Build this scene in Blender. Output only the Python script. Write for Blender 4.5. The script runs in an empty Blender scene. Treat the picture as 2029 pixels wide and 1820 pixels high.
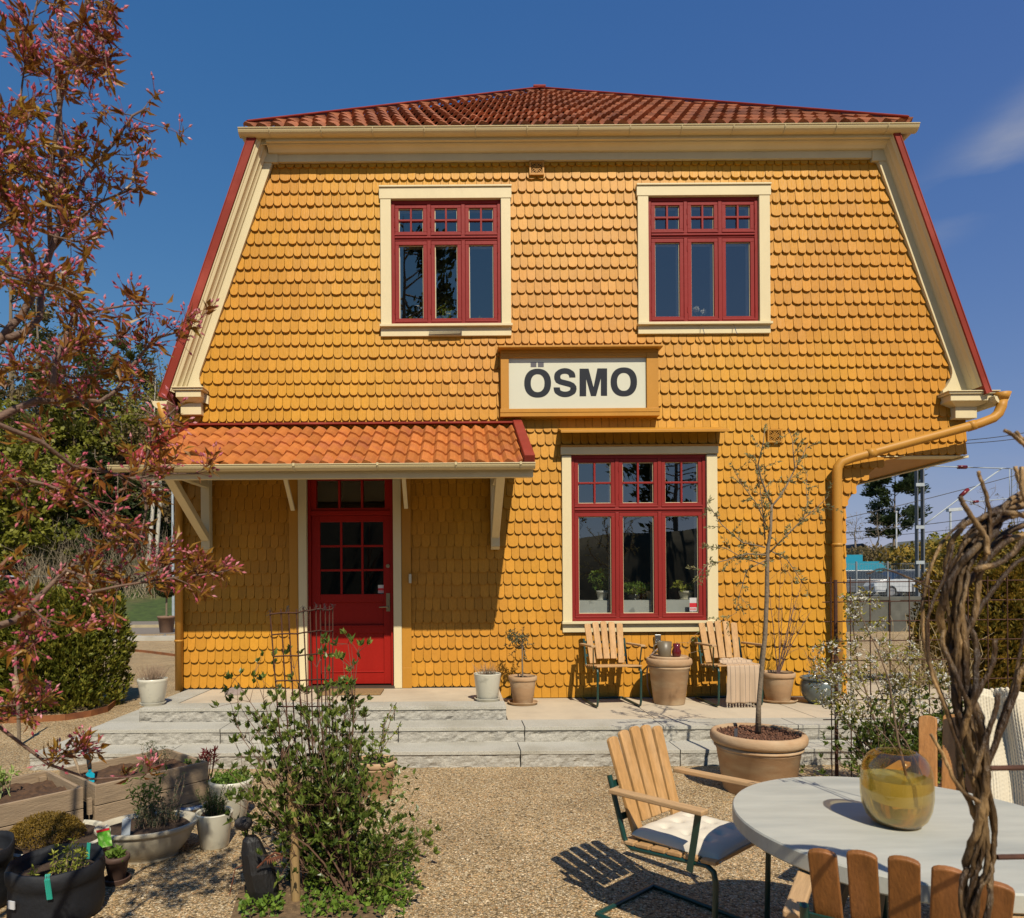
import bpy, math, random
from mathutils import Vector, Matrix, noise as mnoise
R = math.radians
rnd = random.Random(7)
scene = bpy.context.scene
# ---------------------------------------------------------------- camera, sky, sun, exposure
F, CX, CY, CAMH, ROLL = 1345.0, 905.0, 1160.0, 1.6, R(0.4)
cam_d = bpy.data.cameras.new("camera"); cam = bpy.data.objects.new("camera", cam_d)
scene.collection.objects.link(cam); scene.camera = cam
cam_d.sensor_width = 36; cam_d.lens = 36*F/2029
cam_d.shift_x = (1014.5-CX)/2029; cam_d.shift_y = (CY-910)/2029
cam_d.clip_start = 0.05; cam_d.clip_end = 3000
cam_d.dof.use_dof = True; cam_d.dof.focus_distance = 6.5; cam_d.dof.aperture_fstop = 6.3
RT = Vector((math.cos(ROLL), 0, -math.sin(ROLL))); UP = Vector((math.sin(ROLL), 0, math.cos(ROLL)))
m = Matrix.Identity(4)
for i, a in enumerate((RT, UP, Vector((0,-1,0)))):
    for k in range(3): m[k][i] = a[k]
m.translation = (0,0,CAMH); cam.matrix_world = m
def W(u, v, Y):                       # world point seen at (u, v) of the layout sheet, at depth Y
    return Vector((0,0,CAMH)) + Y*((u-CX)/F*RT + (CY-v)/F*UP + Vector((0,1,0)))
def G(u, v, z=0.0):                   # same, on the horizontal plane at height z
    d = (u-CX)/F*RT + (CY-v)/F*UP + Vector((0,1,0))
    return Vector((0,0,CAMH)) + d*((z-CAMH)/d.z)
SUNV = Vector((-0.32, 1.30, -1.55)).normalized()
world = bpy.data.worlds.new("World"); scene.world = world; world.use_nodes = True
nt = world.node_tree; bg = nt.nodes['Background']; bg.inputs[1].default_value = 0.084
sky = nt.nodes.new('ShaderNodeTexSky'); sky.sky_type = 'NISHITA'; sky.sun_disc = False
sky.sun_elevation = math.asin(-SUNV.z); sky.sun_rotation = math.atan2(-SUNV.x, -SUNV.y)
sky.air_density = 1.0; sky.dust_density = 0.0; sky.ozone_density = 1.6
hs = nt.nodes.new('ShaderNodeHueSaturation'); hs.inputs['Saturation'].default_value = 1.1; hs.inputs['Value'].default_value = 1.1; hs.inputs['Hue'].default_value = .5
tc = nt.nodes.new('ShaderNodeTexCoord'); mp = nt.nodes.new('ShaderNodeMapping')
mp.inputs['Rotation'].default_value = (0, R(38), 0); mp.inputs['Scale'].default_value = (2.2, 5.0, 12)
nz = nt.nodes.new('ShaderNodeTexNoise'); nz.inputs['Scale'].default_value = 1.35; nz.inputs['Detail'].default_value = 7; nz.inputs['Roughness'].default_value = .55
cr = nt.nodes.new('ShaderNodeValToRGB'); cr.color_ramp.elements[0].position = .40; cr.color_ramp.elements[1].position = .78
# the wisps lie in the right hand part of the sky, low down
sx = nt.nodes.new('ShaderNodeSeparateXYZ')
m1 = nt.nodes.new('ShaderNodeMapRange'); m1.inputs[1].default_value = .47; m1.inputs[2].default_value = .56
m2 = nt.nodes.new('ShaderNodeMapRange'); m2.inputs[1].default_value = .26; m2.inputs[2].default_value = .02; m2.inputs[4].default_value = .75
mu = nt.nodes.new('ShaderNodeMath'); mu.operation = 'MULTIPLY'; mu2 = nt.nodes.new('ShaderNodeMath'); mu2.operation = 'MULTIPLY'
mu3 = nt.nodes.new('ShaderNodeMath'); mu3.operation = 'MULTIPLY'; mu3.inputs[1].default_value = .72
mx = nt.nodes.new('ShaderNodeMix'); mx.data_type = 'RGBA'; mx.inputs['B'].default_value = (4.6, 4.8, 5.6, 1)
L = nt.links.new
L(tc.outputs['Generated'], mp.inputs[0]); L(mp.outputs[0], nz.inputs['Vector']); L(nz.outputs[0], cr.inputs[0])
L(tc.outputs['Generated'], sx.inputs[0]); L(sx.outputs[0], m1.inputs[0]); L(sx.outputs[2], m2.inputs[0])
dt = nt.nodes.new('ShaderNodeVectorMath'); dt.operation = 'DOT_PRODUCT'; dt.inputs[1].default_value = (-.83,0,1); L(tc.outputs['Generated'], dt.inputs[0])
da = nt.nodes.new('ShaderNodeMath'); da.operation = 'ADD'; da.inputs[1].default_value = .027; L(dt.outputs['Value'], da.inputs[0])
db = nt.nodes.new('ShaderNodeMath'); db.operation = 'ABSOLUTE'; L(da.outputs[0], db.inputs[0])
dm = nt.nodes.new('ShaderNodeMapRange'); dm.interpolation_type = 'SMOOTHSTEP'; dm.inputs[1].default_value = .075; dm.inputs[2].default_value = .0; L(db.outputs[0], dm.inputs[0])
mxm = nt.nodes.new('ShaderNodeMath'); mxm.operation = 'MAXIMUM'; L(dm.outputs[0], mxm.inputs[0]); L(m2.outputs[0], mxm.inputs[1])
L(m1.outputs[0], mu.inputs[0]); L(mxm.outputs[0], mu.inputs[1]); L(mu.outputs[0], mu2.inputs[0]); L(cr.outputs[0], mu2.inputs[1])
L(mu2.outputs[0], mu3.inputs[0]); L(mu3.outputs[0], mx.inputs['Factor'])
vm0 = nt.nodes.new('ShaderNodeVectorMath'); vm0.operation = 'MULTIPLY'; vm0.inputs[1].default_value = (.95,1.5,2.7)
va = nt.nodes.new('ShaderNodeVectorMath'); va.operation = 'ADD'; va.inputs[1].default_value = (8,8,8)   # evens out the glare round the sun
vd = nt.nodes.new('ShaderNodeVectorMath'); vd.operation = 'DIVIDE'; vm_ = nt.nodes.new('ShaderNodeVectorMath'); vm_.operation = 'MULTIPLY'; vm_.inputs[1].default_value = (8,8,8)
L(sky.outputs[0], vm0.inputs[0]); L(vm0.outputs[0], va.inputs[0]); L(vm0.outputs[0], vd.inputs[0]); L(va.outputs[0], vd.inputs[1]); L(vd.outputs[0], vm_.inputs[0])
tm = nt.nodes.new('ShaderNodeMix'); tm.data_type = 'RGBA'; tm.blend_type = 'MULTIPLY'; tm.inputs['B'].default_value = (1.2,.90,1.0,1)   # the sky turns violet to the east
tr_ = nt.nodes.new('ShaderNodeMapRange'); tr_.inputs[1].default_value = -.1; tr_.inputs[2].default_value = .75; L(sx.outputs[0], tr_.inputs[0]); L(tr_.outputs[0], tm.inputs['Factor']); L(vm_.outputs[0], tm.inputs['A'])
L(tm.outputs['Result'], hs.inputs['Color']); L(hs.outputs[0], mx.inputs['A']); L(mx.outputs['Result'], bg.inputs[0])
sun_d = bpy.data.lights.new("sun", 'SUN'); sun = bpy.data.objects.new("sun", sun_d); scene.collection.objects.link(sun)
sun_d.energy = 4.9; sun_d.angle = R(0.55); sun_d.color = (1.0, .92, .76)
sun.rotation_euler = SUNV.to_track_quat('-Z', 'Y').to_euler()
vs = scene.view_settings; scene.display_settings.display_device = 'sRGB'
vs.view_transform = 'Standard'; vs.look = 'None'; vs.exposure = 0.0; vs.gamma = 1
scene.cycles.caustics_refractive = False; scene.cycles.caustics_reflective = False
scene.cycles.max_bounces = 10; scene.cycles.diffuse_bounces = 1; scene.cycles.transmission_bounces = 8; scene.cycles.transparent_max_bounces = 16
# ---------------------------------------------------------------- helpers
COL = scene.collection
WL = {}                                # world location of each empty / root
def tag(o, label=None, cat=None, group=None, kind=None):
    if label: o['label'] = label
    if cat: o['category'] = cat
    if group: o['group'] = group
    if kind: o['kind'] = kind
    return o
def thing(name, label, cat, loc=(0,0,0), group=None, rz=0):
    o = bpy.data.objects.new(name, None); COL.objects.link(o); o.location = loc; o.rotation_euler = (0,0,rz)
    o.empty_display_size = .1
    WL[o.name] = Vector(loc) if rz == 0 else Vector((0,0,0))
    return tag(o, label, cat, group)
def copy_tree(o, parent=None):
    c = o.copy(); COL.objects.link(c)
    for k in ('label', 'category', 'group'):
        if parent is None and k in c and k != 'category': del c[k]
    if parent: c.parent = parent
    for ch in list(o.children): copy_tree(ch, c)
    return c
class MB:
    def __init__(s): s.v = []; s.f = []
    def add(s, vs, fs):
        b = len(s.v); s.v += [tuple(p) for p in vs]; s.f += [tuple(b+i for i in f) for f in fs]
    def box(s, x0, x1, y0, y1, z0, z1):
        s.add([(x,y,z) for z in (z0,z1) for y in (y0,y1) for x in (x0,x1)],
              [(0,2,3,1),(4,5,7,6),(0,1,5,4),(2,6,7,3),(0,4,6,2),(1,3,7,5)])
    def obox(s, c, ax, ay, az):        # centre and three half axes
        c = Vector(c); ax = Vector(ax); ay = Vector(ay); az = Vector(az)
        s.add([c+sx*ax+sy*ay+sz*az for sz in (-1,1) for sy in (-1,1) for sx in (-1,1)],
              [(0,2,3,1),(4,5,7,6),(0,1,5,4),(2,6,7,3),(0,4,6,2),(1,3,7,5)])
    def bar(s, p, q, w, h, up=(0,0,1)):
        p = Vector(p); q = Vector(q); d = (q-p); l = d.length; d.normalize(); up = Vector(up)
        x = d.cross(up).normalized(); y = x.cross(d)
        s.obox((p+q)/2, x*w/2, d*l/2, y*h/2)
    def tube(s, pts, r, n=8, caps=True):
        pts = [Vector(p) for p in pts]
        if not isinstance(r, (list, tuple)): r = [r]*len(pts)
        rings = []; prev = None
        for i, p in enumerate(pts):
            d = (pts[min(i+1,len(pts)-1)]-pts[max(i-1,0)])
            if d.length < 1e-9: d = Vector((0,0,1))
            d.normalize()
            if prev is None:
                a = Vector((0,0,1)) if abs(d.z) < .9 else Vector((1,0,0)); x = d.cross(a).normalized()
            else:
                x = (prev - d*prev.dot(d))
                x = x.normalized() if x.length > 1e-6 else d.orthogonal().normalized()
            prev = x; y = d.cross(x)
            rings.append([p + r[i]*(math.cos(2*math.pi*k/n)*x + math.sin(2*math.pi*k/n)*y) for k in range(n)])
        b = len(s.v)
        for rg in rings: s.v += [tuple(p) for p in rg]
        for i in range(len(rings)-1):
            for k in range(n):
                k2 = (k+1) % n
                s.f.append((b+i*n+k, b+i*n+k2, b+(i+1)*n+k2, b+(i+1)*n+k))
        if caps:
            s.f.append(tuple(b+k for k in reversed(range(n)))); s.f.append(tuple(b+(len(rings)-1)*n+k for k in range(n)))
    def lathe(s, c, prof, n=32, ex=1, ey=1, rz=0, wob=None):
        c = Vector(c); b = len(s.v); N = len(prof); cz, sz = math.cos(rz), math.sin(rz)
        for (r, z) in prof:
            for k in range(n):
                a = 2*math.pi*k/n; x = r*math.cos(a)*ex; y = r*math.sin(a)*ey
                dz = 0 if wob is None else wob(r, z, a)
                s.v.append((c.x + x*cz-y*sz, c.y + x*sz+y*cz, c.z+z+dz))
        for i in range(N-1):
            for k in range(n):
                k2 = (k+1) % n; s.f.append((b+i*n+k, b+i*n+k2, b+(i+1)*n+k2, b+(i+1)*n+k))
        if prof[0][0] > 1e-4: s.f.append(tuple(b+k for k in reversed(range(n))))
        if prof[-1][0] > 1e-4: s.f.append(tuple(b+(N-1)*n+k for k in range(n)))
    def prism(s, poly, y0, y1):        # poly in (x, z), extruded along y
        n = len(poly); s.add([(x,y0,z) for x,z in poly]+[(x,y1,z) for x,z in poly],
              [tuple(range(n)), tuple(reversed(range(n,2*n)))]+[(i,i+n,(i+1)%n+n,(i+1)%n) for i in range(n)])
    def leaf(s, p, d, up, l, w, fold=.25):
        p = Vector(p); d = Vector(d).normalized(); x = d.cross(up)
        x = x.normalized() if x.length > 1e-5 else d.orthogonal().normalized()
        n = x.cross(d); a = p+d*l*.45
        s.add([p, a+x*w/2+n*w*fold, p+d*l - n*l*.12, a-x*w/2+n*w*fold, a - n*w*.02], [(0,1,4),(1,2,4),(0,4,3),(4,2,3)])
    def card(s, p, d, up, l, w):
        p = Vector(p); d = Vector(d).normalized(); x = d.cross(up)
        x = x.normalized() if x.length > 1e-5 else d.orthogonal().normalized()
        s.add([p, p+d*l*.5+x*w/2, p+d*l, p+d*l*.5-x*w/2], [(0,1,2,3)])
    def build(s, name, mat, parent=None, smooth=False, world=True, bevel=0, sub=0, auto=None):
        me = bpy.data.meshes.new(name)
        o0 = Vector((0,0,0))
        if parent is not None and world: o0 = WL.get(parent.name, o0)
        me.from_pydata([(a-o0.x, b-o0.y, c-o0.z) for a,b,c in s.v], [], s.f); me.validate(); me.update()
        o = bpy.data.objects.new(name, me); COL.objects.link(o)
        me.materials.append(mat)
        if smooth: me.polygons.foreach_set('use_smooth', [True]*len(me.polygons))
        if parent is not None:
            o.parent = parent; WL[o.name] = o0
        else: WL[o.name] = Vector((0,0,0))
        if bevel:
            b = o.modifiers.new('bevel', 'BEVEL'); b.width = bevel; b.segments = 2; b.limit_method = 'ANGLE'; b.angle_limit = R(40)
        if sub:
            b = o.modifiers.new('sub', 'SUBSURF'); b.levels = sub; b.render_levels = sub
        return o
    def top(s, name, mat, label, cat, group=None, kind=None, **k):   # a thing that is one mesh, origin at its base
        xs = [p[0] for p in s.v]; ys = [p[1] for p in s.v]; zs = [p[2] for p in s.v]
        o = Vector(((min(xs)+max(xs))/2, (min(ys)+max(ys))/2, min(zs)))
        s.v = [(a-o.x, b-o.y, c-o.z) for a,b,c in s.v]
        ob = s.build(name, mat, None, **k); ob.location = o; WL[ob.name] = o
        return tag(ob, label, cat, group, kind)
def rv(s=1.0):
    while True:
        v = Vector((rnd.uniform(-1,1), rnd.uniform(-1,1), rnd.uniform(-1,1)))
        if .05 < v.length < 1: return v.normalized()*s
def ru(a, b): return rnd.uniform(a, b)
# ---------------------------------------------------------------- materials
MATS = {}
def lk(nt, a, b): nt.links.new(a, b)
def mat(name, c, rough=.6, ns=6, na=.15, st=(1,1,1), isl=0.0, bump=0.0, bs=40, spec=.5, metal=0, c2=None, c2s=2.0, c2lo=.5, c2hi=.7, trl=0, tr=None, bst=None, coat=0, det=6):
    if name in MATS: return MATS[name]
    mt = bpy.data.materials.new(name); mt.use_nodes = True; n = mt.node_tree; N = n.nodes
    p = N['Principled BSDF']; p.inputs['Roughness'].default_value = rough; p.inputs['Metallic'].default_value = metal
    p.inputs['Specular IOR Level'].default_value = spec
    if coat: p.inputs['Coat Weight'].default_value = coat; p.inputs['Coat Roughness'].default_value = .2
    t = N.new('ShaderNodeTexCoord'); mpn = N.new('ShaderNodeMapping'); mpn.inputs['Scale'].default_value = st
    lk(n, t.outputs['Object'], mpn.inputs[0])
    nz = N.new('ShaderNodeTexNoise'); nz.inputs['Scale'].default_value = ns; nz.inputs['Detail'].default_value = det; nz.inputs['Roughness'].default_value = .6
    lk(n, mpn.outputs[0], nz.inputs['Vector'])
    base = N.new('ShaderNodeRGB'); base.outputs[0].default_value = (*c, 1); cur = base.outputs[0]
    if c2:
        nb = N.new('ShaderNodeTexNoise'); nb.inputs['Scale'].default_value = c2s; nb.inputs['Detail'].default_value = 5; lk(n, mpn.outputs[0], nb.inputs['Vector'])
        mr = N.new('ShaderNodeMapRange'); mr.inputs[1].default_value = c2lo; mr.inputs[2].default_value = c2hi; lk(n, nb.outputs[0], mr.inputs[0])
        mxx = N.new('ShaderNodeMix'); mxx.data_type = 'RGBA'; lk(n, mr.outputs[0], mxx.inputs['Factor']); lk(n, cur, mxx.inputs['A']); mxx.inputs['B'].default_value = (*c2, 1); cur = mxx.outputs['Result']
    mr = N.new('ShaderNodeMapRange'); mr.inputs[1].default_value = .25; mr.inputs[2].default_value = .75; mr.inputs[3].default_value = 1-na; mr.inputs[4].default_value = 1+na
    lk(n, nz.outputs[0], mr.inputs[0]); val = mr.outputs[0]
    if isl:
        g = N.new('ShaderNodeNewGeometry'); mr2 = N.new('ShaderNodeMapRange'); mr2.inputs[3].default_value = 1-isl; mr2.inputs[4].default_value = 1+isl
        lk(n, g.outputs['Random Per Island'], mr2.inputs[0]); mm = N.new('ShaderNodeMath'); mm.operation = 'MULTIPLY'
        lk(n, val, mm.inputs[0]); lk(n, mr2.outputs[0], mm.inputs[1]); val = mm.outputs[0]
    vm = N.new('ShaderNodeVectorMath'); vm.operation = 'SCALE'; lk(n, cur, vm.inputs[0]); lk(n, val, vm.inputs['Scale'])
    lk(n, vm.outputs[0], p.inputs['Base Color'])
    if bump:
        nb = N.new('ShaderNodeTexNoise'); nb.inputs['Scale'].default_value = bs; nb.inputs['Detail'].default_value = 5
        mp2 = N.new('ShaderNodeMapping'); mp2.inputs['Scale'].default_value = bst or st; lk(n, t.outputs['Object'], mp2.inputs[0]); lk(n, mp2.outputs[0], nb.inputs['Vector'])
        b = N.new('ShaderNodeBump'); b.inputs['Strength'].default_value = bump; b.inputs['Distance'].default_value = .01
        lk(n, nb.outputs[0], b.inputs['Height']); lk(n, b.outputs[0], p.inputs['Normal'])
    if trl:
        out = N['Material Output']; ts = N.new('ShaderNodeBsdfTranslucent'); ms = N.new('ShaderNodeMixShader'); ms.inputs[0].default_value = trl
        lk(n, vm.outputs[0], ts.inputs[0]); lk(n, p.outputs[0], ms.inputs[1]); lk(n, ts.outputs[0], ms.inputs[2]); lk(n, ms.outputs[0], out.inputs[0])
    MATS[name] = mt; return mt
def foliage(name, cols, rough=.55, trl=.3, ns=1.5, spec=.3):       # leaf colour differs leaf by leaf and clump by clump
    if name in MATS: return MATS[name]
    mt = bpy.data.materials.new(name); mt.use_nodes = True; n = mt.node_tree; N = n.nodes
    p = N['Principled BSDF']; p.inputs['Roughness'].default_value = rough; p.inputs['Specular IOR Level'].default_value = spec
    g = N.new('ShaderNodeNewGeometry'); t = N.new('ShaderNodeTexCoord'); nz = N.new('ShaderNodeTexNoise'); nz.inputs['Scale'].default_value = ns; nz.inputs['Detail'].default_value = 3
    lk(n, t.outputs['Object'], nz.inputs['Vector'])
    a = N.new('ShaderNodeMath'); a.operation = 'MULTIPLY_ADD'; a.inputs[1].default_value = .62; lk(n, g.outputs['Random Per Island'], a.inputs[0])
    b = N.new('ShaderNodeMapRange'); b.inputs[1].default_value = .3; b.inputs[2].default_value = .7; b.inputs[4].default_value = .38; lk(n, nz.outputs[0], b.inputs[0]); lk(n, b.outputs[0], a.inputs[2])
    cr = N.new('ShaderNodeValToRGB'); els = cr.color_ramp.elements
    while len(els) < len(cols): els.new(.5)
    for i, c in enumerate(cols): els[i].position = i/(len(cols)-1); els[i].color = (*c, 1)
    lk(n, a.outputs[0], cr.inputs[0]); lk(n, cr.outputs[0], p.inputs['Base Color'])
    out = N['Material Output']; ts = N.new('ShaderNodeBsdfTranslucent'); ms = N.new('ShaderNodeMixShader'); ms.inputs[0].default_value = trl
    lk(n, cr.outputs[0], ts.inputs[0]); lk(n, p.outputs[0], ms.inputs[1]); lk(n, ts.outputs[0], ms.inputs[2]); lk(n, ms.outputs[0], out.inputs[0])
    MATS[name] = mt; return mt
M_yel = mat('ochre_paint', (.54,.235,.026), .48, 26, .08, (1,1,1), .09, .3, 60, .22, bst=(1,1,.15), c2=(.57,.27,.022), c2s=.35, c2lo=.42, c2hi=.58)
M_yelp = mat('ochre_board', (.50,.225,.025), .5, 4, .08, (1,1,.3), 0, .2, 40, .35)
M_cream = mat('cream_paint', (.72,.60,.36), .5, 3, .06, (1,1,.3), 0, .15, 30, .3)
M_red = mat('oxide_red_paint', (.31,.012,.007), .5, 4, .12, (1,1,.3), 0, .2, 40, .18)
M_wred = mat('window_red_paint', (.25,.022,.018), .5, 4, .12, (1,1,.3), 0, .2, 40, .2)
M_redmetal = mat('red_sheet_metal', (.25,.032,.018), .65, 3, .12, c2=(.34,.06,.04), c2s=1.5, spec=.2)
M_tile = mat('old_clay_tile', (.34,.120,.055), .7, 8, .2, isl=.3, bump=.3, bs=60, spec=.15, c2=(.21,.08,.045), c2s=1.2, c2lo=.5, c2hi=.72)
M_tile2 = mat('porch_clay_tile', (.47,.155,.038), .7, 9, .16, spec=.2, isl=.16, bump=.3, bs=70, c2=(.42,.13,.05), c2s=3)
M_dark = mat('dark_void', (.006,.005,.005), .8, 3, .1)  # near-black stands in for shade: tile gaps, door room, vent, wall foot
M_room = mat('room_wall', (.10,.09,.08), .9, 3, .1)
M_granite = mat('granite', (.46,.43,.36), .85, 110, .3, bump=.4, bs=60, c2=(.37,.34,.27), c2s=2.5, c2lo=.45, c2hi=.7, det=8)
M_granr = mat('split_granite', (.42,.39,.33), .9, 90, .35, (1,1,1.6), bump=1.0, bs=26, c2=(.31,.285,.24), c2s=9, c2lo=.45, c2hi=.75, det=10)
M_slab = mat('buff_slab', (.56,.46,.33), .8, 5, .08, bump=.15, bs=120, c2=(.48,.39,.28), c2s=1.6)
M_brushm = mat('steel', (.45,.45,.43), .3, 3, .1, metal=1)
M_grgut = mat('cream_gutter_metal', (.62,.50,.27), .35, 2, .05, spec=.5)
M_pipe = mat('ochre_pipe_metal', (.50,.235,.035), .5, 2, .05, spec=.3)
def glass_mat():
    mt = bpy.data.materials.new('window_glass'); mt.use_nodes = True; n = mt.node_tree; N = n.nodes
    N.remove(N['Principled BSDF']); out = N['Material Output']
    tr = N.new('ShaderNodeBsdfTransparent'); tr.inputs[0].default_value = (.90,.92,.90,1); gl = N.new('ShaderNodeBsdfGlossy'); gl.inputs['Roughness'].default_value = .0
    lw = N.new('ShaderNodeLayerWeight'); lw.inputs[0].default_value = .5; pw = N.new('ShaderNodeMath'); pw.operation = 'POWER'; pw.inputs[1].default_value = 4; fr = N.new('ShaderNodeMapRange'); fr.inputs[3].default_value = .25; fr.inputs[4].default_value = 1; lk(n, lw.outputs['Facing'], pw.inputs[0]); lk(n, pw.outputs[0], fr.inputs[0]); ms = N.new('ShaderNodeMixShader')
    t = N.new('ShaderNodeTexCoord'); nz = N.new('ShaderNodeTexNoise'); nz.inputs['Scale'].default_value = 1.4; b = N.new('ShaderNodeBump'); b.inputs['Strength'].default_value = .08; b.inputs['Distance'].default_value = .01
    lk(n, t.outputs['Object'], nz.inputs['Vector']); lk(n, nz.outputs[0], b.inputs['Height']); lk(n, b.outputs[0], gl.inputs['Normal'])
    lk(n, fr.outputs[0], ms.inputs[0]); lk(n, tr.outputs[0], ms.inputs[1]); lk(n, gl.outputs[0], ms.inputs[2]); lk(n, ms.outputs[0], out.inputs[0])
    return mt
M_glass = glass_mat()
M_dglass = M_glass.copy(); M_dglass.name = 'door_glass'
for nd in M_dglass.node_tree.nodes:
    if nd.type == 'MAP_RANGE': nd.inputs[3].default_value = .09
def gravel_mat(name, tone=1.0, scale=95, fine=False):
    mt = bpy.data.materials.new(name); mt.use_nodes = True; n = mt.node_tree; N = n.nodes
    p = N['Principled BSDF']; p.inputs['Roughness'].default_value = .9; p.inputs['Specular IOR Level'].default_value = .2
    t = N.new('ShaderNodeTexCoord'); v = N.new('ShaderNodeTexVoronoi'); v.inputs['Scale'].default_value = scale; v.inputs['Randomness'].default_value = 1
    lk(n, t.outputs['Object'], v.inputs['Vector'])
    sp = N.new('ShaderNodeSeparateColor'); lk(n, v.outputs['Color'], sp.inputs[0])
    cr = N.new('ShaderNodeValToRGB'); els = cr.color_ramp.elements
    cols = [(0,(.12,.085,.045)),(.12,(.29,.20,.105)),(.34,(.54,.36,.18)),(.55,(.66,.45,.22)),(.72,(.52,.41,.26)),(.86,(.88,.70,.45)),(1,(.66,.35,.14))]
    while len(els) < len(cols): els.new(.5)
    for e, (q, c) in zip(els, cols): e.position = q; e.color = (*[x*tone for x in c], 1)
    lk(n, sp.outputs[0], cr.inputs[0])
    nz = N.new('ShaderNodeTexNoise'); nz.inputs['Scale'].default_value = 1.3; nz.inputs['Detail'].default_value = 8; nz.inputs['Roughness'].default_value = .65; lk(n, t.outputs['Object'], nz.inputs['Vector'])
    mr = N.new('ShaderNodeMapRange'); mr.inputs[1].default_value = .3; mr.inputs[2].default_value = .7; mr.inputs[3].default_value = .78; mr.inputs[4].default_value = 1.2; lk(n, nz.outputs[0], mr.inputs[0])
    ed = N.new('ShaderNodeMapRange'); ed.inputs[1].default_value = .25; ed.inputs[2].default_value = .62; ed.inputs[3].default_value = 1.08; ed.inputs[4].default_value = .55; lk(n, v.outputs['Distance'], ed.inputs[0])
    mm = N.new('ShaderNodeMath'); mm.operation = 'MULTIPLY'; lk(n, mr.outputs[0], mm.inputs[0]); lk(n, ed.outputs[0], mm.inputs[1])
    vm = N.new('ShaderNodeVectorMath'); vm.operation = 'SCALE'; lk(n, cr.outputs[0], vm.inputs[0]); lk(n, mm.outputs[0], vm.inputs['Scale']); lk(n, vm.outputs[0], p.inputs['Base Color'])
    hm = N.new('ShaderNodeMapRange'); hm.inputs[1].default_value = 0; hm.inputs[2].default_value = .7; hm.inputs[3].default_value = 1; hm.inputs[4].default_value = 0; lk(n, v.outputs['Distance'], hm.inputs[0])
    ad = N.new('ShaderNodeMath'); ad.operation = 'MULTIPLY_ADD'; ad.inputs[1].default_value = .6; lk(n, sp.outputs[1], ad.inputs[0]); lk(n, hm.outputs[0], ad.inputs[2])
    b = N.new('ShaderNodeBump'); b.inputs['Strength'].default_value = .6 if fine else 1.0; b.inputs['Distance'].default_value = .004; lk(n, ad.outputs[0], b.inputs['Height']); lk(n, b.outputs[0], p.inputs['Normal'])
    return mt
M_gravel = gravel_mat('pea_gravel', .95, 95)
M_gravel2 = gravel_mat('fine_grey_gravel', .85, 140, True)
M_stones = None
# ---------------------------------------------------------------- ground and steps
g = MB(); g.add([(-400,-200,0),(400,-200,0),(400,800,0),(-400,800,0)], [(0,1,2,3)])
tag(g.build('gravel_ground', M_gravel), None, None, None, 'structure')
Z1, Z2, Z3 = .14, .28, .41
WY = 7.9
def rough_block(x0, x1, y0, y1, z0, z1, seed, sides=True):
    """granite block: sawn top, rough split front and ends"""
    mb = MB(); nx = max(4, int((x1-x0)/.03)); nz_ = 6
    def disp(x, z, s): 
        q = Vector((x*5+seed*3.1, s, z*16)); return .016*mnoise.noise(q) + .013*mnoise.noise(q*2.7) + .008*mnoise.noise(q*6)
    b = 0
    for k in range(nz_+1):
        for i in range(nx+1):
            x = x0+(x1-x0)*i/nx; z = z0+(z1-z0)*k/nz_
            e = min(1, (nz_-k)/1.5); y = y0 + .004 + abs(disp(x, z, 0))*e*1.2 + (.004*mnoise.noise(Vector((x*9,seed,3))) if k == nz_ else 0)
            mb.v.append((x, y, z))
    for k in range(nz_):
        for i in range(nx):
            a = k*(nx+1)+i; mb.f.append((a, a+1, a+nx+2, a+nx+1))
    top = nz_*(nx+1); n0 = len(mb.v)
    mb.v += [(x0,y1,z1),(x1,y1,z1)]
    mb.f.append(tuple([top+i for i in range(nx+1)] + [n0+1, n0]))
    ny = max(3, int((y1-y0)/.04)); b = len(mb.v)
    for k in range(nz_+1):
        for j in range(ny+1):
            y = y0+(y1-y0)*j/ny; z = z0+(z1-z0)*k/nz_; e = min(1, (nz_-k)/1.5)*(0 if j in (0,ny) else 1)
            mb.v.append((x0 + abs(disp(y, z, 5))*e, y if j else y0+.006, z))
    for k in range(nz_):
        for j in range(ny):
            a = b+k*(ny+1)+j; mb.f.append((a+1, a, a+ny+1, a+ny+2))
    mb.add([(x1,y0+.006,z0),(x1,y1,z0),(x1,y1,z1),(x1,y0+.006,z1)], [(0,1,2,3)])
    return mb
steps = thing('granite_steps', 'three pale rough-fronted granite steps rising from the gravel to the door landing', 'steps', (0, 5.95, 0))
def row(cuts, y0, y1, z0, z1, name='stone_block', rz=0):
    for i in range(len(cuts)-1):
        rough_block(cuts[i]+.004, cuts[i+1]-.004, y0+ru(-.004,.004), y1, z0-.05, z1+ru(-.002,.002), len(steps.children)+1.7).build(name, M_granr if False else M_granr, steps)
        t_ = MB(); t_.box(cuts[i]+.004, cuts[i+1]-.004, y0-.002, y1, z1-.028, z1+.004); t_.build('sawn_top', M_granite, steps.children[-1] if False else steps, bevel=.002)
row([-3.76,-2.55,-1.05,.55,1.95,3.35,4.8,6.4], 5.95, 6.36, 0, Z1)
row([-3.44,-2.2,-.55,.62,1.9,3.15,4.4,6.4], 6.28, 6.62, Z1, Z2)
row([-3.12,-1.45,-.62,.48], 6.64, 6.94, Z2, Z3)
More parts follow.
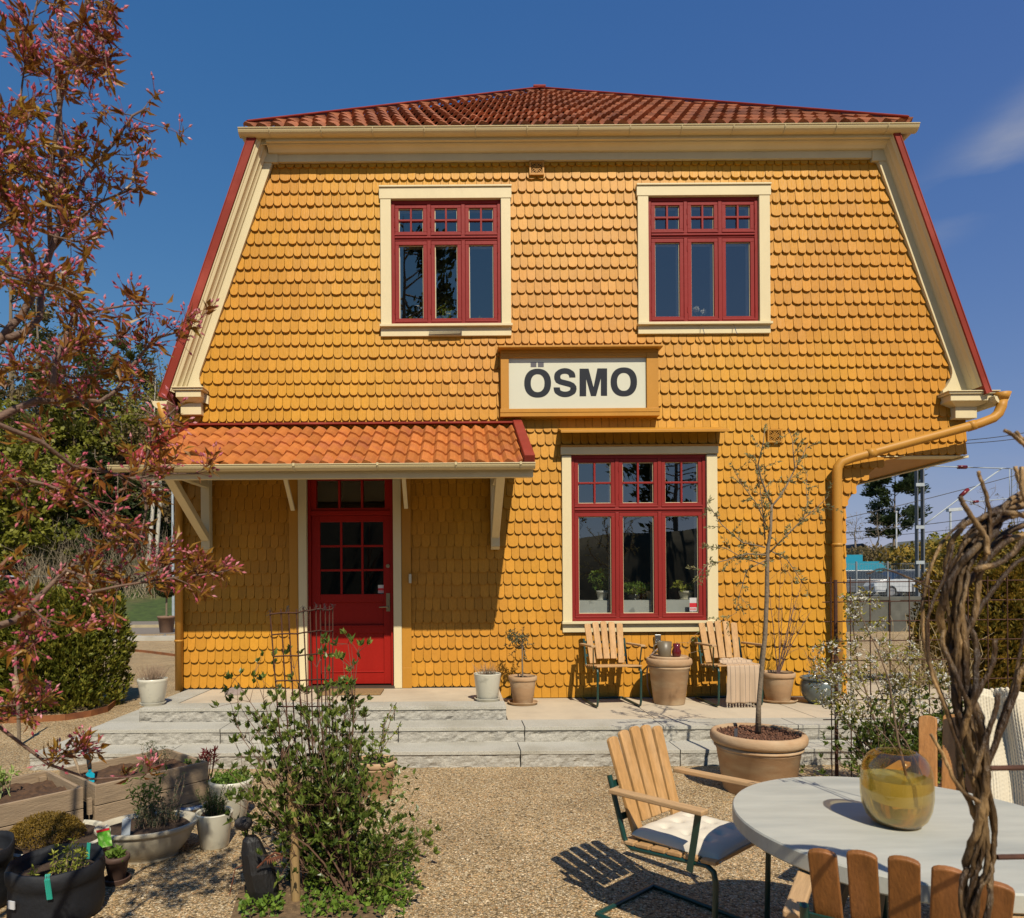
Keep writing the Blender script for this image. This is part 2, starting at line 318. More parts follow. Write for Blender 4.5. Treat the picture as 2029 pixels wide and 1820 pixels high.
# side returns of the stairs on the left
for (x0, x1, ya, yb, z0, z1) in ((-3.76,-3.42,6.37,9.4,0,Z1), (-3.44,-3.10,6.63,9.0,Z1,Z2), (-3.12,-2.86,6.95,8.3,Z2,Z3)):
    rough_block(x0, x1, ya, yb, z0-.05, z1, x0*3).build('stone_block', M_granr, steps)
    t_ = MB(); t_.box(x0-.002, x1-.004, ya+.005, yb-.006, z1-.028, z1+.004); t_.build('sawn_top', M_granite, steps, bevel=.002)
s = MB(); s.box(-2.85, .475, 6.945, 8.1, Z2, Z3+.002)
s.build('landing_slab', M_slab, steps, bevel=.004)
s = MB()
for x0, x1 in ((.49,1.93),(1.938,3.5),(3.508,5.0),(5.008,6.4)): s.box(x0, x1, 6.625, 9.2, Z1, Z2+.002)
s.build('patio_slab', M_slab, steps, bevel=.004)
# ---------------------------------------------------------------- the house
house = thing('station_house', 'yellow shingled station house with gambrel gable, red windows and tiled roof', 'house', (1.36, WY, Z2))
def X(u, Y=WY, v=700): return W(u, v, Y).x
def Zv(v, Y=WY, u=1100): return W(u, v, Y).z
def poly_fn(pts):                      # [(v,u)] -> list of (z,x) sorted by z
    q = sorted([(W(u, v, WY).z, W(u, v, WY).x) for v, u in pts])
    def f(z):
        if z <= q[0][0]: return q[0][1]
        for (a, xa), (b, xb) in zip(q, q[1:]):
            if z <= b: return xa + (xb-xa)*(z-a)/max(b-a, 1e-6)
        return q[-1][1]
    return f, [a for a, _ in q]
xL, zsL = poly_fn([(1372,356),(790,358),(786,404),(778,408),(745,392),(300,552)])
xR, zsR = poly_fn([(1400,1676),(1013,1675),(997,1678),(959,1700),(928,1734),(912,1756),(906,1788),(901.5,1850),(900,1913),(782,1914),(779,1866),(730,1885),(300,1729)])
def rect(u0, v0, u1, v1, Y=WY):        # average the corners into an upright rectangle
    a = W(u0,v0,Y); b = W(u1,v1,Y); um = (u0+u1)/2
    return (a.x+W(u0,v1,Y).x)/2, (b.x+W(u1,v0,Y).x)/2, W(um,v1,Y).z, W(um,v0,Y).z
CASE = {'ul': rect(755,377,1011.5,669), 'ur': rect(1262,373,1522,664), 'lo': rect(1113,887,1419,1252)}
REDR = {'ul': rect(776,399,992.5,646.6), 'ur': rect(1283,393,1501,642.8), 'lo': rect(1131.5,902,1398,1230.3)}
DOORC = rect(575, 925, 815, 1362)      # boards, casing and door
SIGN = rect(991,690,1299,826)
holes = [(a+.03,b-.03,c+.02,d-.03) for a,b,c,d in CASE.values()] + [(DOORC[0]+.01, DOORC[1]-.01, 0, DOORC[3])]
ZT = W(1146,316,WY).z
def shingles():
    mb = MB(); pitch = .147; zb = Z3+.015-pitch; k = -1; arcn = 6
    while zb < ZT:
        k += 1
        zr = zb + ru(-.003,.003); zc = zr + pitch*.5
        a, b = xL(zc), xR(zc); iv = [(a, b)]
        for h in holes:
            if h[2] < zc < h[3]:
                new = []
                for p, q in iv:
                    if h[0] > p and h[0] < q: new.append((p, h[0]))
                    if h[1] < q and h[1] > p: new.append((h[1], q))
                    if h[1] <= p or h[0] >= q: new.append((p, q))
                iv = new
        off = (k % 2)*.047 + ru(-.012,.012); x = -4.5 + off
        while x < 7:
            w = .0965*(1+ru(-.09,.09))
            if rnd.random() < .05: w *= 1.25
            for p, q in iv:
                x0, x1 = max(x, p), min(x+w, q)
                if x1-x0 < .025: continue
                if zr + pitch*.7 > ZT+.1: continue
                if x0 < DOORC[1] and zr < Z3-.09: continue
                lo = zr
                z_end = Z3+.01 if x0 < .48 else Z2+.01
                jz = ru(-.003,.003); g_ = .0021; pr = .026+ru(-.004,.004); tl = ru(-.0025,.0025)
                L_ = min(pitch*1.15, ZT-lo+.02); ah = .043*min(1,(x1-x0)/.09)
                out = []
                full = (x0 == x and x1 == x+w)
                xa, xb = x0+g_, x1-g_
                zz0 = max(lo+jz, z_end)
                if lo+jz < z_end: pts = [(xa, zz0), (xb, zz0)]
                else:
                    pts = [(xa, lo+jz+ah)]
                    for i in range(1, arcn):
                        t = math.pi*i/arcn; pts.append(((xa+xb)/2-(xb-xa)/2*math.cos(t), lo+jz+ah*(1-math.sin(t)**.8)))
                    pts.append((xb, lo+jz+ah))
                pts += [(xb, lo+L_), (xa, lo+L_)]
                if pts[0][1] >= lo+L_-.01: continue
                n = len(pts)
                def yy(px, pz): return WY - (.006 + pr*(1-(pz-lo)/L_)) - tl*(px-xa)/(xb-xa)
                mb.add([(px, yy(px,pz), pz) for px,pz in pts] + [(px, WY+.004, pz) for px,pz in pts[:-2]] + [(xb, WY+.004, lo+L_), (xa, WY+.004, lo+L_)],
                       [tuple(range(n))] + [(i, i+n, (i+1)%n+n, (i+1)%n) for i in range(n) if i != n-2])
            x += w
        zb += pitch
    return mb
shingles().build('shingle_cladding', M_yel, house)
# wall behind the shingles, with openings, in horizontal bands
wall = MB(); opens = list(REDR.values()) + [(DOORC[0]+.06, DOORC[1]-.06, 0, DOORC[3]+.02)]
opens = [(a+.02,b-.02,c+.02,d-.02) for a,b,c,d in opens]
zs = sorted(set([.0, ZT+.35] + [z for z in zsL+zsR if 0 < z < ZT+.3] + [z for o_ in opens for z in o_[2:]]))
for z0, z1 in zip(zs, zs[1:]):
    if z1-z0 < 1e-4: continue
    zc = (z0+z1)/2; e = 1e-4; cuts = [((xL(z0+e), xL(z1-e)), (xR(z0+e), xR(z1-e)))]
    for h in sorted(opens):
        if h[2] < zc < h[3]:
            (l, r) = cuts.pop(); cuts += [(l, (h[0], h[0])), ((h[1], h[1]), r)]
    for l, r in cuts:
        wall.prism([(l[0],z0),(r[0],z0),(r[1],z1),(l[1],z1)], WY, WY+.16)
wall.build('wall', M_yelp, house)
# the body behind: side walls, dark floors, soffit of the overhang
b = MB(); b.box(xL(1)+.01, xL(1)+.16, WY+.161, 16, 0, 3.9); b.box(4.38, 4.53, WY+.161, 16, 0, 3.14); b.box(-3.2,4.5,15.85,16,0,6.5)
b.build('side_wall', M_yelp, house)
sf = MB(); sz = Zv(900, WY, 1880)
sf.box(4.53, 5.93, WY+.161, 14, sz-.02, sz+.06); sf.build('soffit', M_yelp, house)
sf = MB(); sf.box(5.90, 5.96, WY-.01, 14, sz-.045, sz-.0205); sf.box(4.9, 5.90, WY-.012, WY+.16, sz-.03, sz-.0205); sf.build('soffit_edge', M_cream, house)
sf = MB(); sf.box(5.80, 5.93, WY+.161, 14, sz+.061, 3.9); sf.build('side_wall', M_yelp, house)
# interior: each window has a room box behind it
def room(name, r, dep=2.2, marg=.5, mt=M_room):
    q = MB(); x0,x1,z0,z1 = r[0]-marg, r[1]+marg, r[2]-.35, r[3]+.3; y0, y1 = WY+.165, WY+.165+dep
    q.add([(x0,y0,z0),(x1,y0,z0),(x1,y1,z0),(x0,y1,z0),(x0,y0,z1),(x1,y0,z1),(x1,y1,z1),(x0,y1,z1)], [(0,1,2,3),(7,6,5,4),(3,2,6,7),(0,3,7,4),(1,5,6,2)])
    return q.build(name, mt, house)
room('room_interior', REDR['ul']); room('room_interior', REDR['ur']); room('room_interior', REDR['lo'], 2.4, .4, mat('dim_kitchen', (.03,.026,.022), .9))
room('room_interior', (DOORC[0]+.1, DOORC[1]-.1, .8, DOORC[3]), 2, .3, M_dark)
# red frames
def window(key, label, upf):
    c = CASE[key]; r = REDR[key]; Yf = WY-.02
    fr = MB(); t = .040; y0, y1 = Yf, WY+.10
    fr.box(r[0], r[1], y0, y1, r[3]-t, r[3]); fr.box(r[0], r[1], y0, y1, r[2], r[2]+t)
    fr.box(r[0], r[0]+t, y0+.001, y1, r[2]+t, r[3]-t); fr.box(r[1]-t, r[1], y0+.001, y1, r[2]+t, r[3]-t)
    zt = r[3] - (r[3]-r[2])*upf; iw = (r[1]-r[0]-2*t)/3
    fr.box(r[0]+t, r[1]-t, y0+.002, y1, zt-.03, zt+.03)
    fr.box(r[0]+t, r[1]-t, y0-.012, y0+.002, zt-.006, zt+.012)
    for i in (1,2):
        x = r[0]+t+iw*i; fr.box(x-.022, x+.022, y0+.003, y1, r[2]+t, zt-.03); fr.box(x-.022, x+.022, y0+.003, y1, zt+.03, r[3]-t)
    w = fr.build('window', M_wred, house, bevel=.004); w['label'] = label
    cs = MB(); cy0 = WY-.055
    cs.box(c[0], r[0]-.001, cy0, WY-.001, c[2]+.09, c[3]-.10); cs.box(r[1]+.001, c[1], cy0, WY-.001, c[2]+.09, c[3]-.10)
    cs.box(c[0]-.012, c[1]+.012, cy0-.006, WY-.001, r[3]+.001, c[3]); cs.build('casing', M_cream, w, bevel=.003)
    cs = MB(); cs.box(c[0]-.012, c[1]+.012, cy0-.035, WY+.02, r[2]-.03, r[2]-.0012); cs.box(c[0]-.002, c[1]+.002, cy0+.006, WY-.001, c[2], r[2]-.031); cs.build('sill', M_cream, w, bevel=.003)
    cs = MB(); cs.box(c[0]-.014, c[1]+.014, cy0-.02, WY-.001, c[3]+.0005, c[3]+.02); cs.build('drip_cap', M_cream if key!='lo' else M_yelp, w, bevel=.003)
    st = .044
    for i in range(3):
        xa = r[0]+t+iw*i+(.024 if i else .003); xb = r[0]+t+iw*(i+1)-(.024 if i < 2 else .003)
        for (za, zb, mun) in ((r[2]+t+.003, zt-.033, False), (zt+.033, r[3]-t-.003, True)):
            s_ = MB(); sa, sb = Yf+.008, Yf+.055
            s_.box(xa, xb, sa, sb, zb-st, zb); s_.box(xa, xb, sa, sb, za, za+st); s_.box(xa, xa+st, sa+.0007, sb, za+st, zb-st); s_.box(xb-st, xb, sa+.0007, sb, za+st, zb-st)
            s_.box(xa-.004, xb+.004, sa-.014, sa, za-.004, za+.014)
            if mun:
                xm, zm = (xa+xb)/2, (za+zb)/2
                s_.box(xm-.011, xm+.011, sa+.004, sb-.003, za+st, zb-st); s_.box(xa+st, xb-st, sa+.006, sb-.005, zm-.011, zm+.011)
            s_.build('sash', M_wred, w, bevel=.003)
            gp = MB(); gy = Yf+.035; gp.add([(xa+st,gy,za+st),(xb-st,gy,za+st),(xb-st,gy,zb-st),(xa+st,gy,zb-st)], [(0,1,2,3)]); gp.build('pane', M_glass, w)
            pt = MB(); q = .007
            for (u0,u1,w0,w1) in ((xa+st,xb-st,zb-st-q,zb-st),(xa+st,xb-st,za+st,za+st+q),(xa+st,xa+st+q,za+st+q,zb-st-q),(xb-st-q,xb-st,za+st+q,zb-st-q)): pt.box(u0,u1,gy-.006,gy-.001,w0,w1)
            pt.build('putty', M_cream, w)
            # inner casement a hand behind the glass, pale grey
            ic = MB(); q = .03; ya, yb = WY+.07, WY+.10
            for (u0,u1,w0,w1) in ((xa,xb,zb-st+.0,zb),(xa,xb,za,za+st),(xa+.01,xa+st+.012,za,zb),(xb-st-.012,xb-.01,za,zb)): ic.box(u0,u1,ya,yb+(.001 if w0==za and w1==zb else 0),w0,w1)
            ic.build('inner_casement', mat('inner_grey_paint', (.30,.29,.26), .6), w)
            for hz in ((za+.12), (zb-.12)):
                if i != 1 or True:
                    hg = MB(); hx = xa-.006 if i < 2 else xb+.006
                    hg.tube([(hx, sa-.006, hz-.03),(hx, sa-.006, hz+.03)], .006, 6); hg.build('hinge', M_wred, w)
    return w
w1 = window('ul', 'upper left window with red sashes in a cream casing', .30)
w2 = window('ur', 'upper right window with red sashes in a cream casing', .30)
w3 = window('lo', 'large ground floor window with red sashes in a cream casing', .33)
# stay hooks on the upper sills
for k, (wk, us) in enumerate((('ul', ((870,905),(905,940),(940,968))), ('ur', ((1325,1360),)))):
    for a_, b_ in us:
        h = MB(); vv = 642 if wk == 'ul' else 640
        h.tube([W(a_, vv+1, WY-.045), W(b_, vv, WY-.045)], .004, 5); h.build('stay_hook', M_brushm, (w1,w2)[k])
for u_ in (1388, 1452):
    h = MB(); h.tube([W(u_,640,WY-.045), W(u_+4,650,WY-.1), W(u_+8,662,WY-.1)], .004, 5); h.build('stay_hook', M_brushm, w2)
h = MB()
for i in range(4): h.tube([W(850,663-i*2.2,WY-.075), W(915,661-i*1.8,WY-.075)], .004, 5)
h.tube([W(914,652,WY-.08), W(914,666,WY-.08)], .006, 5); h.build('stay_hook', mat('aged_iron', (.10,.08,.06), .6), w1)
# hood over the big window
hd = MB(); a = W(1108,856,WY-.0); bb = W(1424,852,WY)
z_ = (a.z+bb.z)/2
hd.add([(a.x-.02,WY-.03,z_+.03),(bb.x+.02,WY-.03,z_+.03),(bb.x+.02,WY-.26,z_-.045),(a.x-.02,WY-.26,z_-.045),(a.x-.02,WY-.03,z_+.01),(bb.x+.02,WY-.03,z_+.01),(bb.x+.02,WY-.26,z_-.075),(a.x-.02,WY-.26,z_-.075)],
       [(0,3,2,1),(4,5,6,7),(3,7,6,2),(0,4,7,3),(1,2,6,5),(0,1,5,4)])
hd.build('window_hood', M_yelp, house, bevel=.003)
# marble ledge inside the big window
r = REDR['lo']; mb = MB(); mb.box(r[0]+.03, r[1]-.03, WY+.105, WY+.42, r[2]+.02, r[2]+.235)
mb.build('marble_ledge', mat('marble', (.55,.56,.52), .35, 5, .1, c2=(.35,.36,.34), c2s=6, c2lo=.55, c2hi=.6), house)
# vents
def vent(u0, v0, u1, v1):
    x0, x1, z0, z1 = rect(u0,v0,u1,v1); q = MB(); t = .02; y0 = WY-.055; y1 = WY-.035
    q.box(x0,x1,y0,y1+.03,z1-t,z1); q.box(x0,x1,y0,y1+.03,z0,z0+t); q.box(x0,x0+t,y0+.001,y1+.03,z0+t,z1-t); q.box(x1-t,x1,y0+.001,y1+.03,z0+t,z1-t)
    cx, cz = (x0+x1)/2, (z0+z1)/2; rr = (x1-x0)/2-t
    for k in range(4):
        a = math.pi/4*k; d = Vector((math.cos(a),0,math.sin(a)))*rr*(1.3 if k%2 else 1); c = Vector((cx,y0+.012,cz)); q.bar(c-d, c+d, .007, .008, (0,1,0))
    for (ox, oz) in ((-.5,-.5),(.5,-.5),(-.5,.5),(.5,.5)):
        c = Vector((cx+ox*rr, y0+.01, cz+oz*rr)); q.tube([c+Vector((math.cos(t_),0,math.sin(t_)))*rr*.36 for t_ in [i*math.pi/5 for i in range(11)]], .0045, 5)
    o = q.build('vent_grille', M_yelp, house); q = MB(); q.box(x0+.01,x1-.01,WY-.036,WY-.034,z0+.01,z1-.01); q.build('vent_back', M_dark, o)
vent(1048,324,1077,352); vent(1517,852,1546,879)
# rake trims
def sweep(mb, A, B, n, prof):          # A,B points in (x,z); n outward unit; prof [(n_off, y)]
    for (n0,y0),(n1,y1) in zip(prof, prof[1:]):
        mb.add([(A[0]+n[0]*n0,y0,A[1]+n[1]*n0),(A[0]+n[0]*n1,y1,A[1]+n[1]*n1),(B[0]+n[0]*n1,y1,B[1]+n[1]*n1),(B[0]+n[0]*n0,y0,B[1]+n[1]*n0)], [(0,1,2,3)])
PROF = [(-0.03,7.9),(-0.03,7.845),(0.055,7.845),(0.057,7.8255),(0.07,7.8157),(0.08,7.7962),(0.082,7.7767),(0.09,7.7735),(0.1,7.7605),(0.108,7.7378),(0.11,7.7183),(0.12,7.7117),(0.137,7.702),(0.14,7.6923),(0.152,7.6857),(0.154,7.8)]
for side in (0, 1):
    if side == 0: A = W(546,300,WY); B = W(394,742,WY)
    else: A = W(1730,296,WY); B = W(1884,730,WY)
    kn = 1.0 if side == 0 else .45; ko = .055+.101*kn; kw = .08 if side == 0 else .05
    A = (A.x,A.z); B = (B.x,B.z); d = Vector((B[0]-A[0], B[1]-A[1])).normalized(); n = (d.y, -d.x) if side == 0 else (-d.y, d.x)
    d = (d.x, d.y)
    A2 = (A[0]-d[0]*.1, A[1]-d[1]*.1); B2 = (B[0]+d[0]*.32, B[1]+d[1]*.32)
    q = MB(); sweep(q, A2, B2, n, [(a_ if a_ < .06 else .055+(a_-.055)*kn, y_) for a_, y_ in PROF]); o = q.build('rake_moulding', M_cream, house)
    q = MB(); P = lambda a, k: (a[0]+n[0]*k, a[1]+n[1]*k)
    B3 = (B[0]+d[0]*.42, B[1]+d[1]*.42)
    sg = 1 if side == 0 else -1
    K = lambda a, b_: P((B[0]+d[0]*a, B[1]+d[1]*a), b_)
    fl = [P(B,.055), P(B,-.03), K(.06,-.045), K(.11,-.075), K(.15,-.115), K(.19,-.165), K(.215,-.215), K(.30,-.24), K(.30,.055)]
    q.prism(fl, 7.844, 7.90); q.build('rake_foot', M_cream, house)
    # roof slab with red verge board
    q = MB(); A3 = (A[0]-d[0]*.0, A[1]-d[1]*.0)
    q.prism([P(A3,ko),P(B3,ko),P(B3,ko+kw),P(A3,ko+kw)], 7.70, 15.5); q.build('mansard_slope', M_tile, house)
    q = MB(); q.prism([P(A3,ko-.001),P(B3,ko-.001),P(B3,ko+kw+.003),P(A3,ko+kw+.003)], 7.665, 7.698); q.prism([P(A3,ko+kw+.0035),P(B3,ko+kw+.0035),P(B3,ko+kw+.014),P(A3,ko+kw+.014)], 7.66, 7.80)
    q.build('verge_board', M_redmetal, house)
    # console block
    if side == 0: cu = (360,412); bu = (364,404)
    else: cu = (1861,1950); bu = (1880,1922)
    v0 = 776 if side == 0 else 783
    q = MB(); xa, xb = X(cu[0]), X(cu[1]); zt = Zv(v0+1, WY, cu[0]); 
    q.box(xa-.03, xb+.01, WY-.20, WY+.02, zt-.035, zt-.012)
    q.box(xa-.045, xb+.02, WY-.215, WY+.02, zt-.0118, zt)
    q.box(xa, xb-.02, WY-.18, WY+.02, zt-.11, zt-.0355)
    xa2, xb2 = X(bu[0]), X(bu[1])
    q.add([(xa+.005,WY-.17,zt-.1105),(xb-.025,WY-.17,zt-.1105),(xb2-.01,WY-.10,zt-.16),(xa2+.01,WY-.10,zt-.16),(xa+.005,WY,zt-.1105),(xb-.025,WY,zt-.1105),(xb2-.01,WY,zt-.16),(xa2+.01,WY,zt-.16)], [(0,3,2,1),(0,4,7,3),(1,2,6,5),(3,7,6,2)])
    q.box(xa2, xb2, WY-.10, WY+.02, zt-.29, zt-.1605)
    q.build('console', M_cream, house, bevel=.004)
# cornice under the main gutter
q = MB(); x0, x1 = X(536,WY,300), X(1744,WY,300); c = []
zb = W(1146,317,7.845).z
prof = [(zb,7.9),(zb,7.845),(zb+.085,7.845),(zb+.087,7.81),(zb+.11,7.79),(zb+.125,7.765),(zb+.127,7.745),(zb+.140,7.74),(zb+.142,7.70),(zb+.19,7.698),(zb+.192,7.9)]
for (z0,y0),(z1,y1) in zip(prof, prof[1:]): q.add([(x0-.0,y0,z0),(x0-.0,y1,z1),(x1,y1,z1),(x1,y0,z0)], [(0,3,2,1)])
q.box(x0-.03, x1+.03, 7.86, 7.905, zb+.015, zb+.3); q.box(x0-.12, x0+.10, 7.835, 7.89, zb-.01, zb+.2); q.box(x1-.13, x1+.10, 7.835, 7.89, zb-.04, zb+.2); q.build('cornice', M_cream, house)
ZE = W(1146,249,7.60).z                # gutter lip height
def gutter(mb, p, q_, r, n=10, lip=.008):   # half round along p->q (horizontal), opening up; thin double wall
    p = Vector(p); q_ = Vector(q_); d = (q_-p).normalized(); x = d.cross(Vector((0,0,1)))
    pr = [(math.cos(math.pi+math.pi*i/n)*r, math.sin(math.pi+math.pi*i/n)*r) for i in range(n+1)]
    b = len(mb.v)
    for P_ in (p, q_):
        for a, c in pr: mb.v.append(tuple(P_+x*a+Vector((0,0,c))))
        for a, c in pr: mb.v.append(tuple(P_+x*a*.93+Vector((0,0,c*.93))))
    m_ = 2*(n+1)
    for i in range(n):
        mb.f.append((b+i, b+m_+i, b+m_+i+1, b+i+1)); mb.f.append((b+n+1+i, b+n+2+i, b+m_+n+2+i, b+m_+n+1+i))
    for e in (0, 1): mb.f.append(tuple(b+e*m_+i for i in range(n+1)))
    for i in (0, n): mb.tube([p+x*pr[i][0], q_+x*pr[i][0]], lip, 6)
GX0, GX1 = W(471,253,7.60).x, W(1823,240,7.60).x
q = MB(); gr = .066
gutter(q, (GX0+.0,7.666,ZE), (GX1,7.666,ZE), gr)
gutter(q, (GX0+gr,7.666,ZE), (GX0+gr,15,ZE), gr); gutter(q, (GX1-gr,7.666,ZE), (GX1-gr,15,ZE), gr)
q.build('gutter', M_grgut, house, smooth=False)
for k in range(13):
    x = GX0+.35+k*(GX1-GX0-.7)/12; q = MB()
    q.tube([(x, 7.666-gr*1.05*math.cos(t), ZE-gr*1.05*math.sin(t)) for t in [i*math.pi/8 for i in range(9)]], .006, 5); q.build('gutter_bracket', M_grgut, house)
q = MB(); q.box(GX0+.14, GX1-.14, 7.735, 7.75, ZE-.10, ZE+.03); q.build('fascia', M_cream, house)
# upper roof
def tiled(mb, P0, dx, du, xr, nrows, course, period, amp=.022, thick=.025):
    """P0 origin at eave; dx unit along eave; du unit up the slope; xr(t)->(x0,x1) range at slope distance t"""
    nrm = dx.cross(du).normalized(); 
    if nrm.z < 0: nrm = -nrm
    K = 8; st = period/K
    for i in range(nrows):
        t0, t1 = i*course, (i+1)*course
        a0, b0 = xr(t0); a1, b1 = xr(min(t1, nrows*course))
        ncol = int((b0-a0)/period)+1
        for c in range(ncol):
            xs_ = [a0 + (c*K+k)*st for k in range(K+1)]
            jo = ru(-.004,.004); jt = ru(-.006,.006)
            def h(x): 
                ph = (x-a0)/period % 1.0
                return amp*math.sin(2*math.pi*ph) + amp*.35*math.sin(4*math.pi*ph+.6)
            vsl = []; cl0 = lambda x: min(max(x, a0), b0)
            for x in xs_:
                xa = cl0(x); xb_ = min(max(x, a1), b1); hh = h(x)
                vsl.append(P0 + dx*xa + du*(t0-.02+jt) + nrm*(hh+thick+jo)); vsl.append(P0 + dx*xb_ + du*t1 + nrm*(hh+.003)); vsl.append(P0 + dx*xa + du*(t0-.02+jt) + nrm*(hh-.012+jo))
            fs = []
            for k in range(K):
                q_ = k*3; fs += [(q_, q_+3, q_+4, q_+1), (q_, q_+2, q_+5, q_+3)]
            if (vsl[0]-vsl[K*3]).length > .01 : mb.add(vsl, fs)
apex = Vector((0,0,0)); apex = W(1070,181,11.0)
E0 = Vector((GX0+.06, 7.64, ZE+.035)); E1 = Vector((GX1-.08, 7.64, ZE+.035))
mid = (E0.x+E1.x)/2; apex.x = mid
half = (E1.x-E0.x)/2; up = Vector((0, apex.y-7.64, apex.z-E0.z)); sl = up.length; up.normalize(); nr = 14
q = MB(); tiled(q, E0, Vector((1,0,0)), up, lambda t: (half*t/sl, 2*half-half*t/sl), nr, sl/nr, .156, .022, .028)
q.build('hip_roof_tiles', M_tile, house, smooth=False)
q = MB(); dz = Vector((0,0,-.035)); bk = Vector((mid,16.5,apex.z))
q.add([E0+dz, E1+dz, apex+dz, bk+dz, Vector((E0.x,16.5,E0.z))+dz, Vector((E1.x,16.5,E1.z))+dz], [(0,1,2),(0,2,3,4),(1,5,3,2)])
q.build('roof_deck', M_dark, house)
q = MB()
for E, sgn in ((E0,-1),(E1,1)):
    p0 = E+Vector((-sgn*.02,-.01,.05)); p1 = apex+Vector((0,0,.055)); q.bar(p0, p1, .09, .02, (sgn*.3,-.5,1)); 
q.bar(apex+Vector((0,-.05,.06)), bk+Vector((0,0,.06)), .2, .03)
q.build('hip_flashing', M_redmetal, house, bevel=.006)
# porch roof
PX0, PX1 = -3.17, .755; PE = Vector((PX0, 6.62, Zv(921, 6.62, 900))); PW = Zv(849, WY-.03, 700)
porch = bpy.data.objects.new('porch_roof', None)
q = MB(); up = Vector((0, WY-.03-6.62, PW-PE.z)); sl = up.length; up.normalize()
tiled(q, PE+Vector((.05,0,.012)), Vector((1,0,0)), up, lambda t: (0, PX1-PX0-.1), 4, sl/4, .1385, .021, .028)
porch = q.build('porch_roof', M_tile2, house)
porch['label'] = 'orange tiled porch roof over the door with red verge caps'
q = MB(); n_ = Vector((0,-up.z,up.y)); 
a = PE; q.add([a-n_*.03, Vector((PX1,a.y,a.z))-n_*.03, Vector((PX1,WY-.03,PW))-n_*.03, Vector((PX0,WY-.03,PW))-n_*.03, a-n_*.075, Vector((PX1,a.y,a.z))-n_*.075, Vector((PX1,WY-.03,PW))-n_*.075, Vector((PX0,WY-.03,PW))-n_*.075], [(0,1,2,3),(7,6,5,4),(0,4,5,1),(1,5,6,2),(3,7,4,0)])
q.build('roof_boarding', M_cream, porch)
for x in (PX0-.005, PX1-.10+.005):
    q = MB(); p0 = Vector((x+.05, PE.y-.05, PE.z)) - up*.02 + n_*.045; p1 = Vector((x+.05, WY-.03, PW)) + n_*.045
    q.obox((p0+p1)/2, (.052,0,0), (p1-p0)/2, n_*.045); q.build('verge_cap', M_redmetal, porch, bevel=.008)
q = MB(); q.box(PX0+.08, PX1-.08, WY-.10, WY-.025, PW+.035, PW+.055); q.build('wall_flashing', M_redmetal, porch)
q = MB(); q.box(PX0+.02, PX1-.005, PE.y-.03, PE.y-.006, PE.z-.13, PE.z-.015); q.box(PX0+.02, PX1-.005, PE.y+.05, PE.y+.10, PE.z-.12, PE.z-.05); q.build('eave_board', M_cream, porch)
q = MB(); gz = PE.z-.012; gx0 = W(216,930,6.52).x
gutter(q, (gx0,6.535,gz), (PX1+.005,6.535,gz), .055, lip=.006); q.build('gutter', M_grgut, porch)
for x in (-3.1,-2.35,-1.55,-.75,.0,.62):
    q = MB(); q.tube([(x, 6.535-.058*math.cos(t), gz-.058*math.sin(t)) for t in [i*math.pi/8 for i in range(9)]], .005, 5); q.box(x-.01,x+.01,6.472,6.48,gz-.015,gz+.012); q.build('gutter_bracket', M_grgut, porch)
q = MB(); 
def brk(u, vtop, vbot, vj, w=.10):
    x = X(u, WY, 1000); zt = Zv(vtop,WY,u); zb_ = Zv(vbot,WY,u); zj = Zv(vj,WY,u); q = MB()
    q.box(x-w/2, x+w/2, WY-.13, WY-.035, zb_+.03, zt); q.add([(x-w/2,WY-.13,zb_+.03),(x+w/2,WY-.13,zb_+.03),(x+w/2,WY-.075,zb_),(x-w/2,WY-.075,zb_),(x-w/2,WY-.035,zb_+.03),(x+w/2,WY-.035,zb_+.03),(x+w/2,WY-.035,zb_),(x-w/2,WY-.035,zb_)],[(0,3,2,1),(3,7,6,2),(0,4,7,3),(1,2,6,5)])
    q.bar((x, WY-.12, zj), (x, 6.80, PE.z-.06), w*.8, .09, (1,0,0)); q.bar((x, WY-.13, PE.z-.0), (x, 6.7, PE.z-.015), w*.8, .07, (1,0,0))
    q.build('bracket', M_cream, porch, bevel=.006)
brk(414.5, 930, 1096, 1068); brk(980, 930, 1090, 1062)
for u, v in ((583,1012),(805.5,1008)):
    q = MB(); x = X(u,WY,1000); q.bar((x,WY-.06,Zv(v,WY,u)), (x-.0,7.3,PE.z+.2), .03, .045, (1,0,0)); q.build('strut', M_cream, porch)
# door
dx0, dx1, dz0, dz1 = rect(610,915,780,1358); YD = WY-.0
q = MB(); c0, _, _, _ = rect(593.5,930,609,1360); _, c1, _, _ = rect(780,930,796,1360)
q.box(c0, dx0-.001, WY-.06, WY+.05, Z3+.006, 3.1); q.box(dx1+.001, c1, WY-.06, WY+.05, Z3+.006, 3.1); q.build('door_casing', M_cream, house, bevel=.003)
q = MB(); q.box(DOORC[0], c0-.001, WY-.045, WY-.001, Z3+.006, 3.1); q.box(c1+.001, DOORC[1], WY-.045, WY-.001, Z3+.006, 3.1)
q.box(DOORC[0]-.003, c0-.0015, WY-.055, WY-.0455, Z3+.005, Z3+.24); q.box(c1+.0015, DOORC[1]+.003, WY-.055, WY-.0455, Z3+.005, Z3+.24); q.build('door_board', M_yelp, house, bevel=.003)
zl = Zv(1021,WY,700); q = MB(); y0, y1 = WY+.03, WY+.09
q.box(dx0, dx0+.035, WY-.0, y1, Z3+.03, 3.1); q.box(dx1-.035, dx1, WY-.0, y1, Z3+.03, 3.1); q.box(dx0+.035, dx1-.035, WY+.001, y1, zl, zl+.05)
zu0, zu1 = zl+.085, 3.0; ux0, ux1 = dx0+.10, dx1-.10
q.box(dx0+.035, dx1-.035, y0-.01, y1, zl+.051, zu0); 
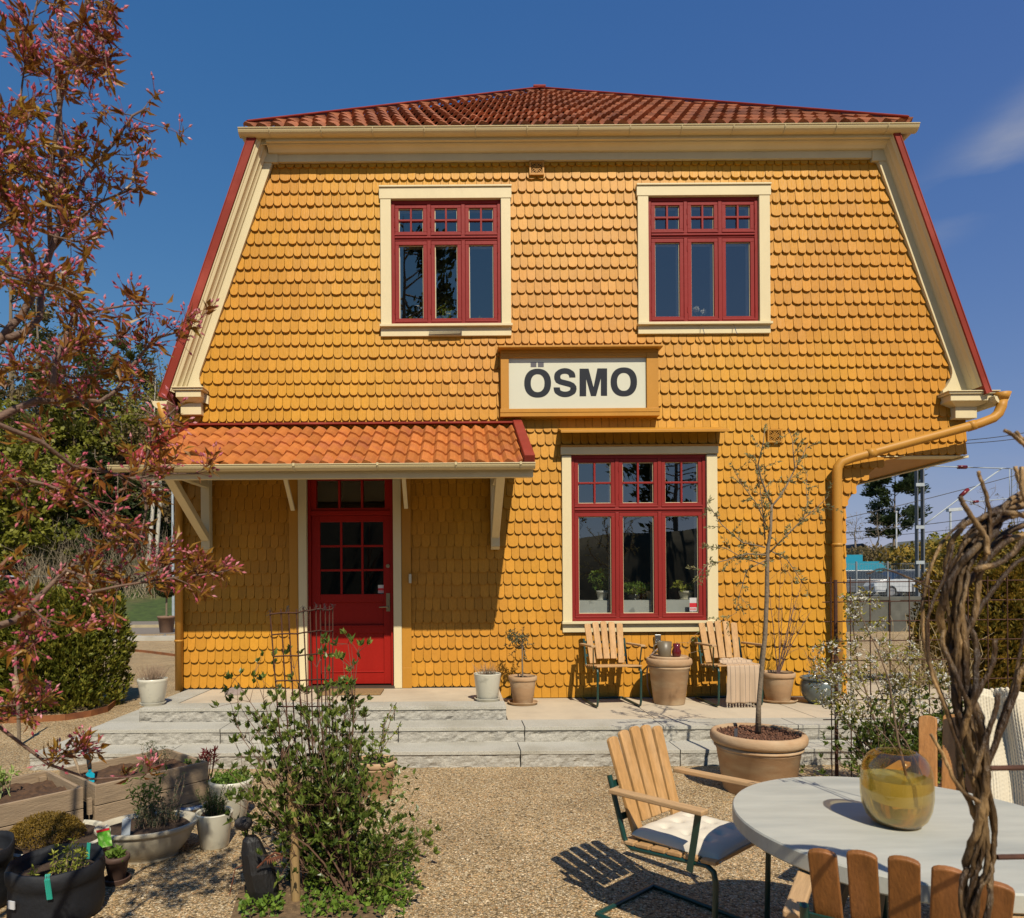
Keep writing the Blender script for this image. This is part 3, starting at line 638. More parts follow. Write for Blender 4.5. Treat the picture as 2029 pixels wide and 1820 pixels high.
for i in range(3): 
    xx = ux0+(ux1-ux0)*i/3; q.box((dx0+.035) if i == 0 else xx-.012, ux0 if i == 0 else xx+.012, y0-.011, y1, zu0, 3.1)
q.box(ux1, dx1-.035, y0-.011, y1, zu0, 3.1); q.box(ux0, ux1, y0, y1-.01, (zu0+zu1)/2+.08, (zu0+zu1)/2+.10)
q.build('door_frame', M_red, house, bevel=.003)
q = MB(); q.add([(ux0,y0+.03,zu0),(ux1,y0+.03,zu0),(ux1,y0+.03,3.1),(ux0,y0+.03,3.1)],[(0,1,2,3)]); q.build('transom_glass', M_dglass, house)
lx0, lx1 = dx0+.037, dx1-.037; gx = (W(633,1100,WY).x, W(759,1100,WY).x); gzz = (Zv(1178,WY,700), Zv(1034,WY,700))
q = MB(); lz0, lz1 = Z3+.045, zl-.002; ya, yb = WY+.035, WY+.08
q.box(lx0, gx[0], ya, yb, lz0, lz1); q.box(gx[1], lx1, ya, yb, lz0, lz1); q.box(gx[0], gx[1], ya+.0006, yb, gzz[1], lz1); 
pz1, pz0 = Zv(1243,WY,700), Zv(1334,WY,700); pm = Zv(1256,WY,700); pu1 = Zv(1194,WY,700)
q.box(gx[0], gx[1], ya+.0006, yb, pu1, gzz[0]); q.box(gx[0], gx[1], ya+.0006, yb, pm, pz1); q.box(gx[0], gx[1], ya+.0006, yb, lz0, pz0)
q.box(gx[0], gx[1], ya+.022, yb-.01, pz0, pm); q.box(gx[0], gx[1], ya+.022, yb-.01, pz1, pu1)
q.box(gx[0]+.0, gx[1]-.0, ya-.008, ya+.021, pz1+.0005, pz1+.018); q.box(gx[0], gx[1], ya-.006, ya+.021, pz0+.0005, pz0+.018)
for i in (1,2):
    x = gx[0]+(gx[1]-gx[0])*i/3; q.box(x-.012, x+.012, ya+.003, yb-.01, gzz[0], gzz[1]); z = gzz[0]+(gzz[1]-gzz[0])*i/3; q.box(gx[0], gx[1], ya+.005, yb-.012, z-.012, z+.012)
door = q.build('door', M_red, house, bevel=.003); door['label'] = 'red front door with nine small panes and a lower panel'
q = MB(); q.add([(gx[0],ya+.025,gzz[0]),(gx[1],ya+.025,gzz[0]),(gx[1],ya+.025,gzz[1]),(gx[0],ya+.025,gzz[1])],[(0,1,2,3)]); q.build('pane', M_dglass, door)
M_brass = mat('aged_brass', (.30,.25,.16), .35, 4, .1, metal=1)
hx = W(768.5,1193,WY).x; q = MB(); q.box(hx-.022, hx+.022, ya-.008, ya, Zv(1212,WY,768), Zv(1176,WY,768)); hz = Zv(1203,WY,768)
q.tube([(hx,ya,hz),(hx,ya-.05,hz),(hx-.02,ya-.055,hz),(hx-.10,ya-.055,hz-.003)], .008, 8); q.tube([(hx,ya-.015,hz+.07),(hx,ya,hz+.07)], .015, 12)
q.build('handle', M_brass, door, bevel=.002)
kx = W(768,1122,WY); q = MB(); q.tube([(kx.x,ya-.012,kx.z),(kx.x,ya,kx.z)], .022, 14); q.tube([(kx.x+.02,ya-.016,kx.z-.006),(kx.x-.01,ya-.016,kx.z+.01)], .006, 6); q.build('lock', M_brass, door)
def sticker(u0, v0, u1, v1, y, parent):
    x0, x1, z0, z1 = rect(u0,v0,u1,v1); h_ = z1-z0
    q = MB(); q.box(x0,x1,y-.0015,y,z0,z1); o = q.build('sticker', mat('sticker_white', (.55,.53,.52), .5), parent)
    q = MB(); q.box(x0,x1,y-.0017,y-.0002,z0+h_*.3+.0002,z0+h_*.62-.0002); 
    for i in range(5): q.box(x0+(x1-x0)*(.1+.17*i), x0+(x1-x0)*(.2+.17*i), y-.0019, y-.0016, z0+h_*.08, z0+h_*.24)
    q.build('sticker_band', mat('sticker_red', (.55,.02,.03), .5), o if False else parent)
sticker(748,1159.5,759.5,1176, ya+.023, door)
sticker(1367,1185,1381,1212, WY+.012, w3)
q = MB(); q.box(*[W(811,1150,WY).x, W(816,1150,WY).x], WY-.085, WY-.045, Zv(1156,WY,813), Zv(1138,WY,813)); q.build('doorbell', mat('bell_plastic', (.6,.55,.4), .4), house, bevel=.003)
q = MB(); q.box(dx0-.01, dx1+.01, WY-.07, WY+.12, Z3+.003, Z3+.028); q.build('threshold', mat('dark_oak', (.06,.04,.025), .6), house)
q = MB(); q.box(-3.2, c0, WY-.03, WY+.0, Z3-.02, Z3+.013); q.box(c1, .47, WY-.03, WY+.0, Z3-.02, Z3+.013); q.build('base_gap', M_dark, house)
# downpipes
q = MB(); YP = WY-.13
pts = [(1986,793,7.66),(1984,806,7.66),(1978,820,7.66),(1968,829,7.66),(1940,840,7.66),(1690,908,7.75),(1668,916,YP),(1660,926,YP),(1658.5,942,YP),(1659,1100,YP),(1660,1385,YP)]
q.tube([W(*p) for p in pts], .052, 14); q.tube([W(1986,779,7.66), W(1986,793,7.66)], [.085,.055], 14)
for v in (1080,1285,): q.tube([W(1659.3,v-3,YP), W(1659.3,v+3,YP)], .058, 14)
for (u_,v_) in ((1925,844),(1725,898.5)): q.tube([W(u_-7,v_+2,7.67 if u_>1800 else 7.73), W(u_+7,v_-2,7.67 if u_>1800 else 7.73)], .058, 14)
o = q.build('downpipe', M_pipe, house, smooth=True)
q = MB(); 
for v in (1078,1290): c = W(1659.3,v,YP); q.bar(c, c+Vector((0,.13,0)), .03, .02)
q.build('pipe_clip', M_pipe, o)
q = MB(); gutter(q, W(1986,785,7.64), W(1986,785,7.64)+Vector((0,7,0)), .085); q.build('gutter', M_cream, house)
q = MB(); p = W(316,795,7.64); gutter(q, p, p+Vector((0,7,0)), .085); q.build('gutter', M_cream, house)
q = MB(); q.tube([W(316,800,7.68),W(322,820,7.68),W(345,870,7.7),W(352,900,7.8),W(354,940,7.82),W(355,1368,7.82)], .045, 12)
for v in (1270,): q.tube([W(354.5,v-2,7.82), W(354.5,v+2,7.82)], .05, 12)
q.build('downpipe', M_pipe, house, smooth=True)
# ---------------------------------------------------------------- station sign
sx0, sx1, sz0, sz1 = SIGN; sg = thing('station_sign', 'white station name sign reading ÖSMO in an ochre frame', 'sign', ((sx0+sx1)/2, WY, sz0))
px0, px1, pz0, pz1 = rect(1008,710,1280,811.5,WY-.08)
q = MB(); yf = WY-.115
q.box(sx0, px0, yf, WY-.03, pz0, pz1+.05); q.box(px1, sx1, yf, WY-.03, pz0, pz1+.05); q.box(px0, px1, yf+.001, WY-.03, pz1, pz1+.05)
q.box(sx0-.01, sx1+.01, yf-.015, WY-.03, pz0-.045, pz0-.0005); q.box(sx0-.01, sx1+.01, yf-.01, WY-.03, pz0-.09, pz0-.0455)
q.box(sx0-.0, sx1+.0, yf-.002, WY-.03, pz1+.051, pz1+.085)
q.add([(sx0-.03,WY-.03,pz1+.15),(sx1+.03,WY-.03,pz1+.15),(sx1+.03,yf-.09,pz1+.108),(sx0-.03,yf-.09,pz1+.108),(sx0-.03,WY-.03,pz1+.086),(sx1+.03,WY-.03,pz1+.086),(sx1+.03,yf-.09,pz1+.086),(sx0-.03,yf-.09,pz1+.086)],[(0,3,2,1),(4,5,6,7),(3,7,6,2),(0,4,7,3),(1,2,6,5)])
q.build('frame', M_yelp, sg, bevel=.003)
q = MB(); q.box(px0+.0005, px1-.0005, WY-.085, WY-.03, pz0+.0005, pz1-.0005); q.build('board', mat('enamel_white', (.66,.64,.50), .25, 2, .03), sg)
M_let = mat('letter_black', (.022,.021,.022), .3, 2, .1); YL = WY-.0875
def SP(zx, zy): return W((1050+zx*.19714)/1.0843, (730+zy*.19714)/1.0843, WY-.085)
def ring(x0, y0, x1, y1, ix0, iy0, ix1, iy1, n=40):
    q = MB(); po = []; pi_ = []
    for k in range(n):
        t = 2*math.pi*k/n; c, s = math.cos(t), math.sin(t); e = 2/2.25
        f_ = lambda w: math.copysign(abs(w)**e, w)
        a = SP((x0+x1)/2+(x1-x0)/2*f_(c), (y0+y1)/2-(y1-y0)/2*f_(s)); b_ = SP((ix0+ix1)/2+(ix1-ix0)/2*f_(c), (iy0+iy1)/2-(iy1-iy0)/2*f_(s))
        po.append((a.x,a.z)); pi_.append((b_.x,b_.z))
    v = [(x,YL,z) for x,z in po]+[(x,YL,z) for x,z in pi_]+[(x,WY-.084,z) for x,z in po]+[(x,WY-.084,z) for x,z in pi_]
    q.add(v, [(k,(k+1)%n,n+(k+1)%n,n+k) for k in range(n)]+[(k,2*n+k,2*n+(k+1)%n,(k+1)%n) for k in range(n)]+[(n+k,n+(k+1)%n,3*n+(k+1)%n,3*n+k) for k in range(n)])
    return q
ring(387,318,679,633,458,378,608,574).build('letter', M_let, sg)
ring(1328,304,1616,620,1398,364,1545,560).build('letter', M_let, sg)
q = MB()
for a_, b_ in ((457,519),(537,599)):
    p0, p1 = SP(a_,300), SP(b_,248); q.box(p0.x, p1.x, YL, WY-.084, p0.z, p1.z)
q.build('umlaut_dots', mat('letter_grey', (.13,.12,.13), .3), sg)
q = MB()
def pl(pts): 
    p_ = [SP(*t) for t in pts]; q.prism([(a.x,a.z) for a in p_], YL, WY-.084)
pl([(990,618),(990,318),(1062,318),(1062,618)]); pl([(1222,613),(1222,315),(1290,315),(1290,613)])
pl([(1062.4,430),(1062.4,318),(1088,318),(1142,520),(1142,616),(1114,616)]); pl([(1142.4,616),(1142.4,520),(1184,315),(1221.6,315),(1221.6,425),(1170,616)])
q.build('letter', M_let, sg)
# S as a thick stroked curve
q = MB(); ctl = [(944,415,0),]
path = []
def arc(cx, cy, rx, ry, a0, a1, n=12):
    return [(cx+rx*math.cos(R(a0+(a1-a0)*i/n)), cy-ry*math.sin(R(a0+(a1-a0)*i/n))) for i in range(n+1)]
S = arc(826,409,84,65,-5,100,10) + arc(826,396,80,54,105,255,12)[0:] 
S = [(911,414)] + arc(829,402,82,60,5,180,14) + [(748,425),(757,445),(780,460),(830,473),(880,486),(910,500),(922,520),(924,540)] + arc(833,540,90,58,-4,-180,14) + [(741,522)]
wd = 66; lft = []; rgt = []
for i, p in enumerate(S):
    a = S[max(0,i-1)]; b_ = S[min(len(S)-1,i+1)]; tx, ty = b_[0]-a[0], b_[1]-a[1]; l = math.hypot(tx,ty) or 1; nx, ny = -ty/l, tx/l
    w_ = (34 if abs(nx) > abs(ny) else 30)
    if i in (0, len(S)-1): nx, ny = (1 if nx > 0 else -1), 0; w_ = 34
    lft.append((p[0]+nx*w_, p[1]+ny*w_)); rgt.append((p[0]-nx*w_, p[1]-ny*w_))
vs_ = [SP(*p) for p in lft]+[SP(*p) for p in rgt]; n = len(S)
q.add([(p.x,YL,p.z) for p in vs_]+[(p.x,WY-.084,p.z) for p in vs_], [(i,i+1,n+i+1,n+i) for i in range(n-1)]+[(i,2*n+i,2*n+i+1,i+1) for i in range(n-1)]+[(n+i,n+i+1,3*n+i+1,3*n+i) for i in range(n-1)])
q.build('letter', M_let, sg)
# ---------------------------------------------------------------- pots
M_terra = mat('terracotta', (.45,.275,.145), .8, 5, .14, (1,1,2.5), bump=.15, bs=50, c2=(.54,.40,.25), c2s=3.5, c2lo=.45, c2hi=.7)
M_white = mat('cream_glaze', (.62,.58,.46), .35, 4, .06, c2=(.45,.42,.33), c2s=9, c2lo=.58, c2hi=.68, coat=.2)
M_blueg = mat('grey_blue_glaze', (.12,.145,.14), .25, 4, .15, coat=.4)
M_soil = mat('dark_soil', (.055,.032,.018), .95, 40, .5, bump=1, bs=50)
M_bark = mat('grey_bark', (.20,.15,.10), .9, 30, .3, bump=.6, bs=60)
M_twig = mat('dry_twig', (.30,.20,.13), .9, 20, .25)
M_fgreen = foliage('bright_leaf', [(.05,.10,.012),(.14,.23,.03),(.28,.36,.07)])
M_fdark = foliage('dark_leaf', [(.02,.04,.012),(.05,.09,.02),(.09,.14,.04)])
M_folive = foliage('grey_green_leaf', [(.05,.055,.03),(.12,.13,.07),(.22,.22,.13)])
M_fyel = foliage('yellow_green_leaf', [(.15,.16,.02),(.32,.34,.04),(.45,.45,.08)])
def pot_prof(rt, rb, h, rim=.03, rimh=.05, th=.015, lip='round'):
    p = [(0,0),(rb-.005,0),(rb,.006)]
    if lip == 'roll':
        p += [(rt-rim*.9, h-rimh*1.5),(rt-rim*.55,h-rimh*1.35),(rt-rim*.55,h-rimh*1.2),(rt-rim*.75,h-rimh*1.1)]
        for i in range(9):
            t = -math.pi/2 + math.pi*i/8; p.append((rt-rim*.5+rim*.5*math.cos(t), h-rimh/2+rimh/2*math.sin(t)))
        p += [(rt-rim*.9,h-.004),(rt-rim-th*.3,h-rimh*.4)]
    elif lip == 'band':
        p += [(rt-rim, h-rimh-.004),(rt-.003, h-rimh),(rt, h-rimh+.006),(rt,h-.006),(rt-.005,h),(rt-th,h),(rt-th-.004,h-.01)]
    else:
        p += [(rt-.004,h-.02),(rt,h-.006),(rt-th*.4,h),(rt-th,h-.004)]
    p += [(rb+(rt-rb)*.7-th, h*.7)]
    return p
def pot(loc, rt, rb, h, mt, label, name='potted_plant', cat='potted plant', lip='band', rim=.02, rimh=.04, soil=.03, saucer=0, ex=1, ey=1, rz=0, soilmat=None, prof=None, group=None):
    loc = Vector(loc); t = thing(name, label, cat, loc, group); zz = 0
    if saucer:
        q = MB(); q.lathe(loc, [(0,0),(saucer*.86,0),(saucer,.028),(saucer-.008,.03),(saucer*.84,.010),(0,.010)], 36); q.build('saucer', mt, t, smooth=False, auto=1); zz = .0105
    q = MB(); q.lathe(loc+Vector((0,0,zz)), prof or pot_prof(rt,rb,h,rim,rimh,lip=lip), 44, ex, ey, rz); o = q.build('pot', mt, t, smooth=True)
    ed = o.modifiers.new('edge', 'EDGE_SPLIT'); ed.split_angle = R(50)
    q = MB(); n = 20; rs = rt-.022; zs_ = h+zz-soil
    q.lathe(loc+Vector((0,0,zs_)), [(rs,-.02)]+[(rs*(1-k/7), .012*math.sin(k*2.1)+.012*k/7) for k in range(1,7)]+[(0.0005,.015)], n, ex, ey, rz, wob=lambda r,z,a: .008*mnoise.noise(Vector((r*40*math.cos(a),r*40*math.sin(a),loc.x*9))))
    q.build('soil', soilmat or M_soil, t, smooth=True)
    return t, loc+Vector((0,0,zs_+.01))
def limb(mb, p, d, l, r, n=5, wob=.25, grav=0, sides=5, r1=None):
    pts = [Vector(p)]; d = Vector(d).normalized(); rr = []
    for i in range(n):
        d = (d + rv(wob*ru(.3,1)) + Vector((0,0,grav))).normalized(); pts.append(pts[-1]+d*l/n)
    r1 = r*.35 if r1 is None else r1
    mb.tube(pts, [r+(r1-r)*i/n for i in range(n+1)], sides, caps=False)
    return pts, d
def rosette(lf, p, d, n, l, w, spread=.8):
    for i in range(n):
        a = rv(); q = (Vector(d)*1.0 + a*spread); lf.leaf(p + rv(l*.1), q, rv(), l*ru(.6,1.15), w*ru(.7,1.1))
P2, P3 = Z2+.004, Z3+.004
# 1 white pot on the landing's left end
t, s_ = pot((W(303,1400,6.86).x, 6.86, P3), .147, .105, .255, M_white, 'cream pot of dry brown stalks on the left end of the landing', lip='band', rim=.004, rimh=.03, saucer=.125)
tw = MB()
for i in range(220):
    a = ru(0,6.28); rr = ru(0,.1); p = s_+Vector((rr*math.cos(a), rr*math.sin(a), 0)); d = Vector((math.cos(a)*rr*7+ru(-.3,.3), math.sin(a)*rr*7+ru(-.3,.3), 1.0)); limb(tw, p, d, ru(.09,.19), .0016, 3, .25, sides=3)
tw.build('stalks', M_twig, t)
# 2 white pot on the landing's right end
t, s_ = pot((W(965,1393,6.98).x+.005, 6.98, P3), .142, .108, .27, M_white, 'cream pot of dry twigs on a saucer at the right end of the landing', lip='plain', saucer=.135)
tw = MB()
for i in range(90):
    a = ru(0,6.28); rr = ru(0,.09); p = s_+Vector((rr*math.cos(a), rr*math.sin(a), 0)); d = Vector((math.cos(a)*rr*8+ru(-.4,.4), math.sin(a)*rr*8+ru(-.4,.4), .8)); limb(tw, p, d, ru(.06,.16), .002, 4, .35, sides=3)
tw.build('twigs', M_twig, t); lf = MB()
for i in range(40): lf.leaf(s_+Vector((ru(-.08,.08),ru(-.08,.08),ru(0,.05))), rv()+Vector((0,0,.6)), rv(), .03, .008)
lf.build('leaves', M_folive, t)
# 3 small standard tree in terracotta
t, s_ = pot((W(1035,1388,7.55).x, 7.50, P2), .158, .108, .30, M_terra, 'terracotta pot with a small round-headed olive tree beside the landing', lip='band', rim=.012, rimh=.045, saucer=.17)
tw = MB(); pts, _ = limb(tw, s_, (.02,0,1), .42, .010, 5, .06, sides=7, r1=.007); lf = MB()
for i in range(16):
    pp, d = limb(tw, pts[-1]-Vector((0,0,ru(0,.12))), rv()+Vector((-.15,0,.55)), ru(.08,.22), .004, 4, .4, sides=4)
    for p in pp[1:]:
        for k in range(4): lf.leaf(p, rv()+d*.4, rv(), ru(.022,.04), ru(.012,.018))
for o_ in ((-.10,.02),(-.13,.05)):
    for k in range(60): lf.leaf(pts[-1]+Vector((o_[0],0,o_[1]))+rv(.05), rv(), rv(), .03, .015)
tw.build('trunk', M_bark, t); lf.build('leaves', M_folive, t)
# 4 large pot
t, s_ = pot((W(1326,1390,7.48).x, 7.48, P2), .245, .165, .50, M_terra, 'large terracotta pot with a lid between the two chairs by the wall', name='large_pot', cat='pot', lip='roll', rim=.035, rimh=.075, soil=.02)
q = MB(); q.lathe(WL[t.name]+Vector((0,0,.492)), [(.2,0),(.205,.004),(.205,.026),(.195,.034),(.15,.026),(0.0,.022)], 40); q.build('lid', M_terra, t, smooth=True).modifiers.new('e','EDGE_SPLIT').split_angle = R(40)
ztop = P2+.518
mg = W(1317,1330,7.42); q = MB(); q.lathe((mg.x, 7.42, ztop), [(0,0),(.062,0),(.066,.01),(.078,.165),(.074,.165),(.062,.02),(0,.015)], 24)
jt = thing('grey_jug', 'grey-brown ceramic jug standing on the lid of the large pot', 'jug', (mg.x,7.42,ztop)); q.build('body', mat('grey_ceramic', (.16,.125,.08), .4, 6, .1), jt, smooth=True)
q = MB(); q.tube([(mg.x-.07,7.42,ztop+.14),(mg.x-.115,7.42,ztop+.125),(mg.x-.12,7.42,ztop+.07),(mg.x-.068,7.42,ztop+.04)], .007, 7); q.build('handle', MATS['grey_ceramic'], jt, smooth=True)
q = MB(); q.lathe((mg.x+.125, 7.40, ztop), [(0,0),(.035,0),(.045,.02),(.05,.06),(.034,.10),(.04,.145),(.036,.145),(.028,.10),(0,.02)], 22)
q.top('red_glass_vase', mat('dark_red_glass', (.12,.008,.012), .1, 3, .1, spec=.8), 'small dark red glass vase on the lid of the large pot', 'vase', smooth=True)
sp = thing('budding_sprig', 'thin budding sprig standing behind the red vase on the pot lid', 'sprig', (mg.x+.125, 7.40, ztop+.02)); tw = MB(); lf = MB()
for u,v in ((1395,1240),(1380,1262),(1408,1285)):
    e = W(u,v,7.45); p0 = Vector((mg.x+.125,7.40,ztop+.02)); pts = [p0.lerp(e, k/5)+rv(.008)*(k not in (0,)) for k in range(6)]; pts[1] = p0+Vector((0,0,.14)); tw.tube(pts, [.0028,.0025,.002,.0018,.0015,.001], 4)
    for p in pts[3:]:
        for k in range(3): lf.leaf(p, rv()+Vector((0,0,.4)), rv(), .025, .010)
tw.build('stem', M_twig, sp); lf.build('leaves', M_fgreen, sp)
# tap with hose on the wall
tp = thing('garden_tap', 'chrome garden tap with a short hose on the shingles above the large pot', 'tap', W(1303,1290,WY-.05)); q = MB(); c = W(1303,1268,WY-.05)
q.obox(c, (.035,0,0), (0,.015,0), (0,0,.06)); q.build('plate', M_brushm, tp, bevel=.004)
q = MB(); c = W(1305,1276,WY-.08); q.tube([c, c+Vector((0,-.06,0)), c+Vector((.005,-.08,-.02)), c+Vector((.005,-.08,-.05))], .014, 10); q.tube([c+Vector((-.03,-.05,.03)), c+Vector((.04,-.05,.03))], .008, 8); q.build('spout', M_brushm, tp, smooth=True)
q = MB(); q.tube([c+Vector((-.0,-.08,-.03)), c+Vector((-.05,-.09,-.06)), W(1288,1300,7.72), W(1282,1330,7.75), W(1283,1360,7.82), W(1290,1383,7.84)], .009, 8); q.build('hose', mat('hose_grey_pink', (.28,.20,.17), .5), tp, smooth=True)
# 5 terracotta with bare shrub
t, s_ = pot((W(1541,1388,7.55).x, 7.55, P2), .182, .125, .315, M_terra, 'terracotta pot with a bare tall-stemmed shrub left of the blue-grey pot', lip='band', rim=.014, rimh=.05, saucer=.205)
tw = MB(); lf = MB()
for i in range(9):
    d = Vector((ru(-.45,.55), ru(-.3,.05), 1.3)); pp, dd = limb(tw, s_+Vector((ru(-.02,.02),0,0)), d, ru(.7,1.25), .006, 9, .10, sides=5, r1=.0015)
    for p in pp[2:]:
        if rnd.random() < .8: 
            p2, d2 = limb(tw, p, dd+rv(.8), ru(.08,.25), .002, 4, .2, sides=3)
            for z in p2[1:]: lf.leaf(z, rv(), rv(), .012, .006)
tw.build('branches', mat('purple_brown_bark', (.17,.10,.085), .8), t); lf.build('buds', M_folive, t)
# 6 blue grey glazed pot
c = Vector((W(1623,1390,7.45).x, 7.42, P2)); prof = [(0,0),(.12,0),(.13,.01),(.165,.05),(.195,.12),(.205,.19),(.195,.235),(.182,.252),(.186,.258),(.2,.262),(.207,.272),(.203,.284),(.188,.288),(.178,.28),(.175,.2)]
t, s_ = pot(c, .2, .13, .288, M_blueg, 'blue-grey glazed round pot with bare twigs at the foot of the downpipe', prof=prof, soil=.035)
tw = MB(); lf = MB()
for i in range(14):
    pp, dd = limb(tw, s_+Vector((ru(-.06,.06),0,0)), Vector((ru(-.9,.9),ru(-.5,.3),1)), ru(.2,.42), .004, 6, .25, sides=4)
    for p in pp[2:]:
        p2, d2 = limb(tw, p, dd+rv(.9), ru(.05,.14), .0015, 3, .2, sides=3); lf.leaf(p2[-1], d2, rv(), .015, .007)
tw.build('twigs', M_twig, t); lf.build('buds', M_fyel, t)
# 7 the big planter with a young tree
M_clay = mat('clay_pebbles', (.10,.045,.025), .95, 60, .5, bump=1, bs=70)
c = Vector((W(1502,1500,5.25).x, 5.25, 0))
t, s_ = pot(c, .350, .255, .455, M_terra, 'very large terracotta planter with a slender budding tree on the gravel', lip='roll', rim=.05, rimh=.085, soil=.035, soilmat=M_clay)
peb = MB()
for i in range(900):
    a = ru(0,6.28); rr = .30*math.sqrt(rnd.random()); p = s_+Vector((rr*math.cos(a), rr*math.sin(a), ru(-.004,.012))); r_ = ru(.006,.012)
    ax = rv(r_); ay = ax.orthogonal().normalized()*r_; az = ax.cross(ay).normalized()*r_
    peb.add([p+ax,p-ax,p+ay,p-ay,p+az,p-az],[(0,2,4),(2,1,4),(1,3,4),(3,0,4),(2,0,5),(1,2,5),(3,1,5),(0,3,5)])
peb.build('clay_pebbles', mat('clay_pebble', (.15,.065,.035), .9, 30, .3, isl=.5), t)
q = MB(); q.obox(W(1458,1452,5.08), (.012,0,0),(0,.002,0),(0,0,.03)); q.build('plant_label', mat('slate_tag', (.06,.06,.07), .6), t)
tw = MB(); lf = MB(); Yt = 5.25
trunk = [W(u,v,Yt) for u,v in ((1502,1452),(1503,1400),(1509,1330),(1516,1260),(1519,1190),(1520,1130),(1521,1090),(1527,1050),(1529,1000))]
tw.tube(trunk, [.023,.018,.017,.0165,.016,.0155,.014,.011,.009], 9)
def ctree(pts, r, dy):
    P = [W(u,v,Yt+dy*k/len(pts)) for k,(u,v) in enumerate(pts)]; tw.tube(P, [r*(1-.75*k/(len(P)-1)) for k in range(len(P))], 6)
    for a,b in zip(P, P[1:]):
        n = max(2, int((b-a).length/.045))
        for k in range(n):
            p = a.lerp(b, (k+rnd.random())/n)
            p2, d2 = limb(tw, p, (b-a).normalized()*.8+rv(.9), ru(.03,.16), .0022, 4, .3, sides=3)
            for z in p2[1:]:
                for j in range(rnd.choice((3,4,4,5))): lf.leaf(z+rv(.008), d2+rv(.8), rv(), ru(.018,.036), .010)
ctree([(1529,1000),(1520,980),(1508,950),(1502,920),(1512,880),(1515,855)], .009, -.1)
ctree([(1529,1004),(1545,985),(1560,960),(1575,930),(1590,905),(1600,880)], .008, .2)
ctree([(1575,930),(1572,900),(1570,870),(1562,850)], .005, .1)
ctree([(1520,1100),(1560,1060),(1590,1030),(1620,1005),(1640,985)], .007, -.15)
ctree([(1590,1030),(1600,1000),(1597,970),(1600,940)], .004, .05)
ctree([(1520,1100),(1480,1098),(1440,1110),(1400,1120),(1380,1145)], .006, -.3)
ctree([(1516,1085),(1470,1075),(1430,1040),(1410,1010),(1400,995)], .006, .2)
ctree([(1522,1050),(1500,1000),(1470,960),(1455,935)], .005, -.2)
ctree([(1518,1110),(1480,1130),(1465,1180),(1458,1215),(1425,1235)], .004, .1)
ctree([(1524,1090),(1560,1110),(1580,1140),(1600,1170)], .005, -.1)
ctree([(1516,1070),(1512,1020),(1505,960),(1495,900)], .006, .0)
ctree([(1515,1120),(1470,1105),(1435,1085),(1405,1085)], .005, -.2)
tw.build('trunk', M_bark, t, smooth=True); lf.build('leaves', foliage('pale_willow_leaf', [(.13,.13,.05),(.27,.26,.11),(.42,.40,.20)]), t)
# 8 terracotta behind the shrub
t, s_ = pot((W(745,1500,5.15).x, 5.15, 0), .16, .115, .285, M_terra, 'terracotta pot with yellow-flowered spurge behind the climbing shrub', lip='roll', rim=.02, rimh=.045, soil=.03)
tw = MB(); lf = MB(); fl = MB()
for u,v in ((775,1400),(762,1450),(790,1440),(745,1470),(765,1425),(785,1405),(730,1480),(752,1500),(740,1450),(715,1490)):
    e = W(u,v,5.1+ru(-.08,.08)); pts = [s_+Vector((ru(-.04,.04),ru(-.04,.04),0)).lerp(Vector((0,0,0)),.1)]; pts = [pts[0].lerp(e, k/5)+rv(.012)*(0<k) for k in range(6)]; tw.tube(pts, .003, 4)
    for p in pts[2:]:
        for k in range(9): (fl if k%2 else lf).leaf(p+rv(.012), rv()+Vector((0,0,.6)), rv(), ru(.015,.032), .014)
for i in range(60): lf.leaf(s_+Vector((ru(-.11,.11),ru(-.11,.11),0)), rv()+Vector((0,0,.5)), rv(), .05, .015)
tw.build('stems', M_twig, t); lf.build('leaves', M_fgreen, t); fl.build('blossom', M_fyel, t)
# lower left pots
def gpot(u, v, z=0): return G(u, v, z)
c = G(458,1622); 
t, s_ = pot(c, .150, .098, .275, M_white, 'tall cream pot of bright green leaves beside the wooden planter box', lip='band', rim=.004, rimh=.028, soil=.035)
lf = MB(); tw = MB()
for i in range(420): 
    a = ru(0,6.28); rr = .135*math.sqrt(rnd.random()); lf.leaf(s_+Vector((rr*math.cos(a), rr*math.sin(a), ru(0,.06))), rv()+Vector((0,0,.6)), rv(), ru(.02,.035), .02)
lf.build('leaves', M_fgreen, t)
c = G(425,1676)
t, s_ = pot(c, .113, .085, .215, M_white, 'small cream pot of rosemary standing on the gravel', lip='plain', soil=.03)
lf = MB(); tw = MB()
for i in range(34):
    a = ru(0,6.28); rr = .05*math.sqrt(rnd.random()); pp, d = limb(tw, s_+Vector((rr*math.cos(a),rr*math.sin(a),0)), Vector((math.cos(a)*rr*9, math.sin(a)*rr*9,1)), ru(.08,.19), .0022, 6, .12, sides=4)
    for a_, b_ in zip(pp, pp[1:]):
        for k in range(11): lf.leaf(a_.lerp(b_, k/11), d*.7+rv(.9), rv(), ru(.016,.024), .0035)
tw.build('stems', M_twig, t); lf.build('leaves', M_fdark, t)
M_stone = mat('stoneware', (.52,.46,.34), .5, 6, .1, bump=.1, bs=60, c2=(.40,.34,.24), c2s=5)
c = G(293,1695); prof = [(0,0),(.17,0),(.175,.02),(.19,.03),(.235,.09),(.262,.15),(.268,.165),(.28,.170),(.288,.182),(.285,.195),(.27,.198),(.256,.188),(.23,.14)]
t, s_ = pot(c, .277, .18, .198, M_stone, 'wide cream stoneware bowl of herbs with a white plant label', prof=prof, soil=.03, ex=1.0, ey=.78, rz=.3)
lf = MB(); tw = MB(); l2 = MB()
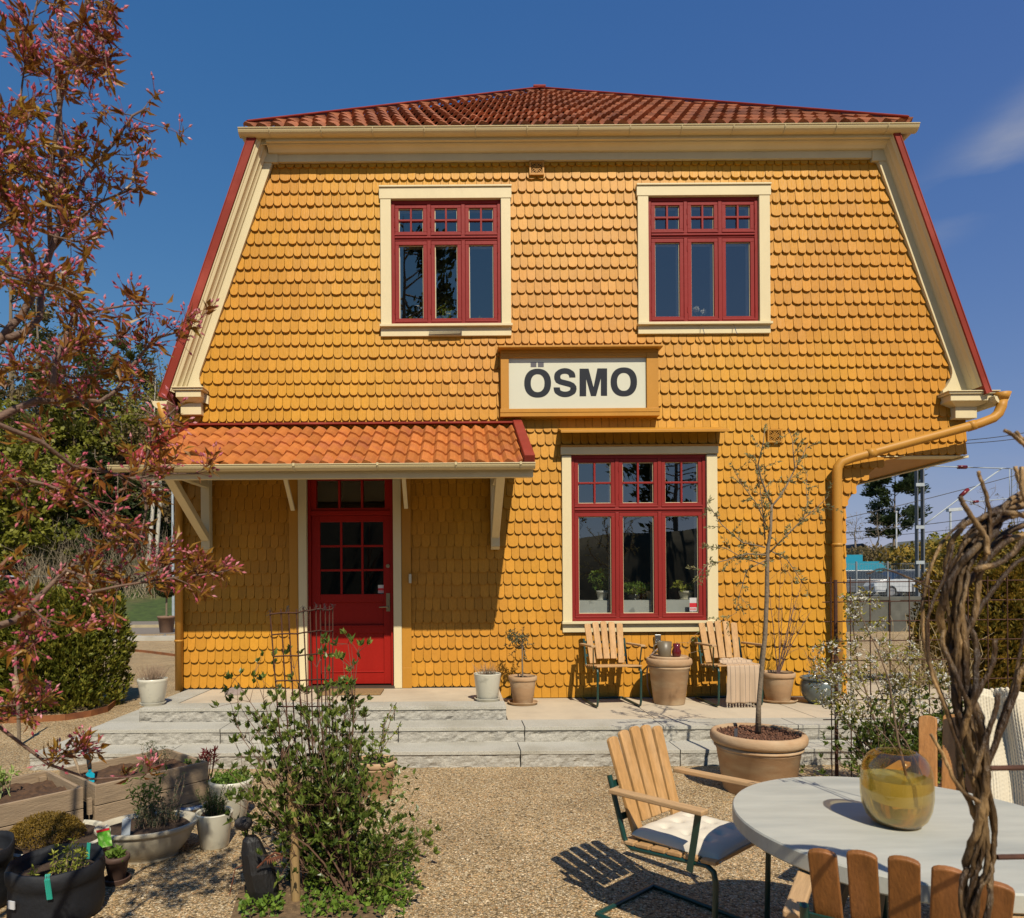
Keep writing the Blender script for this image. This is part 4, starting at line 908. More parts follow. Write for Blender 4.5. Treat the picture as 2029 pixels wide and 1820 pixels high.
for (ox, oy, n, h_, m_) in ((-.03,.06,7,.30,1),(.10,.07,6,.30,0),(.04,.02,60,.13,2)):
    for i in range(n):
        pp, d = limb(tw, s_+Vector((ox+ru(-.1,.1)*(m_==2)+ru(-.02,.02), oy+ru(-.08,.08)*(m_==2), 0)), Vector((ru(-.3,.3),ru(-.3,.3),1.2)), h_*ru(.5,1.1), .0025, 7, .15, sides=4)
        for p in pp[1:]:
            for k in range(5 if m_ != 2 else 3): (lf if m_ == 1 else l2).leaf(p+rv(.004), rv()+Vector((0,0,.4)), rv(), (.045 if m_==1 else .016)*ru(.7,1.2), (.012 if m_==1 else .008))
tw.build('stems', M_twig, t); lf.build('tarragon_leaves', M_fgreen, t); l2.build('thyme_leaves', M_folive, t)
q = MB(); pc = W(250,1640,3.86); q.obox(pc, (.022,.006,.0), (0,.0015,0), (.004,0,.045)); q.add([pc+Vector((-.02,-.002,.045)),pc+Vector((.022,-.002,.045)),pc+Vector((.006,-.002,.062)),pc+Vector((-.02,.002,.045)),pc+Vector((.022,.002,.045)),pc+Vector((.006,.002,.062))],[(0,1,2),(5,4,3),(0,2,5,3),(1,4,5,2)]); q.build('plant_label', mat('zinc_label', (.42,.46,.5), .4), t)
c = G(377,1625); t, s_ = pot(c, .105, .075, .10, M_stone, 'low pot with a blue patterned rim beside the rosemary', lip='plain', soil=.02)
q = MB(); q.lathe(c, [(.085,.10),(.108,.092),(.116,.10),(.113,.112),(.096,.116),(.086,.106)], 40); q.build('rim', mat('blue_white_glaze', (.10,.17,.33), .25, 60, .5, c2=(.6,.62,.6), c2s=30, c2lo=.48, c2hi=.56), t, smooth=True)
tw = MB()
for i in range(60): a = ru(0,6.28); rr = ru(0,.07); limb(tw, s_+Vector((rr*math.cos(a),rr*math.sin(a),0)), (ru(-.5,.5),ru(-.5,.5),1), ru(.01,.04), .001, 2, .2, sides=3)
tw.build('stubble', M_twig, t)
c = G(112,1722); prof = [(0,0),(.17,0),(.2,.03),(.245,.11),(.262,.155),(.275,.165),(.278,.178),(.268,.188),(.252,.182),(.24,.14)]
t, s_ = pot(c, .27, .18, .188, M_white, 'wide cream bowl overflowing with rust-brown sedum', prof=prof, soil=.02)
lf = MB()
for i in range(5200):
    a = ru(0,6.28); rr = math.sqrt(rnd.random()); x = -.06+.20*rr*math.cos(a); y = .19*rr*math.sin(a); h_ = .135*(1-rr*rr)**.6+.008*mnoise.noise(Vector((x*30,y*30,0)))
    lf.leaf(s_+Vector((x,y,h_*ru(.55,1))), rv()+Vector((x*2,y*2,.8)), rv(), ru(.012,.02), .007)
lf.build('sedum', foliage('rust_sedum', [(.09,.055,.012),(.22,.14,.022),(.34,.20,.03)], ns=9), t)
c = G(232,1748); t, s_ = pot(c, .066, .042, .135, mat('brown_clay', (.09,.05,.035), .7, 6, .2), 'small dark brown clay pot with a seedling and a picture label', lip='band', rim=.008, rimh=.028, soil=.02, saucer=.07)
lf = MB()
for i in range(70): lf.leaf(s_+Vector((ru(-.035,.035),ru(-.035,.035),ru(0,.03))), rv()+Vector((0,0,.3)), rv(), ru(.03,.05), .028)
lf.build('leaves', M_fgreen, t)
q = MB(); pc = W(207,1661,3.66); q.obox(pc, (.033,.004,.006), (0,.001,0), (-.008,0,.048)); q.build('seed_label', mat('leafy_picture', (.10,.33,.03), .4, 40, .6, c2=(.55,.7,.3), c2s=30), t)
q = MB(); q.obox(pc+Vector((-.0075,-.0016,.0425)), (.033,.004,.006), (0,.001,0), (-.001,0,.006)); q.build('label_stripe', mat('sticker_red', (.6,.02,.02)), t)
# fabric planters
M_fab = mat('black_fabric', (.007,.008,.011), .7, 20, .3, bump=.4, bs=25)
def bag(c, r, h, label, tags):
    t = thing('fabric_planter', label, 'fabric planter', c, 'black fabric planting bags')
    wb = lambda rr, z, a: .018*mnoise.noise(Vector((math.cos(a)*1.6, math.sin(a)*1.6, c.x*5+z*3)))*(z/h)*1.5
    q = MB(); n = 60; prof = [(0,0),(r*.95,0),(r,.02),(r*1.02,h*.3),(r*1.0,h*.6),(r*1.01,h-.075),(r*1.035,h-.07),(r*1.05,h-.035),(r*1.035,h),(r*1.0,h+.004),(r*.975,h-.03),(r*.95,h*.5)]
    q.lathe(c, prof, n, 1, 1, 0, wb)
    q.v = [tuple(Vector(p)+Vector((p[0]-c.x, p[1]-c.y, 0))*(.05*mnoise.noise(Vector((p[0]*9,p[1]*9,p[2]*5))))) for p in q.v]
    q.build('bag', M_fab, t, smooth=True)
    q = MB(); q.lathe(c+Vector((0,0,h*.72)), [(r*.97,0)]+[(r*.97*(1-k/6), .02*math.sin(k)) for k in range(1,6)]+[(.001,.01)], 30, 1,1,0, lambda rr,z,a: .02*mnoise.noise(Vector((rr*20*math.cos(a),rr*20*math.sin(a),c.x)))); q.build('soil', M_soil, t, smooth=True)
    for a in tags:
        q = MB(); d = Vector((math.cos(a), math.sin(a), 0)); s2 = Vector((-d.y, d.x, 0)); 
        for k in range(3): q.tube([c+d*r*.97+Vector((0,0,h-.07))+s2*(k-1)*.007, c+d*r*1.0+Vector((0,0,h+.01))+s2*(k-1)*.007, c+d*r*1.07+Vector((0,0,h-.01))+s2*(k-1)*.007, c+d*r*1.07+Vector((0,0,h-.10))+s2*((k-1)*.007+.01)], .005, 5)
        q.build('green_strap', mat('teal_cord', (.02,.30,.22), .6), t)
    return t
c = Vector((-1.975, 3.33, 0)); t = bag(c, .205, .265, 'black fabric planting bag with teal straps and a few yellowing shoots', (-1.2, 1.3))
q = MB(); d = Vector((-.15,-.99,0)); pc = W(58,1778,3.2); q.obox(c+Vector((-.08,-.213,.145)), (.018,-.006,0), (.001,.003,0), (0,0,.018)); q.build('white_tag', mat('white_card', (.6,.6,.6)), t)
lf = MB(); tw = MB()
for i in range(12):
    pp, d = limb(tw, c+Vector((ru(-.02,.12),ru(-.12,.12),.19)), (ru(-.4,.4),ru(-.4,.4),1), ru(.06,.16), .002, 4, .3, sides=3)
    for p in pp[1:]:
        for k in range(5): lf.leaf(p, rv()+Vector((0,0,.4)), rv(), .03, .01)
tw.build('stems', M_twig, t); lf.build('leaves', M_fyel, t)
bag(Vector((-2.47,3.42,0)), .19, .30, 'black fabric planting bag cut off by the left edge of the photo', ())
# ---------------------------------------------------------------- raised beds
M_pw = mat('weathered_plank', (.31,.22,.135), .85, 6, .25, (1,1,9), bump=.4, bs=25, c2=(.36,.25,.15), c2s=2.2, c2lo=.45, c2hi=.7)
def bed(name, label, P, e, f, L_, D_, h, nb):
    t = thing(name, label, 'planter box', P, 'wooden planter boxes'); bh = h/nb; th = .02; e = Vector(e); f = Vector(f); e3 = lambda a,b,z: P+e*a+f*b+Vector((0,0,z))
    for k in range(nb):
        z = bh*(k+.5); g_ = bh/2-.0025
        for (a, b, ax, ay) in ((L_/2, th/2, e*(L_/2), f*th/2), (L_/2, D_-th/2, e*(L_/2), f*th/2)):
            q = MB(); q.obox(e3(a,b+ru(-.002,.002),z), ax, ay, (0,0,g_)); q.build('side_board', M_pw, t, bevel=.003)
        for (a, b) in ((th/2, D_/2), (L_-th/2, D_/2)):
            q = MB(); q.obox(e3(a,b,z), e*th/2, f*(D_/2-th-.001), (0,0,g_)); q.build('end_board', M_pw, t, bevel=.003)
    for (a,b) in ((.045,.035),(L_-.045,.035),(.045,D_-.035),(L_-.045,D_-.035)):
        q = MB(); q.obox(e3(a,b,h/2-.01), e*.02, f*.014, (0,0,h/2-.02)); q.build('corner_post', M_pw, t)
    q = MB(); N = 26
    for j in range(N+1):
        for i in range(N+1):
            a = th+(L_-2*th)*i/N; b = th+(D_-2*th)*j/N; q.v.append(tuple(e3(a,b,h-.055+.022*mnoise.noise(Vector((a*9,b*9,P.x)))+.014*mnoise.noise(Vector((a*30,b*30,P.x))))))
    for j in range(N):
        for i in range(N): k = j*(N+1)+i; q.f.append((k,k+1,k+N+2,k+N+1))
    q.build('soil', mat('brown_soil', (.085,.043,.02), .95, 30, .5, bump=1, bs=50), t)
    return t, e3
e = Vector((.66,.75,0)).normalized(); f = Vector((-.75,.66,0)).normalized()
t1_, E1_ = bed('planter_box', 'weathered plank planter box with a trowel stuck in its soil', Vector((-2.224,4.16,0)), e, f, .74, .60, .39, 3)
t2_, E2_ = bed('planter_box', 'weathered plank planter box with a celery-green clump, at the left edge', Vector((-2.27,4.13,0))-e*.80, e, f, .79, .60, .39, 3)
q = MB(); q.obox(E1_(-.022,.03,.26), e*.012, f*.012, (0,0,.05)); q.build('hinge_block', M_pw, t1_)
def bedplants(t, E3, a0, a1, b0, b1, n, hh, mt, name, lw=(.03,.014)):
    lf = MB(); tw = MB()
    for i in range(n):
        pp, d = limb(tw, E3(ru(a0,a1), ru(b0,b1), .34), (ru(-.4,.4),ru(-.4,.4),1), hh*ru(.6,1.1), .002, 4, .25, sides=3)
        for p in pp[1:]:
            for k in range(4): lf.leaf(p, rv()+Vector((0,0,.5)), rv(), lw[0]*ru(.7,1.2), lw[1])
    tw.build(name+'_stems', M_twig, t); lf.build(name, mt, t)
bedplants(t1_, E1_, .5,.66,.38,.55,26,.13,M_folive,'lavender',(.02,.006)); bedplants(t1_, E1_, .6,.7,.04,.1,5,.07,M_fgreen,'lettuce')
bedplants(t1_, E1_, .3,.6,.2,.4,8,.03,M_fgreen,'sprouts',(.02,.01))
lf = MB(); tw = MB()
for i in range(22):
    c = E2_(.40+ru(-.08,.10), .40+ru(-.08,.08), .33); pp, d = limb(tw, c, (ru(-.25,.25),ru(-.25,.25),1), ru(.07,.15), .004, 4, .12, sides=4)
    for k in range(8): lf.leaf(pp[-1]+rv(.015), rv()+Vector((0,0,.5)), rv(), ru(.03,.045), .024)
tw.build('celery_stalks', mat('pale_stalk', (.35,.42,.16), .5), t2_); lf.build('celery_leaves', foliage('celery', [(.12,.2,.03),(.28,.36,.08),(.42,.46,.16)]), t2_)
# trowel
p0 = W(181,1545,4.40); p1 = W(178,1525,4.41); p2 = W(172,1474,4.42); t = thing('trowel', 'blue and black garden trowel with an orange grip end, stuck in the soil', 'trowel', W(183,1548,4.4))
d = (p2-p1).normalized(); q = MB(); q.tube([p1, p1+d*.02, p1.lerp(p2,.5), p2-d*.02], [.011,.013,.0145,.013], 10); q.build('grip', mat('black_rubber', (.02,.02,.022), .5), t, smooth=True)
q = MB(); q.tube([p2-d*.02, p2-d*.004, p2+d*.006], [.0135,.014,.011], 10); q.build('grip_end', mat('orange_plastic', (.75,.13,.02), .4), t, smooth=True)
q = MB(); s2 = Vector((1,0,0)); b_ = W(184,1550,4.40); q.tube([p1,p1-d*.02],[.012,.008],8)
q.add([p1-d*.015-s2*.012, p1-d*.015+s2*.012, p1-d*.03+s2*.03, b_-d*.02+s2*.008, b_-d*.03, b_-d*.01-s2*.012, p1-d*.03-s2*.028]+[x+Vector((0,-.006,0)) for x in (p1-d*.015-s2*.012, p1-d*.015+s2*.012, p1-d*.03+s2*.03, b_-d*.02+s2*.008, b_-d*.03, b_-d*.01-s2*.012, p1-d*.03-s2*.028)], [(6,5,4,3,2,1,0),(7,8,9,10,11,12,13)]+[(i,(i+1)%7,(i+1)%7+7,i+7) for i in range(7)])
q.build('blade', mat('turquoise_plastic', (.01,.36,.48), .4), t)
q = MB(); a = W(150,1500,4.5); q.tube([W(158,1540,4.4), W(154,1520,4.42), W(147,1503,4.44), W(146,1488,4.45), W(150,1482,4.46), W(156,1488,4.45)], .009, 8)
q.top('fork_handle', M_pw, 'bent pale wooden tool handle standing in the corner of the planter box', 'tool handle', smooth=True)
# red peony shoots beside the box
t = thing('peony_shoots', 'dark red peony shoots rising at the end of the planter box', 'plant', G(408,1600)); tw = MB(); lf = MB(); b0 = G(408,1600)
for i in range(10):
    tip = W(411+ru(-14,16), 1490+ru(-8,22), b0.y+ru(-.05,.05)); pts = [b0+Vector((ru(-.03,.03),ru(-.03,.03),0)), b0.lerp(tip,.5)+rv(.01), tip]; tw.tube(pts, [.004,.0035,.003], 5)
    for k in range(14): lf.leaf(tip-Vector((0,0,ru(0,.04))), rv()+Vector((0,0,.7)), rv(), ru(.03,.055), .009)
M_peony = foliage('peony_red', [(.08,.008,.012),(.18,.02,.02),(.25,.05,.03)]); tw.build('stems', M_peony, t); lf.build('leaves', M_peony, t)
# ---------------------------------------------------------------- chairs
M_teak = mat('oiled_teak', (.50,.27,.095), .55, 9, .22, (6,6,.6), bump=.2, bs=30, c2=(.58,.35,.16), c2s=1.2)
M_teakh = mat('oiled_teak_across', (.48,.27,.11), .55, 9, .22, (.6,6,6), bump=.2, bs=30, c2=(.58,.37,.19), c2s=1.2)
M_green = mat('dark_green_steel', (.008,.045,.035), .3, 3, .1, spec=.6)
def slat(q, p, q2, w, th, side, nrm, rnd_top=True):
    """rounded-top board from p to q2"""
    p = Vector(p); q2 = Vector(q2); d = (q2-p); l = d.length; d.normalize(); side = Vector(side); nrm = Vector(nrm)
    pts = [(-w/2,0),(w/2,0)]
    n = 7; hh = w*.22
    for i in range(n+1): t = math.pi*i/n; pts.append((w/2*math.cos(t), l-hh+hh*math.sin(t)))
    m_ = len(pts); v = [p+side*a+d*b-nrm*th/2 for a,b in pts]+[p+side*a+d*b+nrm*th/2 for a,b in pts]
    q.add(v, [tuple(reversed(range(m_))), tuple(range(m_,2*m_))]+[(i,(i+1)%m_,(i+1)%m_+m_,i+m_) for i in range(m_)])
def make_chair(label, loc, rz, group='slatted garden armchairs'):
    t = thing('garden_chair', label, 'chair', loc, group, rz); WL[t.name] = Vector((0,0,0))
    hw = .235; tr = .0125; sf_, sb = .435, .400; yf, yb = -.22, .20        # local: sitter faces -y
    q = MB()
    tilt = Vector((0,.30,1)).normalized()
    for s in (-1,1):
        x = s*hw
        pts = [(x,.38,tr),(x,-.17,tr),(x,-.205,tr+.012),(x,-.222,tr+.05),(x,yf-.01,sf_-.07),(x,yf-.002,sf_-.03),(x,yf+.03,sf_-.012),(x,yb-.02,sb-.012),(x,yb+.01,sb+.005),(x,yb+.022,sb+.03)]
        e = Vector((x,yb+.022,sb+.03))+tilt*.28; q.tube(pts+[tuple(e)], tr, 8)
    q.tube([(-hw,.38,tr),(hw,.38,tr)], tr, 8); 
    f = q.build('frame', M_green, t, world=False, smooth=True); f.modifiers.new('e','EDGE_SPLIT').split_angle = R(60)
    q = MB()
    for k in (.09, .24):
        c = Vector((0,yb+.022-.006,sb+.03))+tilt*k; q.bar(c-Vector((hw,0,0)), c+Vector((hw,0,0)), .03, .006, tilt.cross(Vector((1,0,0))))
    q.build('back_rail', M_green, t, world=False)
    for s in (-1,1):
        q = MB(); q.bar((s*(hw+.016), -.12, sb-.02), (s*(hw+.03), -.17, .635), .028, .006, (1,0,0)); q.build('arm_support', M_green, t, world=False)
        q = MB(); q.obox((s*(hw+.035), .03, .648), (.026,0,0), (0,.235,-.006), (0,.0,.011)); q.build('armrest', M_teak if False else mat('arm_teak', (.50,.31,.15), .6, 9, .2, (6,.6,6), bump=.2, bs=30), t, world=False, bevel=.005)
    for i in range(6):                                                     # seat boards run across
        y = yf+.018+i*.080; z = sf_+(sb-sf_)*(y-yf)/(yb-yf)+.008; q = MB(); q.obox((0,y,z), (hw+.012,0,0), (0,.034,-.003), (0,0,.009)); q.build('seat_slat', M_teakh, t, world=False, bevel=.004)
    for i in range(5):
        a = (i-2); bx = a*.082; tx = a*.094; p = Vector((bx,yb+.022-.03,sb+.03))+tilt*(.05 if abs(a)<2 else .0); e = Vector((tx,yb+.022-.03,sb+.03))+tilt*(.482-.006*a*a)
        d = (e-p).normalized(); side = Vector((1,0,0)); side = (side-d*side.dot(d)).normalized(); q = MB(); slat(q, p, e, .071, .02, side, tilt.cross(Vector((-1,0,0))).normalized()); q.build('back_slat', M_teak, t, world=False, bevel=.004)
    return t
def place(src, label, loc, rz):
    c = copy_tree(src); c.location = loc; c.rotation_euler = (0,0,rz); c['label'] = label; c['category'] = 'chair'; c['group'] = src['group']; return c
chA = make_chair('slatted garden armchair with a white seat cushion on the gravel', (1.09,3.13,0), R(40.5))
chB = place(chA, 'slatted garden armchair seen from behind, tucked against the round table', (1.33,2.02,0), R(146))
chC = place(chA, 'empty slatted garden armchair by the wall under the window', (W(1213,1390,7.45).x, 7.42, P2), R(5))
chD = place(chA, 'slatted garden armchair by the wall with a striped throw on its seat', (W(1446,1390,7.45).x, 7.42, P2), R(3))
chE = place(chA, 'slatted garden armchair on the far side of the table with a knitted blanket', (2.25,3.02,0), R(-46)); chE.scale = (1.07,1.07,1.07)
M_teakd = mat('red_brown_teak', (.24,.092,.020), .5, 9, .25, (6,6,.6), bump=.2, bs=30, c2=(.33,.13,.04), c2s=1.2)
M_teako = mat('orange_teak', (.46,.20,.055), .5, 9, .25, (6,6,.6), bump=.2, bs=30, c2=(.52,.26,.09), c2s=1.2)
for ch, mm_ in ((chB, M_teakd), (chE, M_teako)):
    for o in ch.children:
        if o.name.startswith('back_slat'): o.data = o.data.copy(); o.data.materials[0] = mm_
# cushions
M_cush = mat('cream_cotton', (.68,.61,.49), .9, 4, .04, bump=.15, bs=300)
def cushion(label, base, rz, L_=.44):
    q = MB(); N = 40; Mx = Matrix.Rotation(rz, 4, 'Z'); Mx.translation = Vector(base)
    for s in (1,-1):
        for j in range(N+1):
            for i in range(N+1):
                u, v = -1+2*i/N, -1+2*j/N; e = max(0,(1-abs(u)**5))**.45*max(0,(1-abs(v)**5))**.45; pin = 1-.05*(1-abs(u)**2)*(abs(v)**6) 
                h = .045*e
                for (a,b) in [(x,y) for x in (-.5,0,.5) for y in (-.5,0,.5)]:
                    h -= .022*math.exp(-((u-a)**2+(v-b)**2)/.012)*(s > 0)
                h += .006*mnoise.noise(Vector((u*3,v*3,1)))*e
                q.v.append(tuple(Mx @ Vector((u*L_/2*(1-.04*(1-v*v)), v*L_/2*(1-.04*(1-u*u)), .05+s*h*(1 if s > 0 else .6)-.012))))
        b = 0 if s > 0 else (N+1)**2
        for j in range(N):
            for i in range(N):
                k = b+j*(N+1)+i; q.f.append((k,k+1,k+N+2,k+N+1) if s > 0 else (k,k+N+1,k+N+2,k+1))
    return q.top('seat_cushion', M_cush, label, 'cushion', smooth=True)
def local(ch, p): return Matrix.Translation(ch.location) @ Matrix.Rotation(ch.rotation_euler.z,4,'Z') @ (Vector(p)*ch.scale.x)
cushion('tufted cream cushion on the chair beside the round table', local(chA,(0,-.02,.405)), R(40.5))
cushion('tufted cushion on the chair seen from behind', local(chB,(0,-.02,.405)), R(146))
# striped throw on chair D
def throw(name, label, ch):
    t = thing(name, label, 'blanket', local(ch,(0,0,.43)))
    M_st = bpy.data.materials.new('striped_cotton'); M_st.use_nodes = True; n = M_st.node_tree; N = n.nodes; p = N['Principled BSDF']; p.inputs['Roughness'].default_value = .95
    tcn = N.new('ShaderNodeTexCoord'); sp_ = N.new('ShaderNodeSeparateXYZ'); lk(n, tcn.outputs['Object'], sp_.inputs[0])
    mm = N.new('ShaderNodeMath'); mm.operation = 'PINGPONG'; mm.inputs[1].default_value = .026; lk(n, sp_.outputs[0], mm.inputs[0])
    gt = N.new('ShaderNodeMath'); gt.operation = 'LESS_THAN'; gt.inputs[1].default_value = .0022; lk(n, mm.outputs[0], gt.inputs[0])
    mxx = N.new('ShaderNodeMix'); mxx.data_type = 'RGBA'; mxx.inputs['A'].default_value = (.50,.36,.24,1); mxx.inputs['B'].default_value = (.16,.12,.10,1); lk(n, gt.outputs[0], mxx.inputs['Factor']); lk(n, mxx.outputs['Result'], p.inputs['Base Color'])
    q = MB(); nx, ny = 30, 36
    for j in range(ny+1):
        for i in range(nx+1):
            u = -1+2*i/nx; s_ = j/ny*.62; x = .04+u*(.18+.0*s_)-.02*(s_/.62)
            if s_ < .22: y = .02-s_-0.02; z = .452+.006*mnoise.noise(Vector((u*3,s_*12,0)))
            else:
                k = s_-.22; y = -.235-.012*min(1,k*12)-.012*math.sin(u*9+1)*min(1,k*4); z = .452-.004-k
            if s_ < .05: z += .03*math.sin(min(1,(.05-s_)/.05)*math.pi)+.0
            q.v.append(tuple(local(ch,(x+.005*mnoise.noise(Vector((u*2,s_*9,4))),y,z))))
    for j in range(ny):
        for i in range(nx): k = j*(nx+1)+i; q.f.append((k,k+1,k+nx+2,k+nx+1))
    o = q.build('cloth', M_st, t, smooth=True); so = o.modifiers.new('s','SOLIDIFY'); so.thickness = .004
    q = MB(); M = 12                       # rolled end lying on the seat
    for k in range(3): q.tube([local(ch,(-.12+.30*i/8+.02, .03+.018*k-.01*math.sin(i), .462+.012*(k%2)+.006*math.sin(i*1.3+k))) for i in range(9)], [.012,.02,.024,.022,.024,.02,.023,.02,.010], 8)
    q.build('folded_end', M_st, t, smooth=True)
    q = MB()
    for i in range(11):
        x = -.155+.032*i; b0 = local(ch,(x,-.247,.052)); q.tube([b0, b0-Vector((0,0,.022))], .005, 5); q.tube([b0-Vector((0,0,.022)), b0-Vector((0,0,.03)), b0-Vector((ru(-.006,.006),0,.045))], [.007,.003,.006], 5)
    q.build('fringe', mat('fringe_cotton', (.55,.45,.34), .95), t)
throw('striped_throw', 'beige striped cotton throw with a knotted fringe over the wall chair seat', chD)
# knitted blanket on chair E
t = thing('knitted_blanket', 'chunky cream knitted blanket draped over the chair beyond the table', 'blanket', local(chE,(0,0,.5)))
M_knit = bpy.data.materials.new('cream_knit'); M_knit.use_nodes = True; n = M_knit.node_tree; N = n.nodes; p = N['Principled BSDF']; p.inputs['Roughness'].default_value = .95; p.inputs['Base Color'].default_value = (.64,.56,.42,1)
q = MB(); nx, ny = 150, 190
def knit(u, s):                         # u across, s along the drape: seat -> back -> over
    x = .17+.14*u + .03*math.sin(s*5)
    if s < .30: y = -.20+s*1.0; z = .455+.02*math.sin(u*4+s*9)
    elif s < .85: k = (s-.30); y = .10+.05*math.sin(k*5)+k*.26; z = .455+k*1.0
    else: k = s-.85; y = .26+.06*math.sin(min(k*10,3.14)/2)+.01; z = 1.0+.03*math.sin(min(1,k*8)*3.14)-max(0,k-.05)
    fold = .022*math.sin(u*7+s*3+math.sin(s*7))+.012*mnoise.noise(Vector((u*4,s*6,2)))
    return Vector((x, y-fold-.035, z+fold*.4))
for j in range(ny+1):
    for i in range(nx+1):
        u = -1+2*i/nx; s_ = 1.05*j/ny; p_ = knit(u, s_); rib = .0032*abs(math.sin(i*math.pi/5))+.0028*abs(math.sin(j*math.pi/3.0+ (math.pi/2)*(int(i/5)%2)))
        q.v.append(tuple(local(chE, p_+Vector((0,-rib,rib*.3)))))
for j in range(ny):
    for i in range(nx): k = j*(nx+1)+i; q.f.append((k,k+1,k+nx+2,k+nx+1))
o = q.build('knit', M_knit, t, smooth=True); so = o.modifiers.new('s','SOLIDIFY'); so.thickness = .01
# ---------------------------------------------------------------- table, vase
TC = Vector((1.63,2.475,0)); TR = .585
M_conc = mat('pale_concrete', (.46,.45,.385), .6, 5, .12, (.6,3,1), bump=.08, bs=60, c2=(.37,.37,.325), c2s=2.2, c2lo=.5, c2hi=.7)
t = thing('round_table', 'round pale grey concrete garden table with a glass vase on it', 'table', TC)
q = MB(); q.lathe(TC+Vector((0,0,.668)), [(0,0),(TR-.006,0),(TR,.006),(TR,.054),(TR-.004,.06),(0,.06)], 96); o = q.build('tabletop', M_conc, t, smooth=True); o.modifiers.new('e','EDGE_SPLIT').split_angle = R(30)
for a in (30,120,210,300):
    q = MB(); d = Vector((math.cos(R(a)),math.sin(R(a)),0)); q.bar(TC+d*.16+Vector((0,0,.667)), TC+d*.36+Vector((0,0,.0)), .05, .05); q.build('leg', mat('table_steel', (.03,.03,.03), .5), t)
TZ = .7285; vc = Vector((1.575,2.44,TZ))
def vglass(name, c, ior=1.45, dens=0):
    mt = bpy.data.materials.new(name); mt.use_nodes = True; p = mt.node_tree.nodes['Principled BSDF']; p.inputs['Base Color'].default_value = (*c,1); p.inputs['Roughness'].default_value = .01; p.inputs['Transmission Weight'].default_value = 1; p.inputs['IOR'].default_value = ior; return mt
def thin_glass(name, c):
    mt = bpy.data.materials.new(name); mt.use_nodes = True; n = mt.node_tree; N = n.nodes; N.remove(N['Principled BSDF']); out = N['Material Output']
    tr = N.new('ShaderNodeBsdfTransparent'); tr.inputs[0].default_value = (*c,1); gl = N.new('ShaderNodeBsdfGlossy'); gl.inputs['Roughness'].default_value = .02
    lw = N.new('ShaderNodeLayerWeight'); lw.inputs[0].default_value = .25; mr = N.new('ShaderNodeMapRange'); mr.inputs[3].default_value = .03; mr.inputs[4].default_value = .55
    df = N.new('ShaderNodeBsdfDiffuse'); df.inputs[0].default_value = (.40,.20,.04,1); m0 = N.new('ShaderNodeMixShader'); m0.inputs[0].default_value = .03
    ms = N.new('ShaderNodeMixShader'); lk(n, lw.outputs['Facing'], mr.inputs[0]); lk(n, mr.outputs[0], ms.inputs[0]); lk(n, tr.outputs[0], m0.inputs[1]); lk(n, df.outputs[0], m0.inputs[2]); lk(n, m0.outputs[0], ms.inputs[1]); lk(n, gl.outputs[0], ms.inputs[2]); lk(n, ms.outputs[0], out.inputs[0]); return mt
t = thing('glass_vase', 'bulbous amber glass vase half full of water on the table', 'vase', vc)
outer = [(0,0),(.050,.0),(.075,.008),(.095,.030),(.108,.065),(.1135,.105),(.114,.150),(.1115,.190),(.104,.222),(.090,.247),(.072,.261),(.060,.265)]
q = MB(); prof = outer + [(.056,.263)]+[(max(r_-.004,0), z_ + (.006 if r_ < .05 else 0)) for r_, z_ in reversed(outer)][1:]
q.lathe(vc, prof, 64); q.build('glass', thin_glass('amber_glass', (.95,.86,.60)), t, smooth=True)
wz = .172; q = MB(); win = [(0,.0062),(.046,.0065),(.070,.0125),(.090,.0325),(.1035,.066),(.109,.105),(.1095,.150),(.108,wz),(0,wz)]
q.lathe(vc, win, 64); M_wat = vglass('vase_water', (.90,.88,.52), 1.33); M_wat.node_tree.nodes['Principled BSDF'].inputs['Transmission Weight'].default_value = .72; o = q.build('water', M_wat, t, smooth=True); o.modifiers.new('e','EDGE_SPLIT').split_angle = R(60)
# branches with white blossom in the vase
M_blos = foliage('white_blossom', [(.55,.50,.38),(.75,.72,.62),(.8,.78,.7)], trl=.2, ns=9)
M_bleaf = foliage('bronze_young_leaf', [(.14,.11,.015),(.28,.24,.035),(.34,.36,.07)])
t = thing('blossom_branches', 'long thin blossoming branches standing in the amber vase', 'branches', vc+Vector((0,0,.05))); tw = MB(); lf = MB(); bl = MB()
def vb(pts, r, y0, y1, flo=.5):
    P = [W(u,v,y0+(y1-y0)*k/(len(pts)-1)) for k,(u,v) in enumerate(pts)]
    tw.tube(P, [r*(1-.7*k/(len(P)-1)) for k in range(len(P))], 7)
    return P
def blossom(p, d, n=7, s=1.0):
    for k in range(n):
        c = p+rv(.022*s); tw.tube([p, c], .0007, 3, caps=False)
        if rnd.random() < .55:
            for j in range(5): bl.leaf(c, rv()+d*.2, rv(), .013*s, .008*s)
        else: bl.leaf(c, rv()+Vector((0,0,1)), rv(), .010*s, .007*s); bl.leaf(c, rv()+Vector((0,0,1)), rv(), .010*s, .007*s)
    for k in range(14): lf.leaf(p+rv(.028*s), rv()+d*.5, rv(), ru(.018,.03)*s, .009*s)
def flowered(P, s0, s=1.0, dens=.035, side=.12):
    tot = len(P)-1
    for i in range(tot):
        if i/tot < s0: continue
        a, b = P[i], P[i+1]; n = max(1, int((b-a).length/dens)); d = (b-a).normalized()
        for k in range(n):
            p = a.lerp(b, (k+.5)/n)
            if rnd.random() < .75:
                pp, dd = limb(tw, p, d*.7+rv(.9), ru(.02,side), .0014, 3, .2, sides=3); blossom(pp[-1], dd, s=s)
    blossom(P[-1], Vector((0,0,1)), 10, s)
A_ = vb([(1805,1592),(1800,1560),(1790,1510),(1780,1470),(1772,1420),(1762,1350),(1740,1290),(1715,1240),(1700,1205)], .005, 2.42, 2.62); flowered(A_, .74, .6, .04, .05)
